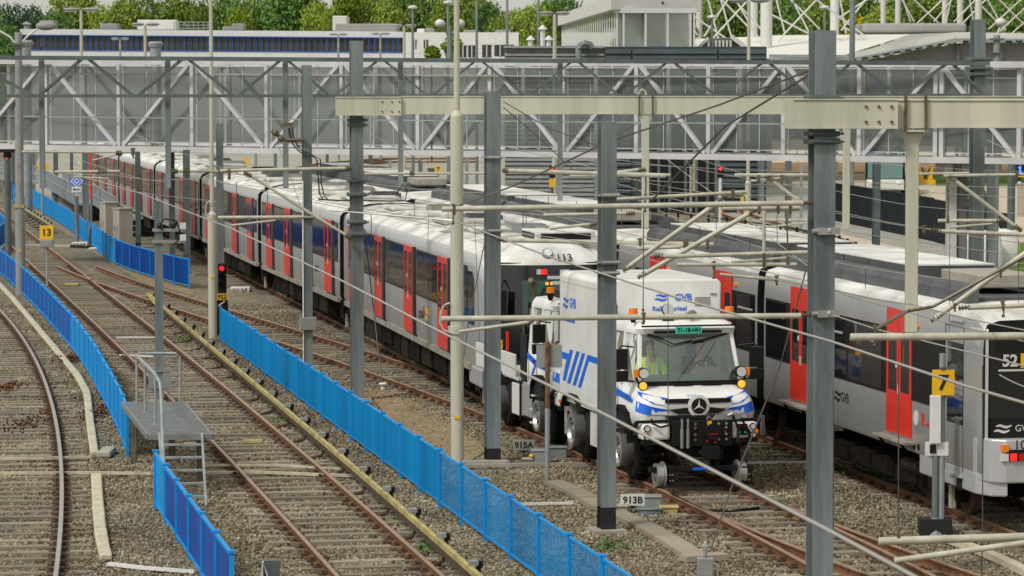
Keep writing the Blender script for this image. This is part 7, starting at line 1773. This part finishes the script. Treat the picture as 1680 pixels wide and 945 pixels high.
for y in (.95, 3.8):
    for s in (-1, 1): m = MB('rubber'); m.disc((s*.84, y, .33), (1, 0, 0), .33, .2, 16); Lc(m, 'wheel', t)
P = G(1518, 303); t = E('track_buffer', 'yellow wheel stop block left of the bridge pier', 'wheel stop', P); m = MB('sign_yellow'); m.box(-.7, .7, -.3, .3, 0, .35); m.box(-.5, -.15, -.2, .2, .35, 1.2); m.box(.15, .5, -.2, .2, .35, 1.2); m.cur('ink'); m.bar((-.3, -.25, 1.3), (0, -.25, .5), .1); m.bar((.3, -.25, 1.3), (0, -.25, .5), .1); Lc(m, 'stop_frame', t, bevel=.03)
# big white bags
for i, (x, y, w_, lb) in enumerate(((1585, 447, 1.25, 'left big white bulk bag behind the railing at right'), (1620, 440, 1.1, 'middle big white bulk bag behind the railing'), (1648, 437, 1.1, 'right big white bulk bag behind the railing'))):
    P = G(x, y); m = MB('bag_white'); rr = random.Random(i); rings = []
    for k, (z, f) in enumerate(((0, .86), (.2, .98), (.6, 1.04), (1.0, .98), (1.3, .90), (1.42, .6), (1.48, .3))):
        rings.append([(f*w_/2*(abs(math.cos(t_))**.5)*math.copysign(1, math.cos(t_))*(1+rr.uniform(-.06, .06)), f*w_/2*(abs(math.sin(t_))**.5)*math.copysign(1, math.sin(t_))*(1+rr.uniform(-.06, .06)), z+rr.uniform(-.04, .04)) for t_ in [2*math.pi*j/20 for j in range(20)]])
    m.loft(rings); t = E('bulk_bag', lb, 'bulk bag', P); Lc(m, 'bag', t, smooth=True); m = MB('bag_white')
    for sx in (-1, 1): m.tube([(sx*w_*.35, -.1, 1.35), (sx*w_*.3, 0, 1.7), (sx*w_*.15, .1, 1.4)], .035, 6)
    Lc(m, 'lifting_loop', t)
# signal with the blue figure, striped post, cabinet
P = G(1672, 352); t = E('signal', 'small signal showing a blue 1 and red light on a black and white striped post', 'signal', P); z = D(1672, 290, P.y).z
for k in range(8): m = MB('ink' if k % 2 else 'white_paint'); m.box(-.07, .07, -.07, .07, k*z/8, (k+1)*z/8); Lc(m, 'post_band', t)
m = MB('black'); m.box(-.28, .5, -.12, .12, z+.1, z+.68); Lc(m, 'signal_head', t, bevel=.02); m = MB('blue_lit'); m.box(-.03, .06, -.14, -.12, z+.2, z+.6); m.box(-.1, -.03, -.14, -.12, z+.48, z+.54); m.box(-.08, .12, -.14, -.12, z+.2, z+.25); m.cur('red_lit'); m.disc((.36, -.13, z+.5), (0, 1, 0), .09, .02, 12); Lc(m, 'signal_aspect', t)
m = MB('sign_yellow'); m.box(-.2, .4, -.1, .1, z-.02, z+.08); Lc(m, 'plate', t)
P = G(1682, 356); m = MB('beige_box'); m.box(P.x-.35, P.x+.5, P.y, P.y+.6, 0, 1.75); m.box(P.x-.4, P.x+.55, P.y-.05, P.y+.65, 1.75, 1.82); one(m, 'control_cabinet', 'grey control cabinet cut by the right edge', 'cabinet', P, bevel=.02)
mb = MB('white_paint'); pts = [G(x, y, .03) for x, y in ((1510, 322), (1525, 318), (1531, 313), (1520, 310))]
for a, b in zip(pts, pts[1:]): mb.bar(a, b, .18, .02)
one(mb, 'road_marking', 'white curved kerb line on the beige yard left of the pier', 'marking', pts[0])

# ------------------------------------------------------------------ left middle distance: walkway, cabinets, signs
def walkway(label, pix, z, w_, rh=1.0):
    pl = [G(x, y, z) for x, y in pix]; t = E('walkway', label, 'walkway', Vector((pl[0].x, pl[0].y, 0)))
    for a, b in zip(pl, pl[1:]):
        mb = MB('galv_light'); mb.bar(a, b, w_, .12); W(mb, 'deck', t)
        d = (b-a).normalized(); r_ = Vector((d.y, -d.x, 0))
        for s in (-1, 1):
            mb = MB('galv_light'); o = r_*s*w_/2
            for zz in (rh, rh*.5): mb.tube([a+o+Vector((0, 0, zz)), b+o+Vector((0, 0, zz))], .03, 6)
            W(mb, 'handrail', t)
            L_ = (b-a).length; n = max(2, int(L_/.35)); mb = MB('galv_light')
            for k in range(n+1): p = a.lerp(b, k/n)+o; mb.bar(p, p+Vector((0, 0, rh)), .025)
            W(mb, 'balusters', t)
        n = max(1, int((b-a).length/3))
        for k in range(n+1): p = a.lerp(b, k/n); mb = MB('beige_box'); mb.box(p.x-.12, p.x+.12, p.y-.12, p.y+.12, 0, z-.06); W(mb, 'support_post', t)
    return t
walkway('raised steel walkway between the blue fence and the metro train at left', [(88, 305), (140, 335)], .9, 1.1)
walkway('lower raised walkway leading to the steps beside the cabinets', [(150, 320), (212, 358)], .9, 1.3)
walkway('short raised platform at the far left edge behind the lamp pole', [(-20, 285), (48, 300)], 1.0, 1.2)
for x, y0, y1, yb, w_, lb in ((179, 333, 335, 394, .62, 'left beige equipment cabinet behind the blue fence'), (202, 343, 346, 400, .66, 'right beige equipment cabinet behind the blue fence')):
    P = G(x, yb+8); h = D(x, y0, P.y).z; t = E('equipment_cabinet', lb, 'cabinet', P, rz=.5)
    m = MB('beige_box'); m.box(-w_/2, w_/2, -.35, .35, .1, h); Lc(m, 'housing', t, bevel=.02); m = MB('beige_box'); m.box(-w_/2-.03, w_/2+.03, -.38, .38, h, h+.05); Lc(m, 'lid', t); m = MB('concrete'); m.box(-w_/2-.05, w_/2+.05, -.4, .4, 0, .1); Lc(m, 'plinth', t)
    m = MB('step_grey'); m.box(-w_/2-.006, -w_/2, -.01, .01, .15, h-.05); m.box(-w_/2-.03, -w_/2, .12, .16, h*.45, h*.6); m.box(-w_/2-.03, -w_/2, -.2, -.16, h*.45, h*.6); Lc(m, 'door_handle', t)
t = E('steps', 'grey steps at the end of the walkway right of the cabinets', 'steps', G(219, 400))
for k in range(6): m = MB('galv'); p = D(219, 342+k*9.6, t.location.y); m.box(p.x-.22, p.x+.22, t.location.y-.3+(-k*.12), t.location.y-.05-k*.12, p.z, p.z+.05); W(m, 'tread', t)
def sign_post(name, label, px, yb, cat='sign', m='galv_light', r=.04, top=None, Y=None):
    P = G(px, yb); t = E(name, label, cat, P); zt = D(px, top, P.y).z; mb = MB(m); mb.tube([(0, 0, 0), (0, 0, zt)], r, 8); Lc(mb, 'pole_tube', t, smooth=True); return t, P, zt
t, P, zt = sign_post('track_sign', 'yellow sign with black 13 on a thin post between the rails and fence', 78, 524, top=405, r=.035)
s = FPX/P.y; m = MB('sign_yellow'); z1, z0 = D(78, 370, P.y).z, D(78, 393, P.y).z; m.box(-.21, .21, -.06, -.04, z0, z1); Lc(m, 'plate', t, bevel=.005); text('13', .30, (0, -.065, (z0+z1)/2), FRONT, 'ink', t, bold=.008)
m = MB('grey_box'); m.box(-.2, .2, -.1, .1, z0-.24, z0-.01); Lc(m, 'lamp_box', t, bevel=.02)
t, P, zt = sign_post('track_sign', 'yellow sign with black 7 beside the nearest light rail train', 1544, 879, top=580, r=.05)
z1, z0 = D(1545, 606, P.y).z, D(1545, 648, P.y).z; m = MB('sign_yellow'); m.box(-.175, .185, -.09, -.07, z0, z1); Lc(m, 'plate', t, bevel=.005); text('7', .34, (.0, -.095, (z0+z1)/2-.01), FRONT, 'ink', t, bold=.01)
m = MB('white_paint'); z2 = D(1545, 727, P.y).z; m.box(-.20, -.03, -.12, .02, z2, z0+.0); Lc(m, 'tube_box', t, bevel=.015)
m = MB('white_paint'); z3 = D(1545, 747, P.y).z; m.box(-.27, .1, -.05, .02, z3, z2+.02); m.cur('black'); m.box(-.2, -.1, -.07, -.04, z3+.04, z2-.02); Lc(m, 'mounting_plate', t)
m = MB('galv'); m.tube([(-.1, 0, .25), (-.1, 0, z3)], .055, 10); m.tube([(-.1, 0, 0), (-.1, 0, .3)], .20, 12, .06); m.cur('mast_black'); m.box(-.36, .16, -.15, .2, -.02, .28); Lc(m, 'base', t)
m = MB('insulator'); m.disc((0, -.05, z1+.02), (0, 0, 1), .06, .04, 10); m.disc((0, -.05, z0-.02), (0, 0, 1), .06, .03, 10); Lc(m, 'clip', t)
for lab, tx, px0, px1, py0, py1, yb, mach in (('white 915A label board beside its switch machine by the dirt path', '915A', 842, 877, 722, 739, 752, [(858, 874, 751, 764, .10), (874, 900, 738, 765, .28), (896, 930, 738, 756, .24)]), ('white 913B label board beside its switch machine near the bottom', '913B', 1018, 1058, 811, 830, 842, [(1008, 1030, 830, 845, .13), (1052, 1085, 815, 838, .22), (1048, 1085, 836, 847, .1), (1084, 1112, 830, 846, .12)])):
    P = G((px0+px1)/2, yb); t = E('number_board', lab, 'sign', P); za, zb = D(px0, py1, P.y), D(px1, py0, P.y)
    m = MB('number_grey'); m.box(za.x-P.x, zb.x-P.x, -.02, 0, za.z, zb.z); Lc(m, 'plate', t, bevel=.008); text(tx, (zb.z-za.z)*.82, ((za.x+zb.x)/2-P.x, -.024, (za.z+zb.z)/2), FRONT, 'ink', t, bold=.004, sx=1.02)
    m = MB('step_grey'); m.box(-.1, .1, .0, .02, za.z-.04, za.z); m.box(-.03, .03, 0, .04, 0, za.z); Lc(m, 'stand', t)
    P2 = G(mach[1][0], mach[1][3]); t2_ = E('switch_machine', 'grey switch machine boxes behind the %s board' % tx, 'switch machine', P2)
    for k, (x0, x1, y0, y1, h) in enumerate(mach):
        A = G(x0, y1); B = G(x1, y1); m = MB(['concrete', 'grey_box', 'galv', 'third_rail'][k % 4]); m.box(A.x, B.x, A.y, A.y+(.5 if k else .35), 0, h); m.box(A.x-.02, B.x+.02, A.y-.02, A.y+.3, h, h+.03); W(m, 'machine_box', t2_, bevel=.02)
    m = MB('rubber'); q = G(mach[-1][1], mach[-1][3]); m.tube([q, q+Vector((.4, .2, .06)), q+Vector((.9, .1, .05)), q+Vector((1.4, .4, .08))], .03, 6); W(m, 'cable', t2_)
    m = MB('sign_yellow'); m.sphere(G(872 if tx == '915A' else 1006, 748 if tx == '915A' else 826, .2), .045, 8, 5); W(m, 'cap', t2_)
for k, (x, y, lb) in enumerate(((132, 403, 'pair of low grey switch boxes beside the left end of the bright blue fence'), (160, 412, 'low grey switch box with slots at the gap between two blue fences'), (395, 478, 'white low box on the gravel right of the red signal'))):
    P = G(x, y); t = E('switch_machine', lb, 'switch machine', P); m = MB('number_grey'); m.box(-.35, .35, -.3, .3, 0, .16); Lc(m, 'machine_box', t, bevel=.03); m = MB('concrete'); m.box(-.5, .1, -.5, -.3, 0, .1); m.cur('black'); 
    for q in range(4): m.box(-.25+q*.14, -.18+q*.14, -.305, -.298, .05, .12)
    Lc(m, 'base', t)
mb = MB('mast_black'); a, b = G(118, 404, .06), G(165, 406, .06); mb.bar(a, b, .2, .12); mb.cur('beige_box'); mb.bar(G(45, 402, .06), G(118, 404, .06), .3, .1); one(mb, 'point_rodding', 'pale and black rod housing crossing the rails below the 13 sign', 'rod housing', G(45, 402))
# signal 922
P = G(365, 552); t = E('signal', 'black signal with a lit red lamp above a yellow 922 plate', 'signal', P); Y = P.y
def zz_(py): return D(365, py, Y).z
m = MB('black'); m.box(-.15, .15, -.08, .16, 0, zz_(490)); m.box(-.12, .12, -.05, .1, zz_(490), zz_(432)); Lc(m, 'signal_head', t, bevel=.02)
m = MB('black')
for py in (441, 453, 466): m.tube([(-.0, -.05, zz_(py)), (0, -.22, zz_(py))], .085, 14, .09, cap=False); m.disc((0, -.06, zz_(py)), (0, 1, 0), .075, .02, 14)
Lc(m, 'lamp_hood', t); m = MB('red_lit'); m.disc((0, -.10, zz_(440)), (0, 1, 0), .075, .03, 16); Lc(m, 'red_lamp', t)
m = MB('sign_yellow'); m.box(-.17, .17, -.13, -.11, zz_(492), zz_(481)); m.cur('ink'); m.box(-.14, .14, -.132, -.129, zz_(491.4), zz_(481.6)); m.cur('sign_yellow'); m.box(-.13, .13, -.136, -.131, zz_(491), zz_(482)); Lc(m, 'plate', t); text('922', .16, (0, -.142, zz_(486.5)), FRONT, 'ink', t, bold=.004)
m = MB('white_paint'); m.bar((-.1, -.12, zz_(501)), (.08, -.12, zz_(494)), .03, .03); Lc(m, 'slash_mark', t)
# rusty post with plates
t, P, zt = sign_post('sign_post', 'thin post, rusty in its middle, seen from behind with two grey plates before the truck', 898, 795, m='galv_light', r=.045, top=670)
m = MB('rust'); m.tube([(0, 0, zt), (0, 0, D(898, 560, P.y).z)], .045, 8); Lc(m, 'rusty_section', t, smooth=True)
for x0, x1 in ((880, 896), (900, 922)): a, b = D(x0, 603, P.y), D(x1, 566, P.y); m = MB('grey_box'); m.box(a.x-P.x, b.x-P.x, .03, .05, a.z, b.z); Lc(m, 'plate', t)
# diamond sign with arrow
t, P, zt = sign_post('direction_sign', 'blue and white diamond sign above a white arrow plate at left', 126, 402, m='galv', r=.10, top=322)
m = MB('white_paint'); Y = P.y; c = D(126, 297, Y)-P; rr_ = .34
def dia(m, r, y): m.add([(c.x-r, y, c.z), (c.x, y, c.z-r), (c.x+r, y, c.z), (c.x, y, c.z+r)], [(0, 1, 2, 3)])
m.cur('livery_blue'); m.prism([(c.x-.36, c.z), (c.x, c.z-.36), (c.x+.36, c.z), (c.x, c.z+.36)], 'y', -.04, -.02); m.cur('white_paint'); dia(m, .29, -.045); m.cur('livery_blue'); dia(m, .22, -.05); m.cur('white_paint'); dia(m, .14, -.055); m.cur('livery_blue'); m.box(c.x-.05, c.x+.05, -.065, -.06, c.z-.04, c.z+.06); Lc(m, 'diamond_plate', t)
m = MB('white_paint'); a, b = D(118, 315, Y)-P, D(134, 306.5, Y)-P; m.box(a.x, b.x, -.06, -.04, a.z, b.z); m.cur('ink'); mz = (a.z+b.z)/2; m.bar((a.x+.12, -.065, mz), (b.x-.06, -.065, mz), .03, .03); m.add([(a.x+.04, -.066, mz), (a.x+.14, -.066, mz-.06), (a.x+.14, -.066, mz+.06)], [(0, 1, 2)]); Lc(m, 'arrow_plate', t)
t, P, zt = sign_post('red_pole', 'slim red pole above a grey foot between the two blue fences', 150, 398, 'pole', m='galv', r=.06, top=325)
m = MB('red'); m.tube([(0, 0, zt), (0, 0, D(150, 243, P.y).z)], .055, 8); Lc(m, 'red_section', t, smooth=True)
t, P, zt = sign_post('post_light', 'thin dark signal post left of the tall grey lamp pole', 14, 461, 'signal', m='galv_dark', r=.12, top=250)
m = MB('black'); m.box(-.25, .45, -.2, .2, zt, zt+.12); m.sphere((0, 0, zt-.1), .16, 8, 6); m.cur('red_lit'); m.disc((0, -.18, zt-.22), (0, 1, 0), .03, .03, 10); Lc(m, 'signal_head', t)
t, P, zt = sign_post('marker_post', 'thin pale post with a white foot beside the bright blue fence at left', 70, 360, 'post', m='galv_light', r=.07, top=300)
m = MB('white_paint'); m.tube([(0, 0, 0), (0, 0, .15)], .2, 10, .1); Lc(m, 'base', t)
m = MB('sign_yellow'); z = D(70, 273, P.y).z; m.box(-.2, .35, -.12, -.1, z-.2, z+.2); m.cur('ink'); m.box(.0, .1, -.13, -.12, z-.15, z+.15); m.cur('galv'); m.bar((0, 0, zt), (0, 0, z+.3), .06); Lc(m, 'plate', t)
# yellow four square sign, 9 sign, small signal with red cap
for x, y, yb, tx, lb in ((403, 265, 292, '', 'yellow board of four squares above the white train roofs'), (719, 277, 300, '9', 'small yellow 9 sign over the far light rail train')):
    P = G(x, yb+8); t = E('track_sign', lb, 'sign', P); z = D(x, y, P.y).z; m = MB('galv'); m.tube([(0, 0, 0), (0, 0, z)], .05, 6); Lc(m, 'pole_tube', t)
    k = P.y/FPX; m = MB('sign_yellow')
    if tx: m.box(-6*k, 6*k, -.1, -.08, z-4.5*k, z+4.5*k); Lc(m, 'plate', t); text(tx, 9*k, (0, -.11, z), FRONT, 'ink', t, bold=.01)
    else:
        for sx in (-1, 1):
            for sz in (-1, 1): m.box(sx*.5*k, sx*5.5*k, -.1, -.08, z+sz*.5*k, z+sz*5.5*k)
        Lc(m, 'plate', t)
for x, y, lb in ((906, 277, 'small signal with a red light and yellow plate by the light louvre wall'), (1182, 277, 'small red lamp on a pale post before the dark shed')):
    Y = 150; p = D(x, y, Y); P = Vector((p.x, Y, 0)); t = E('signal', lb, 'signal', P); m = MB('white_paint' if x > 1000 else 'galv_dark'); m.tube([(0, 0, 0), (0, 0, p.z)], .07, 8); Lc(m, 'pole_tube', t)
    m = MB('black'); m.box(-.14, .14, -.08, .1, p.z-.4, p.z+.1); m.cur('red_lit'); m.disc((0, -.1, p.z), (0, 1, 0), .085, .05, 12)
    if x < 1000: m.cur('sign_yellow'); m.box(-.14, .14, -.12, -.1, p.z-.85, p.z-.45)
    Lc(m, 'signal_head', t)
t = E('yellow_post', 'slim yellow post with an L shaped head on the light pole by the railing', 'post', G(1224, 360)); m = MB('sign_yellow'); h = D(1224, 318, t.location.y).z; m.box(-.12, .05, -.1, .1, 0, h); m.box(-.3, .05, -.1, .1, h-.4, h-.15); Lc(m, 'yellow_tube', t)

# ------------------------------------------------------------------ metal ladder platform
DZ = 1.0
c = [G(x, y, DZ) for x, y in ((200, 661), (303, 661), (348, 714), (243, 714))]
t = E('service_platform', 'grey grating platform with handrails and a five rung ladder beside the blue fence', 'platform', Vector((c[3].x, c[3].y, 0)))
m = MB('grating'); nb = 46
for k in range(nb): 
    a, b = c[0].lerp(c[3], (k+.5)/nb), c[1].lerp(c[2], (k+.5)/nb); m.bar(a, b, .07, .03)
W(m, 'grating_bars', t)
m = MB('grating')
for k in range(13): a, b = c[0].lerp(c[1], k/12), c[3].lerp(c[2], k/12); m.bar(a-Vector((0, 0, .012)), b-Vector((0, 0, .012)), .02, .03)
m.bar(c[3]+Vector((0, 0, -.03)), c[2]+Vector((0, 0, -.03)), .05, .1); m.bar(c[0]+Vector((0, 0, -.03)), c[1]+Vector((0, 0, -.03)), .05, .1); m.bar(c[0]+Vector((0, 0, -.03)), c[3]+Vector((0, 0, -.03)), .05, .1); m.bar(c[1]+Vector((0, 0, -.03)), c[2]+Vector((0, 0, -.03)), .05, .1); W(m, 'deck_frame', t)
for (x, y) in ((219, 676), (282, 668), (328, 702), (262, 706)):
    p = G(x, y, DZ); m = MB('post_wood'); m.box(p.x-.06, p.x+.06, p.y-.06, p.y+.06, 0, DZ-.06); W(m, 'leg', t)
fr = [c[3].lerp(c[2], .17), c[3].lerp(c[2], .84)]; ft = [G(272, 835), G(338, 833)]
for a, b in zip(fr, ft): m = MB('galv_light'); m.bar(a, b, .04, .10); W(m, 'ladder_rail', t)
for k in range(5): u = (k+.75)/5.6; m = MB('galv_light'); m.bar(fr[0].lerp(ft[0], u), fr[1].lerp(ft[1], u), .14, .03); W(m, 'ladder_rung', t)
hz = .95
l0, l1, l2 = c[0].lerp(c[3], .03), c[0].lerp(c[3], .35), c[0].lerp(c[3], .72)
off3 = Vector((.28, 0, 0)); P_ = [p+off3 for p in (l0, l1, l2)]
m = MB('galv_light'); up = Vector((0, 0, hz)); e1 = c[3]+Vector((.22, 0, hz-.02)); e2 = fr[0].lerp(ft[0], .75)+Vector((-.0, 0, .25))
m.tube([P_[0]+up, P_[1]+up, P_[2]+up, e1, e1+Vector((.03, -.12, -.15)), e2], .032, 8); W(m, 'handrail', t, smooth=True)
for p in P_: m = MB('galv_light'); m.tube([p, p+up], .025, 8); m.box(p.x-.07, p.x+.07, p.y-.04, p.y+.04, DZ+.01, DZ+.03); W(m, 'rail_post', t, smooth=True)
a = c[0].lerp(c[1], .24); b = c[0].lerp(c[1], .93); m = MB('galv_light'); m.tube([a, a+up*.98, a+up+Vector((.06, 0, .03)), b+up+Vector((-.08, 0, .03)), b+up*.95, b], .028, 8); W(m, 'end_rail', t, smooth=True)
# lower middle grey bracket at the bottom edge
P = G(446, 955); m = MB('galv_dark'); m.box(P.x-.11, P.x+.11, P.y-.05, P.y+.1, 0, .32); m.cur('number_grey'); m.box(P.x-.14, P.x-.12, P.y-.1, P.y+.1, 0, .30); m.bar((P.x-.12, P.y-.06, .28), (P.x-.03, P.y-.06, .02), .02); one(m, 'ground_bracket', 'small grey metal bracket at the bottom edge between fence and rails', 'bracket', P)
# yellow and white marker by the right track
P = G(1526, 822); t = E('track_marker', 'small yellow and white marker stake beside the wheels of the right train', 'marker', P); m = MB('ink'); m.box(-.02, .02, -.02, .02, 0, .12); m.cur('sign_yellow'); m.box(-.03, .03, -.03, .03, .12, .36); m.cur('white_paint'); m.box(-.035, .035, -.035, .035, .36, .48); m.cur('number_grey'); m.box(-.28, -.05, -.1, .1, .02, .06); m.cur('third_rail'); m.box(-.06, .1, -.1, .08, .02, .07); Lc(m, 'stake', t)
# reddish weeds
def weeds(label, px, py, wx, wy, n, m):
    r_ = np.random.RandomState(int(px)); c = G(px, py); k = c.y/FPX; P = np.stack([c.x+r_.normal(0, wx*k*.5, n), c.y+r_.normal(0, wy*k*5, n), r_.uniform(.01, .12, n)], 1)
    A2 = r_.normal(size=(n, 3)); A2 /= np.linalg.norm(A2, axis=1)[:, None]; B3 = np.cross(A2, r_.normal(size=(n, 3))); B3 /= np.linalg.norm(B3, axis=1)[:, None]; V = np.stack([P-A2*.05, P-B3*.025, P+A2*.05, P+B3*.025], 1).reshape(-1, 3); me = bpy.data.meshes.new('weeds'); me.from_pydata(V.tolist(), [], np.arange(4*n).reshape(-1, 4).tolist()); me.materials.append(MATS[m]); tag(link('weeds', me), label, kind='stuff')
weeds('reddish low weeds between the wrapped duct and the left blue fence', 118, 592, 22, 7, 330, 'leaf_red')
weeds('reddish weeds at the left edge between the sleepers', 14, 640, 22, 9, 260, 'leaf_red')
weeds('sparse reddish weeds beside the lower wrapped duct', 165, 680, 26, 14, 200, 'leaf_red')
weeds('sparse reddish weeds around the left track', 40, 700, 40, 20, 160, 'leaf_red')
weeds('tuft of green weeds at the foot of the metal posts at left', 62, 495, 14, 5, 300, 'leaf_b')

for px, py, wx, wy, n, lb in ((470, 690, 14, 5, 130, 'thin green weeds beside the middle track under the conductor rail'), (700, 905, 18, 6, 160, 'thin green weeds at the foot of the bright fence near the bottom'), (1000, 900, 40, 5, 150, 'thin green weeds along the concrete trough covers'), (300, 560, 12, 4, 90, 'thin green weeds beside the conductor rail tip'), (1420, 780, 40, 5, 160, 'thin green weeds between the truck track and the right train')):
    weeds(lb, px, py, wx, wy, n//2, 'leaf_a')
rl_ = random.Random(12)
for k, (px, py, lb) in enumerate(((112, 722, 'tiny white scrap beside the left rail'), (905, 910, 'tiny white scrap on the gravel right of the bright fence'), (610, 700, 'tiny pale scrap on the dirt behind the bright fence'))):
    P = G(px, py); m = MB('white_paint'); m.add([P+Vector((rl_.uniform(-.07, .07), rl_.uniform(-.1, .1), rl_.uniform(.03, .07))) for q in range(4)], [(0, 1, 2), (0, 2, 3)]); one(m, 'litter', lb, 'litter', P)


WL = ('from the clamp mast over the metro roof', 'from the flatbed side mast up to the tallest mast, upper', 'from the flatbed side mast down to the truck box roof', 'between the black footed mast and tallest mast over the louvre wall foot', 'dropping to the tallest mast above the second red door top', 'right of the tallest mast along the near train roof, low', 'right of the tallest mast above the dark screen wall', 'right of the tallest mast falling past the bulk bags', 'from the cream light pole to the boxed mast over the white roofs', 'from the clamp mast toward the mast by the flatbed truck, high', 'just under the footbridge left of the tallest mast', 'falling left of the tallest mast before the dark shed', 'over the rear of the metro cab roof to the truck box', 'across the far light rail roofs to the black footed mast', 'just under the footbridge at the right, before the yard', 'at far left over the metro roofs beside the beige cabinets')
for lb, (x0, y0, x1, y1, Y0_, Y1_) in zip(WL, ((600, 330, 900, 352, 78, 64), (820, 300, 1329, 322, 82, 74), (830, 330, 1100, 398, 76, 60), (1010, 318, 1329, 392, 78, 58), (1080, 345, 1329, 430, 72, 56), (1366, 430, 1690, 470, 58, 50), (1366, 300, 1690, 325, 90, 84), (1366, 392, 1690, 448, 70, 56), (360, 300, 575, 312, 96, 84), (598, 300, 830, 318, 84, 76), (940, 262, 1329, 282, 95, 88), (1150, 262, 1329, 312, 90, 76), (840, 380, 1120, 425, 66, 55), (650, 322, 985, 362, 76, 62), (1366, 262, 1690, 282, 95, 90), (130, 300, 355, 330, 105, 95))):
    wire('fine pale wire '+lb, [(x0, y0, Y0_), (x1, y1, Y1_)], .0075, 'wire_light', .05)['group'] = 'fine catenary wires above the train roofs'
DL = ('left one over the second light rail cab', 'right one over the second light rail cab', 'just right of the black footed mast', 'over the upper ends of the slanted struts', 'above the white roof box left of the tallest mast', 'right of the tallest mast above the grey train side', 'in front of the bridge pier, left side', 'below the slim cream post', 'between clamp mast and tall cream pole', 'touching the left side of the tall cream pole', 'beside the boxed mast over the metro roof', 'in front of the dark shed doors', 'left of the tallest mast over the red door roof', 'between the two slanted struts')
for lb, (x, y0, y1, Y) in zip(DL, ((900, 322, 352, 66), (946, 330, 356, 64), (1020, 340, 372, 62), (1148, 372, 402, 58), (1230, 395, 440, 56), (1420, 440, 474, 54), (1508, 310, 366, 84), (1390, 400, 428, 66), (680, 330, 356, 70), (735, 340, 364, 68), (500, 302, 318, 88), (1090, 300, 346, 76), (1275, 352, 412, 60), (1175, 318, 400, 60))):
    wire('fine vertical dropper '+lb, [(x, y0, Y), (x, y1, Y)], .007)['group'] = 'fine droppers above the trains'
# ------------------------------------------------------------------ lettering becomes real mesh
bpy.context.view_layer.update(); dg = bpy.context.evaluated_depsgraph_get()
for o in [o for o in col.objects if o.type == 'FONT']:
    me = bpy.data.meshes.new_from_object(o.evaluated_get(dg)); nm = o.name; mw = (o.location.copy(), o.rotation_euler.copy(), o.scale.copy(), o.parent)
    bpy.data.objects.remove(o); n = link('lettering', me, mw[3], mw[0], mw[1]); n.scale = mw[2]
